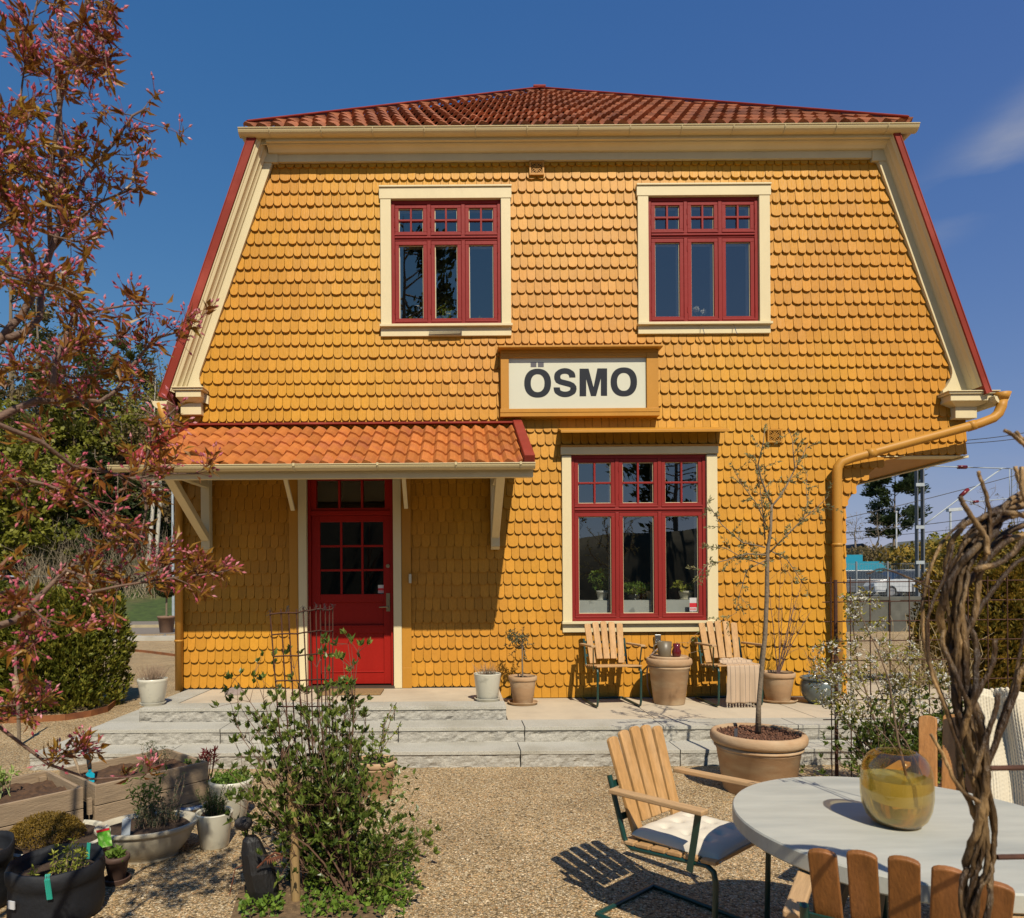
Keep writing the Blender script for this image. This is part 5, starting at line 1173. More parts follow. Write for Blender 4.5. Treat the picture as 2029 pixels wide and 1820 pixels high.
B_ = vb([(1842,1570),(1820,1520),(1795,1470),(1770,1440),(1740,1400),(1700,1360),(1670,1320)], .0035, 2.5, 2.66); flowered(B_, .35, .6, .04, .06)
C_ = vb([(1800,1560),(1785,1500),(1760,1465),(1735,1440),(1712,1420),(1690,1400)], .003, 2.44, 2.75); flowered(C_, .55, .5, .04, .05)
tw.build('stem', mat('branch_bark', (.14,.085,.045), .8, 40, .4), t); lf.build('leaves', M_bleaf, t); bl.build('blossoms', M_blos, t)
# ---------------------------------------------------------------- plants behind the windows
def winpot(name, label, u, v, y, r, h, mt, lfm, hh, wd, n, ll, lw, prof=None, z=None):
    r_ = REDR['lo']; base = Vector((W(u,v,y).x, y, z if z is not None else r_[2]+.2355))
    t = thing(name, label, 'potted plant', base); q = MB(); q.lathe(base, prof or [(0,0),(r*.95,0),(r,.008),(r*.8,.012),(r*.78,.02),(r*.98,h-.03),(r*1.05,h-.028),(r*1.06,h),(r*.95,h),(r*.9,h-.02),(0,h-.025)], 24); q.build('pot', mt, t, smooth=True)
    lf = MB(); tw = MB()
    for i in range(n):
        a = ru(0,6.28); rr = math.sqrt(rnd.random()); zz = ru(.1,1); w_ = wd*(math.sin(min(1,zz)*2.7)+.15); p = base+Vector((rr*math.cos(a)*w_, rr*math.sin(a)*w_*.7, h+hh*zz)); lf.leaf(p, rv()+Vector((math.cos(a)*.6,math.sin(a)*.6,.2)), rv(), ll*ru(.6,1.2), lw)
    for i in range(6): tw.tube([base+Vector((0,0,h-.02)), base+Vector((ru(-.6,.6)*wd, ru(-.3,.3)*wd, h+hh*.8))], .003, 4)
    tw.build('stems', M_fgreen, t); lf.build('leaves', lfm, t); return t
yk = WY+.27
winpot('potted_basil', 'basil in a scalloped white pot on the ledge in the left pane', 1193,1192,yk,.066,.115,mat('white_glaze', (.55,.53,.47), .3),M_fgreen,.24,.12,330,.055,.04)
winpot('potted_ivy', 'trailing bushy plant in a dark bowl in the middle pane', 1257,1192,yk,.07,.07,mat('dark_ceramic', (.02,.022,.025), .2),M_fgreen,.13,.17,460,.035,.026)
winpot('potted_herb', 'small herb in a beige pot at the middle pane', 1288,1192,yk,.045,.11,mat('beige_pot', (.35,.28,.16), .5),M_fgreen,.10,.06,90,.035,.022)
winpot('potted_pilea', 'round-leaved plant in a white knobbly pot in the right pane', 1360,1192,yk,.085,.105,mat('white_knobbly', (.55,.50,.38), .5, 60, .3, bump=1, bs=50),M_fyel,.10,.14,60,.075,.07)
zu = REDR['ul'][2]+.02; yk = WY+.2
q = MB()
winpot('potted_geranium', 'round-leaved seedling low in the upper left window', 812,640,yk,.05,.05,M_terra,M_fyel,.09,.10,26,.05,.045, z=zu)
winpot('potted_lily', 'spindly plant with an orange bud in the middle of the upper left window', 884,640,yk,.05,.05,M_terra,M_fyel,.26,.12,34,.07,.018, z=zu)
winpot('potted_nasturtium', 'round-leaved plant at the right of the upper left window', 945,640,yk,.05,.04,M_terra,M_fyel,.08,.10,26,.05,.045, z=zu)
zu = REDR['ur'][2]+.02; b0 = Vector((W(1386,640,yk).x, yk, zu)); t = thing('cut_peonies', 'two cream round blooms in the upper right window', 'flowers', b0); tw = MB(); lf = MB(); fl = MB()
for dx_, zz in ((-.04,.22),(.05,.19)):
    tw.tube([b0, b0+Vector((dx_,0,zz))], .003, 4)
    for i in range(160): fl.leaf(b0+Vector((dx_,0,zz+.01))+rv(.018), rv(), rv(), .028, .018)
for i in range(40): lf.leaf(b0+Vector((ru(-.09,.09),ru(-.03,.03),ru(.02,.16))), rv(), rv(), .04, .015)
q = MB(); q.lathe(b0, [(0,0),(.035,0),(.04,.05),(.03,.08),(.026,.08),(.034,.05),(0,.01)], 16); q.build('vase', mat('white_glaze', (.5,.5,.46)), t, smooth=True)
tw.build('stems', M_folive, t); lf.build('leaves', M_folive, t); fl.build('petals', M_blos, t)
# ---------------------------------------------------------------- mat, stone
q = MB(); a = G(715,1377,P3); b_ = G(752,1377,P3); q.box(W(640,1365,7.6).x, W(757,1365,7.5).x, 7.35, 7.72, P3+.001, P3+.02); q.top('door_mat', mat('coir', (.30,.18,.075), .95, 60, .4, bump=1, bs=90), 'tan coir doormat on the landing in front of the red door', 'doormat', bevel=.004)
q = MB(); c = G(466,1376,P3)
for j in range(9):
    for i in range(16):
        th_ = math.pi*j/8/2*1.0; ph = 2*math.pi*i/16; d = Vector((math.cos(ph)*math.cos(th_)*.115, math.sin(ph)*math.cos(th_)*.07, math.sin(th_)*.075)); d *= 1+.22*mnoise.noise(d*18); q.v.append(tuple(c+d))
for j in range(8):
    for i in range(16): q.f.append((j*16+i, j*16+(i+1)%16, (j+1)*16+(i+1)%16, (j+1)*16+i))
q.top('round_stone', mat('pink_grey_stone', (.25,.19,.165), .8, 12, .3, bump=.4, bs=40), 'single pinkish grey stone lying on the landing against the shingles', 'stone')
# ---------------------------------------------------------------- bird sculpture
bp = G(520,1792); Yb = bp.y; t = thing('bird_sculpture', 'rusty bird sculpture with a charred wood body and a stone head', 'sculpture', bp)
M_char = mat('charred_wood', (.010,.009,.009), .55, 8, .4, (3,3,1), bump=.7, bs=20)
q = MB(); rings = []; vs_l = [(1789,498,553),(1760,488,553),(1725,480,545),(1690,477,528),(1665,480,516),(1656,488,508)]
for v, ul, ur in vs_l:
    l = W(ul,v,Yb); r__ = W(ur,v,Yb); c = (l+r__)/2; w_ = (r__-l).length/2; rings.append([c+Vector((math.cos(a)*w_, math.sin(a)*w_*.75, .006*mnoise.noise(Vector((a,v,0))))) for a in [2*math.pi*k/9+.3 for k in range(9)]])
q.v = [tuple(p) for r__ in rings for p in r__]
for i in range(len(rings)-1):
    for k in range(9): q.f.append((i*9+k, i*9+(k+1)%9, (i+1)*9+(k+1)%9, (i+1)*9+k))
q.f.append(tuple(range(8,-1,-1))); q.f.append(tuple(range(45,54))); q.build('body', M_char, t, bevel=.004)
q = MB(); q.tube([W(488,1660,Yb), W(484,1640,Yb)], .004, 6); q.build('neck', M_char, t)
q = MB(); hc = W(483,1632,Yb)
for j in range(9):
    for i in range(14):
        th_ = math.pi*(j/8-.5); ph = 2*math.pi*i/14; d = Vector((math.cos(ph)*math.cos(th_)*.046, math.sin(ph)*math.cos(th_)*.04, math.sin(th_)*.034)); d *= 1+.15*mnoise.noise(d*40); q.v.append(tuple(hc+d))
for j in range(8):
    for i in range(14): q.f.append((j*14+i, j*14+(i+1)%14, (j+1)*14+(i+1)%14, (j+1)*14+i))
q.build('head', mat('dark_stone', (.045,.038,.035), .8, 10, .3), t, smooth=True)
M_rust = mat('rusty_iron', (.14,.045,.02), .85, 30, .4, bump=.4, bs=60)
q = MB(); q.tube([W(510,1720,Yb-.08),W(530,1700,Yb-.1),W(545,1690,Yb-.1),W(560,1694,Yb-.1)], .005, 5)
for k in range(8): a = W(528+k*4,1702-k,Yb-.1); q.add([a, a+Vector((.012,0,.0)), a+Vector((.005,-.002,-.03)), a+Vector((.006,.004,0))],[(0,1,2),(0,2,3),(1,3,2)])
q.build('wing', M_rust, t)
q = MB(); q.tube([W(480,1715,Yb-.05),W(466,1722,Yb-.06),W(460,1750,Yb-.06),W(455,1775,Yb-.05)], .003, 5); q.build('chain', M_rust, t)
# ---------------------------------------------------------------- terrain beyond the house
def sheet(name, fn, x0, x1, y0, y1, nx, ny, mt, kind='structure', parent=None, smooth=True):
    q = MB()
    for j in range(ny+1):
        for i in range(nx+1):
            x = x0+(x1-x0)*i/nx; y = y0+(y1-y0)*j/ny; q.v.append((x,y,fn(x,y)))
    for j in range(ny):
        for i in range(nx): k = j*(nx+1)+i; q.f.append((k,k+1,k+nx+2,k+nx+1))
    return tag(q.build(name, mt, None, smooth=smooth), kind=kind)
M_asph = mat('warm_asphalt', (.20,.165,.13), .9, 20, .2, bump=.3, bs=60)  # warm grey-brown road surface
M_grass = mat('bank_grass', (.045,.07,.010), .9, 3, .5, bump=1, bs=30, c2=(.10,.085,.03), c2s=.3, c2lo=.45, c2hi=.65)
M_wood = mat('forest_floor', (.075,.062,.028), .95, 2, .5, bump=1, bs=10)
# finer grey gravel yard on the left, bounded by a weathering steel edge
yd = MB(); yp = [G(0,1425),(G(120,1418)),(G(215,1404)),(G(345,1390)),Vector((-3.3,8.0,0)),Vector((-3.3,9.6,0)),G(352,1302,0),G(300,1296),G(215,1291),G(-100,1290),G(-200,1425)]
yd.add([(p.x,p.y,.004) for p in yp], [tuple(range(len(yp)))]); tag(yd.build('grey_gravel_yard', M_gravel2), kind='structure')
q = MB(); ep = [G(60,1290),G(215,1290.5),G(260,1291),G(300,1295),G(352,1302),G(420,1315)]
for a,b_ in zip(ep, ep[1:]): q.bar(a+Vector((0,0,.03)), b_+Vector((0,0,.03)), .012, .06)
M_cort = mat('weathering_steel', (.26,.095,.03), .85, 9, .3, c2=(.16,.05,.02), c2s=3)
q.top('steel_edging', M_cort, 'rusty steel edging curving across the gravel behind the hedge', 'edging')
q = MB(); ep = [G(-60,1436),G(60,1432),G(130,1428),G(180,1420),G(213,1411),G(232,1396)]
for a,b_ in zip(ep, ep[1:]): q.bar(a+Vector((0,0,.03)), b_+Vector((0,0,.03)), .012, .09)
q.top('steel_edging', M_cort, 'rusty steel edging along the foot of the thuja hedge', 'edging')
sheet('road', lambda x,y: .006, -90, 60, 23.2, 32, 4, 4, M_asph)
q = MB(); q.box(-20, -5.2, 20.3, 20.6, 0, .13); q.top('kerb_stone', M_granite, 'pale granite kerb at the gravel edge in front of the topiary pot', 'kerb')
q = MB()
for i in range(260):
    p = Vector((ru(-17,-6.3), ru(20.7,21.6), ru(0,.06))); r_ = ru(.03,.09); ax = rv(r_); ay = ax.orthogonal().normalized()*r_*.8; az = ax.cross(ay).normalized()*r_*.7
    q.add([p+ax,p-ax,p+ay,p-ay,p+az,p-az],[(0,2,4),(2,1,4),(1,3,4),(3,0,4),(2,0,5),(1,2,5),(3,1,5),(0,3,5)])
tag(q.build('grey_cobbles', mat('cobble', (.26,.25,.23), .85, 5, .3, isl=.5)), kind='stuff', label='grey cobbles along the kerb beside the road')
q = MB()
for j in range(8): q.box(-60+j*9.0, -51.02+j*9.0, 26.9, 27.1, .0, .012+.1)
q.top('road_kerb', mat('kerb_pale', (.42,.34,.2), .8), 'low sunlit kerb dividing the road from the far lane', 'kerb')
def bank(x,y):
    if x > 8: return -.5
    t = max(0,(y-32)); return .01+ t*.16+ .25*mnoise.noise(Vector((x*.2,y*.2,0)))*min(1,t/3) + max(0,t-6)*.16
sheet('grass_bank', bank, -120, 7, 31.9, 42, 60, 12, M_grass)
def hill(x,y): t = max(0,y-41.5); return bank(x,41.9)-.1 + t*.35 + 1.2*mnoise.noise(Vector((x*.05,y*.05,0)))
sheet('wooded_hill', hill, -170, 7, 41.5, 110, 50, 24, M_wood)
M_rail = mat('ballast', (.16,.13,.10), .95, 20, .4, bump=1, bs=30)
def rground(x,y):
    t = max(0,min(1,(y-46)/30)); return .75 + 3.2*t*t*(3-2*t) + max(0,y-76)*.03 + .1*mnoise.noise(Vector((x*.1,y*.1,3)))
sheet('parking_ground', rground, 7.2, 160, 22.4, 200, 60, 60, mat('parking_asphalt', (.17,.15,.125), .95, 3, .3, c2=(.12,.11,.04), c2s=.12, c2lo=.5, c2hi=.55))
q = MB(); q.box(7.2, 70, 22.0, 22.35, -.2, 1.02); q.box(7.1,70,21.95,22.4,1.021,1.13)
for k in range(20): q.box(8+3*k, 8.3+3*k, 21.9, 21.998, -.2, 1.02)
q.top('platform_wall', mat('dark_concrete', (.10,.10,.085), .9, 3, .3), 'long grey concrete retaining wall in front of the parked cars', 'retaining wall')
# loose larger stones on the gravel
q = MB()
for i in range(5200):
    Y_ = 3.1+2.8*rnd.random()**1.4; p = Vector((ru(-.82,.9)*Y_*.85+.1, Y_, 0)); r_ = ru(.0035,.0085); p.z = r_*.25
    a = ru(0,3.14); ax = Vector((math.cos(a),math.sin(a),ru(-.2,.2)))*r_*ru(1,1.5); ay = Vector((-math.sin(a),math.cos(a),ru(-.2,.2)))*r_; az = Vector((0,0,r_*.7))
    q.add([p+ax,p-ax,p+ay,p-ay,p+az,p+ax*.6+ay*.6+az*.5,p-ax*.6-ay*.6+az*.5,p-ax*.5+ay*.6+az*.4,p+ax*.5-ay*.6+az*.4],[(0,5,4),(5,2,4),(2,7,4),(7,1,4),(1,6,4),(6,3,4),(3,8,4),(8,0,4)])
tag(q.build('loose_pebbles', foliage('pebble', [(.16,.11,.06),(.45,.31,.17),(.62,.46,.27),(.80,.68,.50)], .8, 0.0, 40)), 'loose larger pebbles scattered on the gravel', kind='stuff')
# ---------------------------------------------------------------- trees
def crown(lf, c, rx, ry, rz, n, s, dens=.25, shape=None, ncl=None):
    c = Vector(c); ncl = ncl or max(12, n//28); cl = []
    for i in range(ncl):
        v = rv(); k = rnd.random()**.33; cl.append((c+Vector((v.x*rx*k, v.y*ry*k, v.z*rz*k)), ru(.10,.24)))
    for i in range(n):
        p0, r_ = rnd.choice(cl); p = p0+rv(1)*r_*min(rx,rz)*rnd.random()**.4
        p.z = p0.z+(p.z-p0.z)*.7; lf.card(p, rv()+Vector((0,0,-.1)), rv(), s*ru(.6,1.3), s*ru(.5,.9))
def broad(name, label, x, y, h, r, mt, z0=None, n=1500, s=.42, group='broadleaved trees on the wooded slope', trunkm=None, bare=0.3, lean=0):
    z0 = hill(x,y)-.3 if z0 is None else z0
    t = thing(name, label, 'tree', (x,y,z0), group); tw = MB(); lf = MB(); top = Vector((x+lean,y,z0+h*.92))
    tr_ = [Vector((x,y,z0)).lerp(top, k/6)+Vector((ru(-.15,.15),ru(-.1,.1),0))*(k>0) for k in range(7)]; r0 = h*.012+.04
    tw.tube(tr_, [r0*(1-.85*k/6) for k in range(7)], 7)
    for i in range(16):
        k = ru(bare,1); p = Vector((x,y,z0)).lerp(top, k); a = ru(0,6.28); l = r*(1.15-k*.6)*ru(.6,1.1)
        pp, d = limb(tw, p, (math.cos(a), math.sin(a), ru(.5,1.1)), l, r0*.4*(1.1-k), 5, .25, sides=4)
        for z in pp[2:]:
            limb(tw, z, d+rv(.9), l*.4, r0*.12, 3, .3, sides=3)
    zc = z0+h*(bare+1)/2; crown(lf, (x+lean*.6,y,zc), r, r, h*(1-bare)/2, n, s)
    tw.build('trunk', trunkm or M_bark, t); lf.build('crown', mt, t); return t
def conifer(name, label, x, y, h, r, mt, z0=None, n=1700, s=.5, group='conifers on the wooded slope', pine=False, lean=0):
    z0 = hill(x,y)-.3 if z0 is None else z0
    t = thing(name, label, 'tree', (x,y,z0), group); tw = MB(); lf = MB(); r0 = h*.011+.05
    tw.tube([(x,y,z0),(x+lean*.5,y,z0+h*.5),(x+lean,y,z0+h)], [r0,r0*.6,.02], 7)
    nb = 46 if not pine else 34
    for i in range(nb):
        k = (.12+.86*i/nb) if not pine else ru(.34,.98); z = z0+h*k; a = ru(0,6.28)
        l = r*(1.02-k)*ru(.75,1.15)+.25 if not pine else r*math.sin(min(3.0,(k-.28)*3.6+.35))*ru(.5,1.1)
        p = Vector((x+lean*k,y,z)); d = Vector((math.cos(a), math.sin(a), ru(-.25,.1) if not pine else ru(.0,.5))); e = p+d*l
        tw.tube([p,e], [r0*.25,.01], 4, caps=False)
        m_ = n//nb
        for j in range(m_):
            q_ = ru(.25,1) if not pine else ru(.55,1.05); c = p.lerp(e, q_)+rv(.22*l*(.5+.5*q_) if not pine else (.22*l+.1)*ru(.3,1)); c.z -= .15*q_*(not pine)
            lf.card(c, d+rv(.7)+Vector((0,0,-.3 if not pine else .3)), rv(), s*ru(.6,1.3), s*ru(.25,.5))
    tw.build('trunk', M_bark, t); lf.build('crown', mt, t); return t
F_con = foliage('spruce_needles', [(.015,.026,.006),(.045,.062,.014),(.10,.105,.03)], ns=.4)
F_con2 = foliage('olive_pine_needles', [(.04,.05,.01),(.12,.13,.025),(.22,.20,.05)], ns=.4)  # olive needles, lighter than the spruces
F_br1 = foliage('spring_green_crown', [(.08,.08,.008),(.20,.20,.02),(.34,.32,.05)], ns=.3)
F_br2 = foliage('brown_budding_crown', [(.07,.05,.018),(.17,.12,.045),(.30,.22,.10)], ns=.3)
def LX(u, y): return (u-905)/1345*y
FT = [ # u, depth, height, radius, type
 (-150,47,20,4.2,'c'),(-60,50,22,4.5,'c'),(25,52,24,4.6,'c2'),(-20,44,13,4.5,'b1'),(75,47,19,3.4,'b2'),(120,53,16,3.4,'b2'),(150,46,15,3.0,'c2'),
 (175,49,13,3.8,'b1'),(215,52,12,3.6,'b2'),(262,58,16,2.7,'p'),(243,47,10,3.3,'b2'),(300,52,11,3.0,'b2'),(330,49,10,3.2,'b2'),(345,57,12.5,2.6,'b2'),
 (60,42,9.0,3.4,'b1'),(120,41,7.5,3.0,'b1'),(10,41,8.5,3.4,'b1'),(190,42,8.0,3.0,'c'),(235,41,7,3.2,'c'),(290,43,7.5,2.6,'c'),(325,60,11,3,'b1'),(400,55,12,3.2,'b2'),(-90,42,10,3.5,'b1')]
for k_ in range(18):
    u_ = -20+20.5*k_; FT.append((u_, rnd.uniform(44,62), rnd.uniform(8,13)-max(0,u_-120)*.008, 3.6, ('b1','b2','c','b2','b1','b2')[k_%6]))
words = {'c':'dark spruce','c2':'olive-green pine','p':'tall narrow pine','b1':'spring-green tree','b2':'brown budding tree'}
occ = ['at the far left edge of the slope','left of the tall pines behind the pink shrub','tallest behind the blossoming shrub','low in front at the left edge','behind the upper blossom branches','just right of the tallest pines','left of the gap of open sky','under the long blossom branch','where the treeline drops towards the house','standing alone above the treeline left of the eaves','in front of the lone pine','left of the white birches','behind the white birches','closest to the house corner on the skyline','low and bright above the hedge','bright and low right of the first','low at the left edge above the hedge','dark and low above the road','darkest one above the shaded grass bank','low behind the ball topiary','behind the others near the eaves','hidden mostly by the porch','beyond the left frame edge']
occ += ['in the back rows of the slope, '+w for w in ('leftmost of all','second counted from the left edge','third counted from the left edge','fourth counted from the left edge','fifth counted from the left edge','sixth counted from the left edge','seventh counted from the left edge','eighth counted from the left edge','ninth counted from the left edge','ninth counted back from the house','eighth counted back from the house','seventh counted back from the house','sixth counted back from the house','fifth counted back from the house','fourth counted back from the house','third counted back from the house','second counted back from the house','nearest the house corner')]
for (u,y,h,r,k), w_ in zip(FT, occ):
    x = LX(u,y); h *= 1.0; lab = words[k]+' '+w_
    if k == 'c': conifer('spruce_tree', lab, x, y, h, r, F_con, n=4200)
    elif k == 'c2': conifer('pine_tree', lab, x, y, h, r, F_con2, n=4600, pine=True, s=.42)
    elif k == 'p': conifer('pine_tree', lab, x, y, h, r, F_con2, n=4600, pine=True, s=.36)
    elif k == 'b1': broad('deciduous_tree', lab, x, y, h, r, F_br1, n=3600, s=.34, bare=.08)
    else: broad('budding_tree', lab, x, y, h, r, F_br2, n=3200, s=.26, bare=.06)
M_birch = mat('birch_bark', (.55,.50,.40), .8, 3, .3, (1,1,8), c2=(.10,.08,.06), c2s=3, c2lo=.6, c2hi=.66)
for u, lb, y in ((296,'leaning white birch trunk, left of a close pair',40),(310,'white birch trunk, right one of the pair behind the topiary',40.5)):
    x = LX(u,y); z0 = bank(x,y); t = thing('birch_tree', lb, 'tree', (x,y,z0), 'white birches'); tw = MB(); lf = MB()
    pts = [Vector((x-.3,y,z0)),Vector((x,y,z0+2)),Vector((x+.25,y,z0+5)),Vector((x+.3,y,z0+9)),Vector((x+.45,y,z0+12.5))]; tw.tube(pts, [.14,.12,.10,.06,.02], 8); tw.build('trunk', M_birch, t); tw = MB()
    for i in range(30):
        k = ru(.35,1); p = pts[0].lerp(pts[-1],k); pp, d = limb(tw, p, rv()+Vector((0,0,.4)), ru(.8,2), .025, 5, .3, sides=3)
        for z in pp[1:]: limb(tw, z, d+rv(.8)+Vector((0,0,-.4)), .8, .008, 3, .3, sides=3)
        for j in range(22): lf.card(rnd.choice(pp)+rv(.4), rv(), rv(), .12, .1)
    tw.build('branches', M_twig, t); lf.build('leaves', F_br1, t)
# bare sunlit brush on the slope
tw = MB()
for i in range(420):
    u = ru(60,350); y = ru(38,41); x = LX(u,y); p = Vector((x,y,bank(x,y)))
    pp, d = limb(tw, p, Vector((ru(-.6,.6),ru(-.3,.3),1)), ru(1.2,3.6), .018, 5, .22, sides=3)
    for z in pp[2:]: limb(tw, z, d+rv(.8), ru(.5,1.2), .008, 3, .25, sides=3)
tag(tw.build('bare_brush', mat('grey_brush_twig', (.28,.22,.14), .9)), 'pale leafless brush covering the foot of the wooded slope', 'brush', kind='stuff')
# topiary in a pot by the road
base = G(330,1254); base.z = 0.0; sc = base.y/1345
t = thing('ball_topiary', 'ball-trimmed topiary tree in a brown pot standing by the road', 'potted tree', base)
q = MB(); h = 33*sc; q.lathe(base, [(0,0),(12*sc,0),(12.5*sc,.01),(15.5*sc,h-.09),(17*sc,h-.08),(17.6*sc,h-.02),(17*sc,h),(15.5*sc,h),(15*sc,h-.06),(0,h-.07)], 26); q.build('pot', mat('brown_terracotta', (.22,.13,.085), .8, 4, .15), t, smooth=True)
q = MB(); q.tube([base+Vector((0,0,h-.08)), base+Vector((.01,0,h+48*sc))], .035, 8); q.build('trunk', M_bark, t)
lf = MB(); cc = base+Vector((0,0,h+58*sc)); 
for i in range(2600): v = rv(20*sc*ru(.8,1.02)); lf.card(cc+v, v+rv(.3), rv(), .07, .05)
lf.build('ball', F_con, t)
q = MB(); b0 = G(344,1222); b0 = Vector((LX(343,33),33,.1)); q.tube([b0, b0+Vector((0,0,7.5))], [.07,.05], 8); q.tube([b0+Vector((0,0,7.5)), b0+Vector((.6,-.4,7.7))], .03, 6); t = q.top('lamp_post', mat('galvanised_steel', (.38,.42,.44), .5), 'slim grey lamp post on the grass bank beside the house corner', 'lamp post')
# ---------------------------------------------------------------- thuja hedges
F_thu = foliage('thuja_green', [(.022,.034,.006),(.12,.14,.018),(.28,.27,.035),(.36,.29,.05)], ns=5)
F_thu2 = foliage('thuja_golden', [(.04,.045,.007),(.17,.14,.02),(.38,.24,.035),(.48,.28,.045)], ns=4)
def thuja(label, base, w, h, mt, n=5200, group='thujas of the left hedge', s=.07):
    t = thing('thuja', label, 'hedge shrub', base, group); base = Vector(base); tw = MB(); lf = MB()
    tw.tube([base, base+Vector((0,0,h*.8))], [.03,.01], 6)
    for i in range(n):
        z = rnd.random()**.9; a = ru(0,6.28); prof = (1-max(0,z-.62)**1.7*2.6)*min(1,.80+z*2)
        rr = w*prof*(.6+.45*rnd.random()**.6)*(1+.42*mnoise.noise(Vector((math.cos(a)*2.6, math.sin(a)*2.6, z*6+base.x))))
        p = base+Vector((math.cos(a)*rr, math.sin(a)*rr, z*h)); d = Vector((math.cos(a)*.6, math.sin(a)*.6, .8))
        sid = rv(); dd = d+rv(.45); p.z += .10*h*mnoise.noise(Vector((p.x*4,p.y*4,1)))
        for k in range(3): lf.card(p, dd+rv(.5), sid, s*ru(.7,1.2), s*.32)
    for i in range(40):
        z = ru(.05,.8); a = ru(0,6.28); limb(tw, base+Vector((0,0,z*h)), (math.cos(a),math.sin(a),.8), w*.9, .008, 4, .2, sides=4)
    tw.build('trunk', M_bark, t); lf.build('foliage', mt, t); return t
for u, v, h, w_, lb in ((-70,1432,1.55,.42,'thuja beyond the left frame edge of the hedge'),(25,1428,1.50,.40,'leftmost visible thuja of the hedge, behind the staked sapling'),(100,1422,1.52,.40,'middle thuja of the left hedge'),(168,1410,1.50,.37,'rightmost thuja of the left hedge, its edge against the gravel yard')):
    thuja(lb, G(u,v-6)+Vector((0,.30,0)), w_, h*1.04, F_thu)
for i, (x, y, h) in enumerate(((6.65,8.9,1.3),(7.0,8.7,1.75),(7.45,8.6,2.1),(7.9,8.4,2.2),(7.1,9.6,1.7),(7.7,9.7,2.3),(8.5,8.4,2.3))):
    thuja('golden thuja '+['at the left end of the right-hand hedge','second from the left in the right-hand hedge','in the middle of the right-hand hedge','behind the woven arch in the right-hand hedge','in the back row at the left of the right-hand hedge','in the back row behind the woven arch','at the right frame edge'][i], (x,y,.0), .48, h, F_thu2, 5200, 'golden thujas of the right hedge')
t = thing('bare_shrub', 'pale leafless shrub between the concrete wall and the golden hedge', 'shrub', (6.0,8.6,0)); tw = MB()
for i in range(70):
    pp, d = limb(tw, (6.0+ru(-.35,.35),8.6+ru(-.2,.2),0), (ru(-.7,.7),ru(-.4,.4),1), ru(.5,1.1), .008, 6, .25, sides=4)
    for z in pp[2:]: p2, d2 = limb(tw, z, d+rv(.9), ru(.15,.4), .004, 4, .3, sides=3)
tw.build('branches', mat('pale_twig', (.36,.27,.15), .9), t)
# sapling with ties
t = thing('staked_sapling', 'slim staked sapling with burlap tie standing before the left hedge', 'sapling', G(38,1478)); b0 = G(38,1478); tw = MB()
tw.tube([b0, W(36,1400,b0.y), W(31,1330,b0.y), W(30,1270,b0.y)], [.018,.017,.014,.012], 7); tw.build('trunk', M_bark, t); q = MB(); q.tube([W(30,1340,b0.y-.02), W(31,1352,b0.y-.02), W(33,1366,b0.y-.02), W(34,1376,b0.y-.02)], [.02,.032,.025,.01], 7); q.build('tie', mat('burlap', (.38,.27,.15), .95), t)
# ---------------------------------------------------------------- right hand background
F_yc = foliage('yellow_spring_crown', [(.12,.11,.01),(.30,.27,.02),(.45,.40,.05)], ns=.3)
mat_pine = foliage('dark_pine', [(.012,.024,.008),(.035,.055,.016),(.08,.10,.03)], ns=.6)
y = 70; conifer('pine_tree', 'dark rounded pine rising above the far houses on the right', LX(1770,y), y, 11.4, 3.1, mat_pine, z0=W(1770,1146,y).z, n=9000, s=.42, group='trees beyond the car park', pine=True, lean=.3)
y = 85; broad('deciduous_tree', 'round yellow-green tree behind the catenary mast', LX(1873,y), y, 7.2, 3.3, F_yc, z0=W(1873,1150,y).z-1, n=2600, s=.36, group='trees beyond the car park', bare=.3)
for u, y, h, lb in ((1698,60,4.6,'bare tree beside the small white house'),(1738,62,5.2,'bare tree left of the dark pine'),(1955,55,6.5,'bare tree behind the top of the woven arch'),(2010,60,5.5,'bare tree at the right frame edge')):
    broad('bare_tree', lb, LX(u,y), y, h, 1.6, F_br2, z0=W(u,1120,y).z, n=160, s=.12, group='trees beyond the car park', bare=.15)
for u0_, u1_, v, y, mt_, lb in ((1670,1800,1108,58,F_br2,'brown scrub on the slope above the teal building'),(1780,1900,1112,40,F_thu2,'rusty brush beneath the catenary mast'),(1880,2040,1104,30,F_thu2,'olive brush behind the woven arch')):
    lf = MB(); tw = MB()
    for i in range(2600): 
        u = ru(u0_,u1_); p = W(u,v,y); lf.card(p+Vector((0,ru(-2,2),ru(-2.2,.9)+.5*mnoise.noise(Vector((p.x*.6,0,0))))), rv(), rv(), .3, .2)
    tag(lf.build('scrub', mt_), lb, 'scrub', kind='stuff')
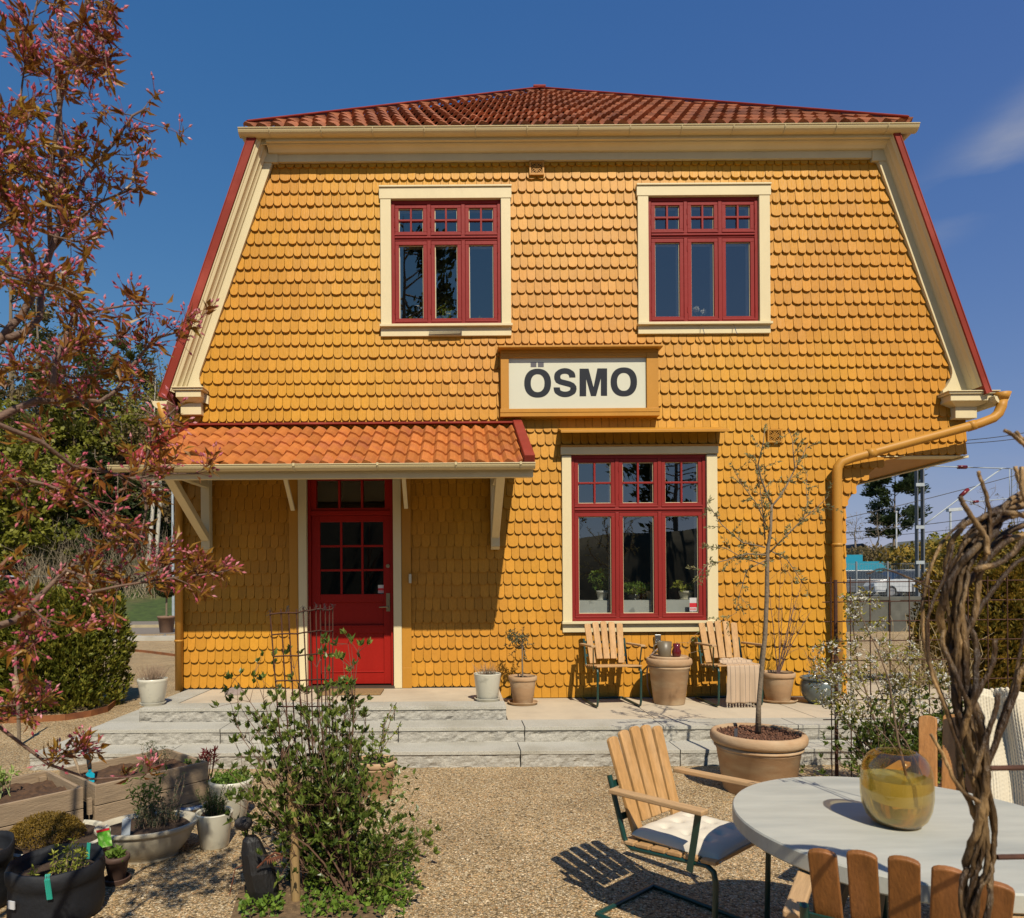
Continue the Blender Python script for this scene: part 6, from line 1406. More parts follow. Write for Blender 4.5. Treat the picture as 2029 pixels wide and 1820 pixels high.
def house_far(label, u0, u1, v_eave, v_base, v_ridge, y, wallm, roofm, gable=True, dep=8):
    x0, x1 = LX(u0,y), LX(u1,y); ze, zb_, zr = W(1750,v_eave,y).z, W(1750,v_base,y).z-3, W(1750,v_ridge,y).z
    t = thing('far_house', label, 'house', ((x0+x1)/2,y,zb_), 'far houses'); q = MB(); q.box(x0,x1,y,y+dep,zb_,ze)
    if gable: q.prism([(x0,ze),(x1,ze),((x0+x1)/2,zr-.1)], y, y+dep)
    q.build('wall', wallm, t); q = MB(); m_ = (x0+x1)/2; ov = .4
    if gable:
        for s in (-1,1):
            xe = m_+s*((x1-x0)/2+ov); q.add([(m_,y-ov,zr),(xe,y-ov,ze-.2),(xe,y+dep,ze-.2),(m_,y+dep,zr),(m_,y-ov,zr-.2),(xe,y-ov,ze-.4),(xe,y+dep,ze-.4),(m_,y+dep,zr-.2)],[(0,1,2,3),(4,5,6,7),(0,1,5,4),(1,2,6,5)])
    else:
        q.add([(x0-ov,y-ov,ze),(x1+ov,y-ov,ze),(x1-.8,y+dep/2,zr),(x0+.8,y+dep/2,zr),(x0-ov,y+dep,ze),(x1+ov,y+dep,ze)],[(0,1,2,3),(3,2,5,4),(0,3,4),(1,5,2)])
    q.build('roof', roofm, t)
    n = max(1,int((x1-x0)/2.2))
    for k in range(n):
        xc = x0+(x1-x0)*(k+.5)/n; q = MB(); q.box(xc-.4,xc+.4,y-.06,y-.01,ze-1.7,ze-.5); w_ = q.build('window', mat('far_window', (.04,.05,.06), .2), t); q = MB()
        for a_ in (-.46,.40): q.box(xc+a_,xc+a_+.06,y-.09,y-.012,ze-1.76,ze-.44)
        q.box(xc-.4,xc+.4,y-.09,y-.012,ze-.5,ze-.44); q.box(xc-.4,xc+.4,y-.09,y-.012,ze-1.76,ze-1.7); q.build('frame', M_cream, w_)
    return t
house_far('white gabled house with a dark roof, left of the dark pine', 1690, 1722, 1092, 1110, 1077, 75, mat('white_render', (.55,.55,.42), .8), mat('dark_roof', (.04,.038,.036), .7))
house_far('grey low house behind the catenary mast', 1812, 1898, 1090, 1105, 1068, 75, mat('tan_render', (.30,.25,.16), .8), mat('grey_roof', (.12,.12,.10), .7))
house_far('small brick-red cottage above the teal building', 1722, 1745, 1108, 1116, 1100, 60, mat('pink_render', (.40,.20,.12), .8), mat('brown_roof', (.12,.08,.06), .7), False, 5)
# teal building
y = 52; x0, x1 = LX(1640,y), LX(1765,y); z0_, z1_ = .7, W(1700,1141,y).z; zt = W(1700,1113,y).z
t = thing('teal_building', 'low commercial building with a teal fascia behind the parked cars', 'building', ((x0+x1)/2,y,z0_)); q = MB(); q.box(x0+.6,x1-.6,y+.5,y+9,z0_,z1_); q.build('wall', mat('dark_front', (.10,.09,.10), .5), t)
q = MB(); q.box(x0,x1,y,y+10,z1_,zt); q.box(LX(1670,y),LX(1722,y),y+.8,y+6,zt,zt+.55); M_teal = mat('teal_sheet', (.015,.24,.34), .45, 3, .1); q.build('fascia', M_teal, t)
q = MB(); q.box(x0+.7,LX(1708,y),y-.5,y-.02,z1_-.05,z1_+.15); q.build('awning', mat('white_card', (.6,.6,.6)), t)
q = MB(); q.box(LX(1680,y),LX(1745,y),y+.3,y+.49,z0_+.6,z1_-.15); q.build('red_panel', mat('crimson_panel', (.40,.01,.04), .5), t)
q = MB(); q.box(LX(1748,y),LX(1760,y),y+.3,y+.49,z0_,z1_-.05); q.build('white_panel', mat('white_card', (.6,.6,.6)), t)
# cars
def car(label, x, y, z, rz, paint, est=False):
    t = thing('parked_car', label, 'car', (x,y,z), 'cars parked behind the wire fence', rz); WL[t.name] = Vector((0,0,0)); L_ = 4.5; hw = .86
    low = [(-2.22,.30),(-2.25,.62),(-2.1,.86),(-1.1,.98),(1.9,1.0),(2.15,.92),(2.22,.6),(2.2,.30)]
    q = MB(); n = len(low)
    def lay(yy, k, dz=0): return [(px*k, yy, pz+dz) for px,pz in low]
    secs = [lay(-hw,.97), lay(-hw+.06,1.0), lay(hw-.06,1.0), lay(hw,.97)]; b = []
    for s_ in secs: q.v += s_
    for i in range(3):
        for k in range(n): q.f.append((i*n+k, (i+1)*n+k, (i+1)*n+(k+1)%n, i*n+(k+1)%n))
    q.f.append(tuple(range(n))); q.f.append(tuple(reversed(range(3*n,4*n))))
    roof = [(-1.15,.99),(-.45,1.40),(.2,1.46),(1.2,1.43),(1.75 if not est else 2.0,1.0 if not est else 1.05)]
    if est: roof = [(-1.15,.99),(-.45,1.42),(.3,1.49),(1.7,1.46),(2.05,1.02)]
    q2 = MB(); m_ = len(roof); hi = [(a, -hw+.05+.16*(c-1)/.45, c) for a,c in roof]; hj = [(a,-b_,c) for a,b_,c in hi]
    q2.add(hi+hj, [tuple(range(m_)), tuple(reversed(range(m_,2*m_)))]+[(i,m_+i,m_+i+1,i+1) for i in range(m_-1)])
    q.box(-.35,1.5,-.66,.66,1.43,1.475); q.build('body', paint, t, world=False, bevel=.03)
    q2.build('windows', mat('car_glass', (.02,.025,.03), .08, spec=.8), t, world=False)
    for s_ in (-1,1):
        for px in (-1.35,1.35):
            w_ = MB(); w_.tube([(px,s_*.70,.32),(px,s_*.88,.32)], .32, 20); wh = w_.build('wheel', mat('tyre', (.015,.015,.015), .9), t, world=False); w_ = MB(); w_.tube([(px,s_*.86,.32),(px,s_*.885,.32)], .20, 16); w_.build('rim', mat('alloy', (.4,.4,.4), .4, metal=.6), wh, world=False)
        w_ = MB(); w_.box(2.12,2.235,s_*.62-.14,s_*.62+.14,.70,.88 if not est else 1.2); w_.build('tail_light', mat('tail_red', (.45,.01,.01), .3), t, world=False)
        w_ = MB(); w_.box(-2.235,-2.13,s_*.6-.16,s_*.6+.16,.62,.76); w_.build('headlight', mat('lamp_clear', (.6,.6,.6), .1), t, world=False)
    return t
y = 37; gz = .78
car('dark grey estate car behind the fence, tail lamp towards the house', LX(1708,y), y, gz, R(165), mat('grey_car_paint', (.10,.10,.11), .3, coat=.5), True)
car('silver-white car nose to the left behind the fence', LX(1786,y-.5), y-.5, gz, R(8), mat('white_car_paint', (.50,.52,.54), .3, coat=.5))
car('dark car mostly hidden behind the house corner', LX(1655,y+3), y+3, gz, R(185), mat('black_car_paint', (.04,.045,.05), .3, coat=.5))
car('blue-grey car partly hidden behind the two front cars', LX(1752,y+7), y+7, gz, R(180), mat('blue_car_paint', (.06,.08,.12), .3, coat=.5))
# wire mesh fence by the cars
t = thing('wire_fence', 'fine grey wire mesh fence in front of the parked cars', 'fence', (LX(1740,26),26,.75)); q = MB(); y = 26; M_wire = mat('zinc_wire', (.22,.24,.26), .5)
xa, xb = LX(1660,y), LX(1840,y)
for k in range(60): x = xa+(xb-xa)*k/59; q.tube([(x,y,.7),(x,y,2.35)], .0035, 3, caps=False)
for k in range(6): q.tube([(xa,y,.85+.29*k),(xb,y,.85+.29*k)], .006, 3, caps=False)
q.build('mesh', M_wire, t)
for k in range(3): q = MB(); x = LX(1697+62*k,y); q.tube([(x,y,.7),(x,y,2.4)], .035, 8); q.build('post', M_wire, t)
# catenary mast
y = 25; t = thing('catenary_mast', 'tall twin-channel railway catenary mast with insulated arms', 'mast', (LX(1823,y),y,0)); M_galv = mat('galvanised_steel', (.38,.42,.44), .5)
q = MB()
for u, w_ in ((1817,.035),(1829,.045)): x = LX(u,y); q.box(x-w_/2, x+w_/2, y-.08, y+.08, .2, 8.5)
q.build('post', mat('mast_steel', (.13,.14,.155), .5), t)
for v in (961,1045,1115): q = MB(); a = W(1811,v,y-.1); b_ = W(1834,v,y-.1); q.box(a.x+.07,b_.x-.05,y-.12,y-.0805,a.z-.06,a.z+.06); q.build('batten', M_galv, t)
def rod(pts, r, name, mt): q = MB(); q.tube([W(u,v,y) for u,v in pts], r, 7); q.build(name, mt, t, smooth=True)
M_ins = mat('red_insulator', (.16,.012,.015), .3)
rod([(1834,931),(1845,924),(1900,926),(2012,929)], .022, 'top_arm', M_galv); rod([(1834,1038),(1850,1026),(1905,985),(1986,928)], .026, 'diagonal_arm', M_galv); rod([(1905,985),(1925,1002),(2015,990)] if False else [(1912,992),(1930,995),(2012,987)], .018, 'registration_arm', M_galv)
rod([(1898,926),(1915,926)], .07, 'insulator', M_ins); rod([(1903,979+5),(1918,970)], .07, 'insulator', M_ins); rod([(1928,995),(1938,994)], .05, 'insulator', M_ins)
rod([(2000,930),(2001,988)], .012, 'dropper', M_galv)
for i, (p, q2, yy, lb) in enumerate((((1580,1048),(2120,912),25,'catenary wire meeting the mast arms'),((1580,1065),(2120,1000),25.5,'contact wire passing behind the topmost woven twigs'),((1600,1075),(2120,1022),33,'lowest thin overhead wire on the right'),((1900,874),(2120,838),24,'upper of two feeder wires beside the eaves'),((1900,880),(2120,850),24.3,'lower of two feeder wires beside the eaves'))):
    q = MB(); a = W(p[0],p[1],yy); b_ = W(q2[0],q2[1],yy); q.tube([a.lerp(b_,k/8)+Vector((0,0,-.1*math.sin(math.pi*k/8))) for k in range(9)], .014, 5); q.top('overhead_wire', mat('wire_dark', (.03,.03,.035), .5), lb, 'wire', 'overhead railway wires')
q = MB(); y = 40; a = W(1884,1108,y); b_ = W(1883,1012,y); q.tube([(b_.x,y,a.z-3),(b_.x,y,b_.z)], .06, 7); q.obox((b_.x+.25,y,b_.z+.05), (.42,0,.03), (0,.12,0), (0,0,.09)); q.top('lamp_post', mat('lamp_grey', (.5,.52,.52), .4), 'grey street lamp with a flat white head right of the mast', 'lamp post')
q = MB(); y = 60; a = W(1776,1016,y); q.tube([(a.x,y,2.5),(a.x,y,a.z)], .06, 7); q.tube([(a.x,y,a.z),(a.x,y,a.z+.12)], .1, 7); q.top('flagpole', mat('flag_white', (.6,.6,.6), .5), 'thin white flagpole in front of the dark pine', 'flagpole')
q = MB(); y = 60; a = W(2010,930,y); 
for dx_ in (-.25,.25): q.tube([(a.x+dx_,y,2),(a.x+dx_,y,a.z)], .04, 5)
for k in range(14): z_ = 3+k*.62; q.tube([(a.x-.25,y,z_),(a.x+.25,y,z_+.6)], .03, 4)
q.top('lattice_mast', M_wire, 'far lattice mast at the ends of the catenary arms', 'mast')
# ---------------------------------------------------------------- rebar fence with climbers (right)
yF = 5.2; M_rebar = mat('rusty_rebar', (.075,.028,.014), .85, 30, .3)
t = thing('rebar_trellis', 'rusty reinforcement mesh fence with a flowering shrub on it', 'trellis', (4.2,yF,0))
z = 1.60; k = 0
while z > .02:
    q = MB(); q.tube([(2.80,yF,z+.0),(6.4,yF,z+.02)], .0042, 5); q.build('horizontal_bar', M_rebar, t); z -= .15
x = 2.86
while x < 6.4:
    q = MB(); q.tube([(x,yF-.008,.0),(x,yF-.008,1.64)], .0042, 5); q.build('vertical_bar', M_rebar, t); x += .15
for x in (2.89,4.7): q = MB(); q.tube([(x,yF-.02,0),(x,yF-.02,1.62)], .013, 6); q.build('post', M_rebar, t)
def climber(name, label, cat, base, ext, h, n, lfm, y, seed=0, lsz=.03, blo=0, lens=.5):
    t = thing(name, label, cat, base); tw = MB(); lf = MB(); bl = MB(); base = Vector(base)
    for i in range(n):
        p = base+Vector((ru(-ext,ext)*.9, ru(-.08,.08), ru(0,h*.35))); pp, d = limb(tw, p, Vector((ru(-.9,.9), ru(-.2,.2), ru(.3,1.2))), ru(.3,1)*lens, .004, 7, .25, sides=4)
        for z in pp[1:]:
            if z.z > h+ru(-.15,.1): continue
            d2 = d+rv(.9)+Vector((0,0,.3)); p2, d3 = limb(tw, z, d2, ru(.04,.14), .0018, 3, .2, sides=3)
            rosette(lf, p2[-1], d3+Vector((0,0,.5)), rnd.choice((5,6,8)), lsz, lsz*.5, .9)
            if rnd.random() < .4: rosette(lf, p2[1], d3, 3, lsz*.8, lsz*.45, 1)
    tw.build('stems', mat('reddish_stem', (.14,.075,.045), .8), t); lf.build('leaves', lfm, t); return t
F_quince = foliage('glossy_spring_leaf', [(.025,.045,.008),(.10,.15,.022),(.32,.36,.075)], rough=.35, ns=4, spec=.5)
climber('climbing_shrub', 'glossy green shrub climbing the rebar fence behind the vase', 'shrub', (3.5,yF-.34,0), .65, 1.0, 260, F_quince, yF-.3, lsz=.04)
climber('climbing_shrub', 'low green shrub on the rebar fence behind the woven arch', 'shrub', (4.75,yF-.12,0), .7, .85, 150, F_quince, yF, lsz=.04)
climber('climbing_shrub', 'dark green shrub at the far right of the rebar fence', 'shrub', (5.9,yF+.3,0), .6, 1.3, 70, F_quince, yF, lens=.8)
t = thing('white_blossom_shrub', 'white-flowering shrub with bronze leaves beside the downpipe', 'shrub', (3.55,4.95,0)); tw_, lf_, bl_ = tw, lf, bl; tw = MB(); lf = MB(); bl = MB(); y = 4.95
for pts, r in (([(1760,1560),(1745,1480),(1725,1400),(1700,1320),(1690,1240),(1703,1185)],.009),([(1760,1560),(1750,1470),(1755,1400),(1770,1330),(1800,1300)],.007),([(1745,1480),(1700,1420),(1660,1370),(1640,1330)],.006),([(1750,1470),(1790,1410),(1830,1360),(1870,1345)],.006),([(1725,1400),(1680,1350),(1655,1290),(1640,1280)],.005),([(1755,1400),(1735,1350),(1740,1300),(1745,1270)],.004),([(1745,1480),(1720,1450),(1690,1440),(1670,1420)],.004),([(1750,1470),(1780,1440),(1800,1400),(1810,1370)],.004),([(1725,1400),(1745,1370),(1765,1360),(1790,1345)],.004)):
    P = [W(u,v,y+.12*math.sin(u*.13+v)) for u,v in pts]; tw.tube(P, [r*(1-.7*k/(len(P)-1)) for k in range(len(P))], 6); flowered(P, .22, 1.55, .025, .17)
tw.build('stems', MATS['branch_bark'], t); lf.build('leaves', M_bleaf, t); bl.build('blossoms', M_blos, t)
# ---------------------------------------------------------------- shrub in the centre with its trellis
bc = Vector((-.66,3.62,0)); t = thing('rusty_plant_trellis', 'curved rusty trellis of thin rods rising out of the green shrub', 'trellis', bc)
tops = [(541,1211),(566,1207),(590,1206),(612,1206),(640,1200),(668,1199),(680,1198),(692,1197),(700,1197),(710,1196),(719,1195)]
tops = [(W((400+zx*.27473)/1.0843, (1180+zy*.27473)/1.0843, yy), W((400+bx*.27473)/1.0843, (1180+1250*.27473)/1.0843, yy)) for (zx,zy,bx,yy) in ((655,480,715,3.55),(740,470,785,3.55),(800,468,840,3.57),(862,470,895,3.60),(915,455,950,3.66),(968,450,985,3.74),(1014,440,1030,3.86),(1048,435,1062,3.98),(1088,445,1092,4.1),(1120,445,1122,4.22),(1146,435,1148,4.32))]
for a, b_ in tops:
    q = MB(); g0 = Vector((b_.x+(b_.x-a.x)*2.0, b_.y, 0)); q.tube([a, b_, g0], .0040, 5); q.build('rod', M_rebar, t)
for k in range(5):
    q = MB(); f_ = (.03, .19, .36, .55, .75)[k]; q.tube([a.lerp(b_, f_*1.3)+Vector((0,-.006,0)) for a,b_ in tops], .0042, 5); q.build('cross_rod', M_rebar, t)
q = MB()
for a,b_ in tops[::2]:
    for j in range(4): q.tube([a+rv(.012), a+rv(.02), a+rv(.02)+Vector((0,0,-.02))], .0012, 3)
q.build('wire_tie', mat('tie_wire', (.03,.03,.03), .5), t)
q = MB(); a = W(578,1532,3.42); b_ = Vector((a.x+.01,3.45,0)); q.tube([b_, a+Vector((0,0,-.03)), a], [.023,.023,.022], 14)
q.top('wooden_stake', mat('pale_stake', (.34,.22,.09), .8, 9, .2, (1,1,.1), c2=(.2,.16,.07), c2s=2), 'round pale wooden stake supporting the central green shrub', 'stake')
t = thing('central_shrub', 'dense glossy green shrub sprawling over a trellis in the middle of the gravel', 'shrub', (-.6,3.62,0)); tw = MB(); lf = MB(); dk = MB()
base = [Vector((-.66+ru(-.1,.12), 3.6+ru(-.15,.15), 0)) for k in range(9)]
tips = [(475,1395),(465,1350),(500,1335),(540,1330),(580,1325),(625,1320),(640,1290),(700,1280),(720,1290),(715,1330),(690,1350),(600,1370),(460,1420),(455,1530),(480,1500),(500,1465),(520,1450),(470,1440),(485,1555),(530,1400),(560,1420),(610,1400),(660,1390),(700,1400),(735,1440),(770,1490),(720,1470),(760,1540),(800,1530),(790,1590),(825,1480+60),(845,1552),(780,1640),(820,1650),(800,1700),(760,1680),(740,1620),(700,1580),(650,1500),(620,1480),(560,1500),(540,1540),(500,1590),(490,1600),(520,1650),(560,1700),(600,1720),(640,1700),(690,1720),(740,1740),(780,1760),(660,1600),(600,1600),(690,1650),(580,1560),(640,1560),(700,1530),(550,1460),(640,1450),(680,1440),(600,1450),(610,1530),(665,1560),(725,1560),(740,1590),(715,1610),(675,1680),(620,1660),(590,1640),(760,1600)]
tips += [(p[0]+ru(-28,28), p[1]+ru(-25,25)) for p in tips[22:]]*1
tips += [(ru(560,750), ru(1500,1730)) for k in range(22)]
tips = [((640+(p[0]-640)*.84, p[1]) if p[1] < 1640 and p[0] > 640 else p) for p in tips]
tips = [p for p in tips if not (p[0] > 722 and p[1] < 1610)]
for (u,v) in tips:
    yy = 3.6+ru(-.32,.32); e = W(u,v,yy)
    if e.z < .03: e.z = ru(.03,.08)
    b0 = rnd.choice(base); mid_ = b0.lerp(e,.5)+Vector((0,0,.12*ru(-.3,1)))+rv(.05); P = []
    for k in range(9): s_ = k/8; P.append(b0*(1-s_)**2+mid_*2*s_*(1-s_)+e*s_*s_+rv(.012)*(k>0))
    tw.tube(P, [.0065*(1-.8*k/8) for k in range(9)], 5)
    for k in range(3,9):
        d = (P[k]-P[k-1]).normalized()
        for j in range(2 if k < 8 else 3):
            p2, d3 = limb(tw, P[k], d*.5+rv(.9)+Vector((0,0,.35)), ru(.03,.13), .002, 3, .2, sides=3)
            rosette(lf, p2[-1], d3*.6+Vector((0,0,.7)), rnd.choice((5,6,8)), ru(.032,.052), .022, .7)
for i in range(600):
    a = ru(0,6.28); rr = rnd.random()**.5; p = Vector((-.52+.33*rr*math.cos(a), 3.6+.30*rr*math.sin(a), ru(.05,.85)*(1-.3*rr)))
    lf.leaf(p, rv()+Vector((0,0,.2)), rv(), .04, .02)
tw.build('stems', MATS['reddish_stem'], t); lf.build('leaves', F_quince, t)
# ground cover at the shrub's foot
q = MB(); pts = [W(u,v,0) if False else G(u,v) for u,v in ((455,1830),(475,1760),(520,1745),(600,1740),(700,1735),(780,1745),(790,1780),(740,1840),(600,1900),(480,1900))]
q.add([(p.x,p.y,.007) for p in pts],[tuple(reversed(range(len(pts))))]); tag(q.build('bed_soil', mat('dry_bed_soil', (.16,.10,.05), .95, 30, .5, bump=1, bs=50)), kind='structure')
lf = MB()
for (u0_,u1_,v0_,v1_,n) in ((700,815,1690,1800,260),(470,560,1790,1825,70),(600,800,1765,1830,190)):
    for i in range(n):
        p = G(ru(u0_,u1_), ru(v0_,v1_)); p.z = ru(.01,.07)
        for k in range(2): lf.leaf(p, rv()+Vector((0,0,.5)), rv(), ru(.02,.038), .026)
tag(lf.build('ground_cover', foliage('fresh_ground_cover', [(.06,.12,.015),(.16,.26,.03),(.28,.38,.06)], ns=5)), 'fresh green ground cover creeping over the gravel around the shrub', 'ground cover', kind='stuff')
# ---------------------------------------------------------------- pink blossoming shrub, near left
t = thing('pink_blossom_tree', 'near pink-budded ornamental cherry with bronze leaves filling the left edge', 'tree', (-2.1,1.9,0)); tw = MB(); lf = MB(); bl = MB(); st = MB()
F_bronze = foliage('bronze_leaf', [(.11,.032,.010),(.24,.085,.016),(.34,.17,.022),(.40,.28,.04)], rough=.4, trl=.38, ns=3, spec=.4)
F_pink = foliage('pink_bud', [(.38,.04,.07),(.60,.13,.18),(.80,.40,.42)], rough=.4, trl=.2, ns=8)
def buds(p, d, n, s):
    for k in range(n):
        e = p+(Vector(d)*.5+rv(1)+Vector((0,0,.35))).normalized()*ru(.02,.055)*s; st.tube([p,e], .0008*s, 3, caps=False)
        dd = (e-p).normalized(); l = ru(.014,.024)*s; r_ = .0044*s; x = dd.orthogonal().normalized(); y_ = dd.cross(x)
        ring_ = [e+dd*l*.45+(x*math.cos(a)+y_*math.sin(a))*r_ for a in (0,1.57,3.14,4.71)]
        bl.add([e]+ring_+[e+dd*l], [(0,1,2),(0,2,3),(0,3,4),(0,4,1),(5,2,1),(5,3,2),(5,4,3),(5,1,4)])
def spray(p, d, s=1.0):
    for k in range(rnd.choice((2,3,4,4))): lf.leaf(p+rv(.014), Vector(d)*.8+rv(.9)+Vector((0,0,-.05)), rv(), ru(.03,.062)*s, ru(.011,.017)*s, .3)
    if rnd.random() < .55: buds(p, d, rnd.choice((3,5,7)), s)
def pk(pts, r0, r1, y0, y1, dens=.06, side=(.05,.22), s0=0.0, nodes=2):
    P = [W(u,v,y0+(y1-y0)*k/(len(pts)-1)) for k,(u,v) in enumerate(pts)]; n = len(P)
    tw.tube(P, [r0+(r1-r0)*k/(n-1) for k in range(n)], 8)
    for i in range(n-1):
        if i/(n-1) < s0: continue
        a, b_ = P[i], P[i+1]; d = (b_-a).normalized(); m_ = max(1, int((b_-a).length/dens))
        for k in range(int(m_*1.25)+1):
            p = a.lerp(b_, rnd.random()); pp, dd = limb(tw, p, d*.6+rv(.95)+Vector((0,0,.15)), ru(*side), .0022, 4, .25, sides=4)
            for z in pp[1:]: 
                if rnd.random() < .62: spray(z, dd, 1)
            spray(pp[-1], dd, 1.05)
    if pts[0][0] < -15:                                   # joins the stems outside the left edge
        a = P[0]; tw.tube([Vector((-1.83+.05*math.sin(a.z*9),1.96,max(.3,a.z-.42))), Vector((-1.66,2.0,a.z-.18)), a], [r0*1.25,r0*1.1,r0], 7)
    spray(P[-1], (P[-1]-P[-2]).normalized(), 1.1); return P
Yb = 2.15
pk([(-40,700),(0,675),(20,649),(43,626),(71,573),(95,515),(120,440),(122,300),(115,160),(118,60),(125,-60)], .014,.005,2.1,2.3,.10,(.04,.14),.45)
pk([(16,672),(49,659),(79,629),(82,573),(101,498),(141,404),(168,353),(229,279),(262,230),(290,215)], .012,.003,2.1,2.5,.055,(.05,.20),.35)
pk([(101,500),(97,420),(101,336),(124,178),(150,90),(172,0),(180,-60)], .009,.004,2.25,2.1,.05,(.04,.18),.15)
pk([(101,500),(150,440),(200,400),(250,380),(275,372)], .006,.002,2.3,2.2,.05,(.05,.15))
pk([(172,0),(190,30),(205,80),(210,125)], .004,.002,2.1,2.0,.05,(.03,.10)); pk([(140,120),(180,118),(205,125)], .003,.002,2.1,2.0,.05,(.03,.08))
pk([(172,0),(200,-5),(225,10)], .003,.002,2.1,2.0,.05,(.03,.10))
pk([(98,340),(60,330),(20,345),(-20,360)], .006,.003,2.2,2.0,.04,(.05,.18)); pk([(60,560),(40,480),(20,400),(0,330),(-20,250)], .008,.004,2.1,2.0,.045,(.05,.20))
pk([(80,150),(70,110),(60,60),(75,0)], .005,.003,2.3,2.2,.06,(.04,.12)); pk([(-30,460),(20,440),(60,450),(110,470),(160,480)], .006,.002,2.1,2.0,.045,(.05,.16))
pk([(-30,560),(20,545),(70,560),(120,570),(160,590)], .006,.002,1.9,1.8,.045,(.05,.15)); pk([(-30,400),(10,380),(40,300),(60,220)], .005,.002,2.0,2.0,.045,(.05,.16))
pk([(-30,845),(0,827),(33,810),(72,794),(109,797),(148,790),(198,797),(231,774),(257,731),(287,695),(316,669),(372,652)], .013,.003,2.0,2.4,.06,(.04,.15),.2)
pk([(105,764),(109,718),(132,662),(148,626),(184,616),(250,606),(323,603)], .009,.002,2.0,2.3,.07,(.03,.10),.0)
pk([(109,718),(140,700),(180,672),(230,665)], .005,.002,2.05,2.2,.05,(.04,.12))
pk([(-30,840),(0,843),(82,876),(115,902),(145,925),(198,932),(263,949),(330,939),(395,939)], .009,.002,1.9,2.3,.06,(.04,.15),.2)
pk([(283,949),(296,883),(313,850),(349,807)], .005,.002,2.25,2.3,.05,(.04,.10)); pk([(283,949),(290,1010),(280,1060),(230,1040)], .005,.002,2.25,2.2,.045,(.05,.14))
pk([(-30,1250),(30,1230),(80,1180),(130,1130),(193,1090),(240,1060)], .012,.003,1.95,2.3,.055,(.05,.18),.1)
pk([(175,1175),(235,1162),(321,1148),(403,1139),(457,1130)], .005,.002,2.1,2.35,.05,(.03,.11)); pk([(130,1130),(190,1150),(250,1160),(330,1120),(380,1105)], .004,.002,2.1,2.35,.05,(.03,.11))
pk([(-30,960),(40,950),(90,960),(150,985),(220,1020)], .008,.002,2.0,2.1,.045,(.05,.18))
pk([(-30,740),(30,730),(80,735),(150,750),(190,740)], .008,.002,2.1,2.2,.045,(.05,.16))
pk([(-40,300),(0,260),(40,200),(50,120)], .006,.002,2.0,2.1,.045,(.05,.16))
pk([(-40,1190),(20,1170),(60,1200),(100,1240),(60,1290)], .006,.002,1.9,1.9,.045,(.05,.12)); pk([(-60,1400),(0,1442),(96,1515),(180,1544),(250,1541),(290,1535)], .007,.002,2.2,2.45,.14,(.02,.05),.72)
pk([(96,1515),(120,1500),(150,1492),(165,1490)], .003,.002,2.25,2.3,.04,(.02,.06)); pk([(-60,1390),(0,1400),(50,1395),(80,1390)], .004,.002,2.2,2.2,.04,(.02,.07))
# trunks below and out of frame
for pts, r in (([(-2.0,1.85,0),(-1.75,1.95,.6),(-1.80,1.97,1.2),(-1.82,1.98,2.2),(-1.78,2.0,3.1)],.034),([(-2.05,1.9,0),(-1.95,1.85,.7),(-1.62,1.9,1.4),(-1.42,1.92,1.98)],.025),([(-2.0,1.9,0),(-2.0,1.9,1.2),(-1.75,2.1,2.3),(-1.52,2.1,2.6)],.026)): tw.tube(pts, [r*(1-.65*k_/(len(pts)-1)) for k_ in range(len(pts))], 9)
tw.build('branches', mat('cherry_bark', (.15,.085,.055), .7, 30, .4, (1,1,3), bump=.4, bs=60), t, smooth=True); lf.build('leaves', F_bronze, t); st.build('bud_stalks', mat('red_stalk', (.22,.04,.05), .6), t); bl.build('flower_buds', F_pink, t)
print('PINK', len(lf.f), len(bl.f))
# ---------------------------------------------------------------- woven arch, near right
t = thing('woven_arch', 'near twisted arch of thick dry vine stems at the right edge', 'plant arch', (1.03,1.35,0)); M_vine = mat('dry_vine', (.055,.028,.010), .5, 40, .6, (1,1,.22), bump=1, bs=160, c2=(.38,.235,.10), c2s=14, c2lo=.50, c2hi=.64, isl=.4)  # lit strands and dark gaps put into the colour as tan patches
def sp3(ctrl, n):
    P = [Vector(c) for c in ctrl]; P = [P[0]*2-P[1]]+P+[P[-1]*2-P[-2]]; out = []
    for i in range(1, len(P)-2):
        for k in range(n):
            s_ = k/n; a,b_,c,d = P[i-1],P[i],P[i+1],P[i+2]
            out.append(.5*((2*b_)+(c-a)*s_+(2*a-5*b_+4*c-d)*s_*s_+(3*b_-a-3*c+d)*s_**3))
    out.append(P[-2]); return out
ya = 1.35
cl = [Vector((1.02,ya,0)), Vector((1.03,ya,.5)), W(1925,1820,ya), W(1945,1720,ya), W(1950,1620,ya), W(1925,1500,ya), W(1912,1400,ya), W(1905,1300,ya), W(1895,1200,ya), W(1905,1110,ya), W(1935,1050,ya), W(1990,1012,ya), W(2070,1000,ya+.02), W(2180,1020,ya+.04), W(2260,1090,ya+.06), W(2300,1200,ya+.06), W(2310,1500,ya+.06), Vector((1.41,ya+.06,.4)), Vector((1.42,ya+.06,0))]
C = sp3(cl, 8)
for s_ in range(10):
    ph = s_*2*math.pi/10+ru(-.3,.3); R0 = .008+.0095*(s_%3); q = MB(); P = []; tw_r = .11+.03*(s_%3)
    for i, c in enumerate(C):
        d = (C[min(i+1,len(C)-1)]-C[max(0,i-1)]).normalized(); x = Vector((0,1,0)); y_ = d.cross(x).normalized(); a = ph+i*tw_r*(1 if s_%4 else -1); rr = R0*(1+.3*mnoise.noise(Vector((i*.25,s_,0))))
        P.append(c+x*math.cos(a)*rr*.8+y_*math.sin(a)*rr+rv(.0015))
    r_ = ru(.0038,.0072); q.tube(P, [r_*(1+.35*mnoise.noise(Vector((i*.6,s_*3,1)))) for i in range(len(P))], 8); q.build('vine_stem', M_vine, t, smooth=True)
    
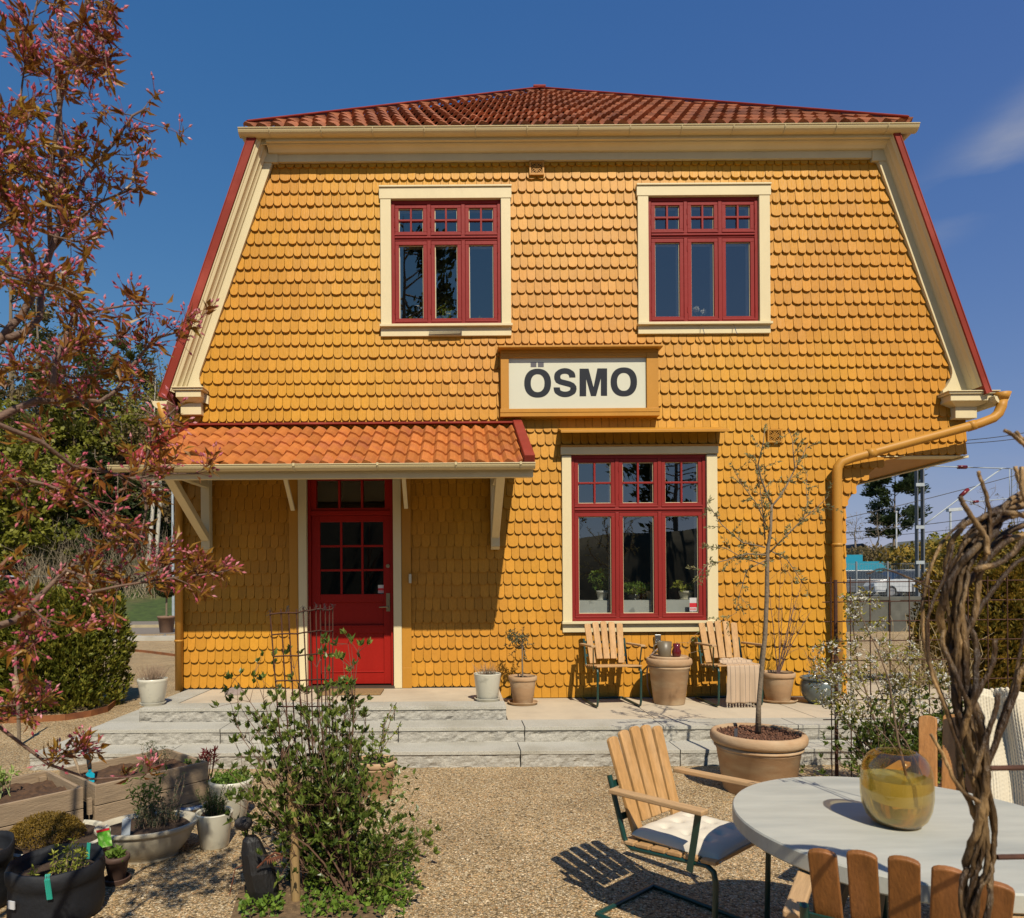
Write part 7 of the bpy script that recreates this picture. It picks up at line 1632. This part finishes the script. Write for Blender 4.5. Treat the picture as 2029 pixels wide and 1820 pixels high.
def vine(pts, r0, r1, dy=0, n=7): 
    r0 *= .68; r1 *= .7
    q = MB(); P = sp3([W(u,v,ya+dy) for u,v in pts], n); q.tube([p+rv(.001) for p in P], [r0+(r1-r0)*k/(len(P)-1) for k in range(len(P))], 8); q.build('vine_twig', M_vine, t, smooth=True)
vine([(1905,1540),(1888,1440),(1862,1370),(1835,1290),(1828,1200),(1850,1110),(1880,1060),(1925,1020)], .006,.004,.02)
vine([(1930,1560),(1895,1470),(1872,1400),(1845,1330),(1838,1230),(1868,1150),(1890,1080)], .005,.004,-.02)
vine([(1955,1100),(1950,1060),(1915,1010),(1903,985)], .008,.006,-.03); vine([(1950,1110),(1962,1060),(1958,1000),(1945,955),(1938,935)], .006,.0045,-.02)
vine([(2045,1010),(2022,960),(2012,925)], .007,.005,-.02); vine([(2075,980),(2045,900),(2010,865),(1988,853)], .007,.005,0); vine([(2080,960),(2040,890),(2012,855)], .006,.005,.01); vine([(2070,1040),(2030,985),(2025,925)], .007,.006,-.04)
vine([(1935,1600),(1955,1530),(1985,1420),(2015,1330),(2040,1180)], .006,.004,.02); vine([(1935,1560),(1962,1500),(1990,1430),(2012,1370),(2024,1330),(2060,1290)], .008,.008,.0); vine([(1915,1420),(1945,1360),(1968,1310),(1972,1268)], .007,.006,-.02)
vine([(1930,1540),(1952,1470),(1972,1410),(1978,1375)], .007,.006,-.03); vine([(1940,1590),(1900,1560),(1870,1500),(1845,1455)], .006,.004,-.04); vine([(1865,1175),(1760,1130),(1718,1138)], .003,.002,.0)
vine([(1930,1130),(1990,1110),(2040,1060),(2080,1040)], .009,.008,-.02); vine([(1920,1240),(1960,1180),(2010,1120),(2060,1090)], .007,.006,.02); vine([(1900,1180),(1945,1120),(1990,1060),(2060,1030)], .010,.009,.03)
vine([(1890,1300),(1930,1220),(1945,1130),(2000,1070),(2060,1060)], .009,.008,.0)
for v, u0_ in ((1521,1960),(1697,1975),(1048+15,1990)):
    q = MB(); q.tube([W(u0_,v+2,ya+.01), W(2330,v-5,ya+.05)], .0055, 7); q.build('rusty_bar', M_rebar, t)
# ---------------------------------------------------------------- behind the camera: what the panes mirror
conifer('pine_tree', 'tall pine behind the photographer, mirrored in the upper left window', -3.4, -30, 26.5, 5.0, F_con, z0=-.0, n=5200, s=.55, group='trees behind the photographer', pine=True)
conifer('pine_tree', 'pine behind the photographer, mirrored in the lower window', 15.5, -32, 15, 4.0, F_con, z0=0, n=2400, s=.6, group='trees behind the photographer', pine=True)
broad('bare_tree', 'bare tree behind the photographer, mirrored in the middle pane', 8.5, -34, 8.5, 3, F_br2, z0=0, n=300, s=.2, group='trees behind the photographer', bare=.2)
def bhill(x,y): 
    t = max(0,-y-22); k_ = max(0,min(1,(1.5-x)/4)); return min(t*.9, 3.6+.10*max(x,0)+6.0*k_+.8*mnoise.noise(Vector((x*.15,y*.15,8)))) if t > 0 else -.1  # unseen left part raised so the door panes mirror dark ground
sheet('rear_slope', bhill, -70, 90, -60, -22, 60, 20, M_wood)
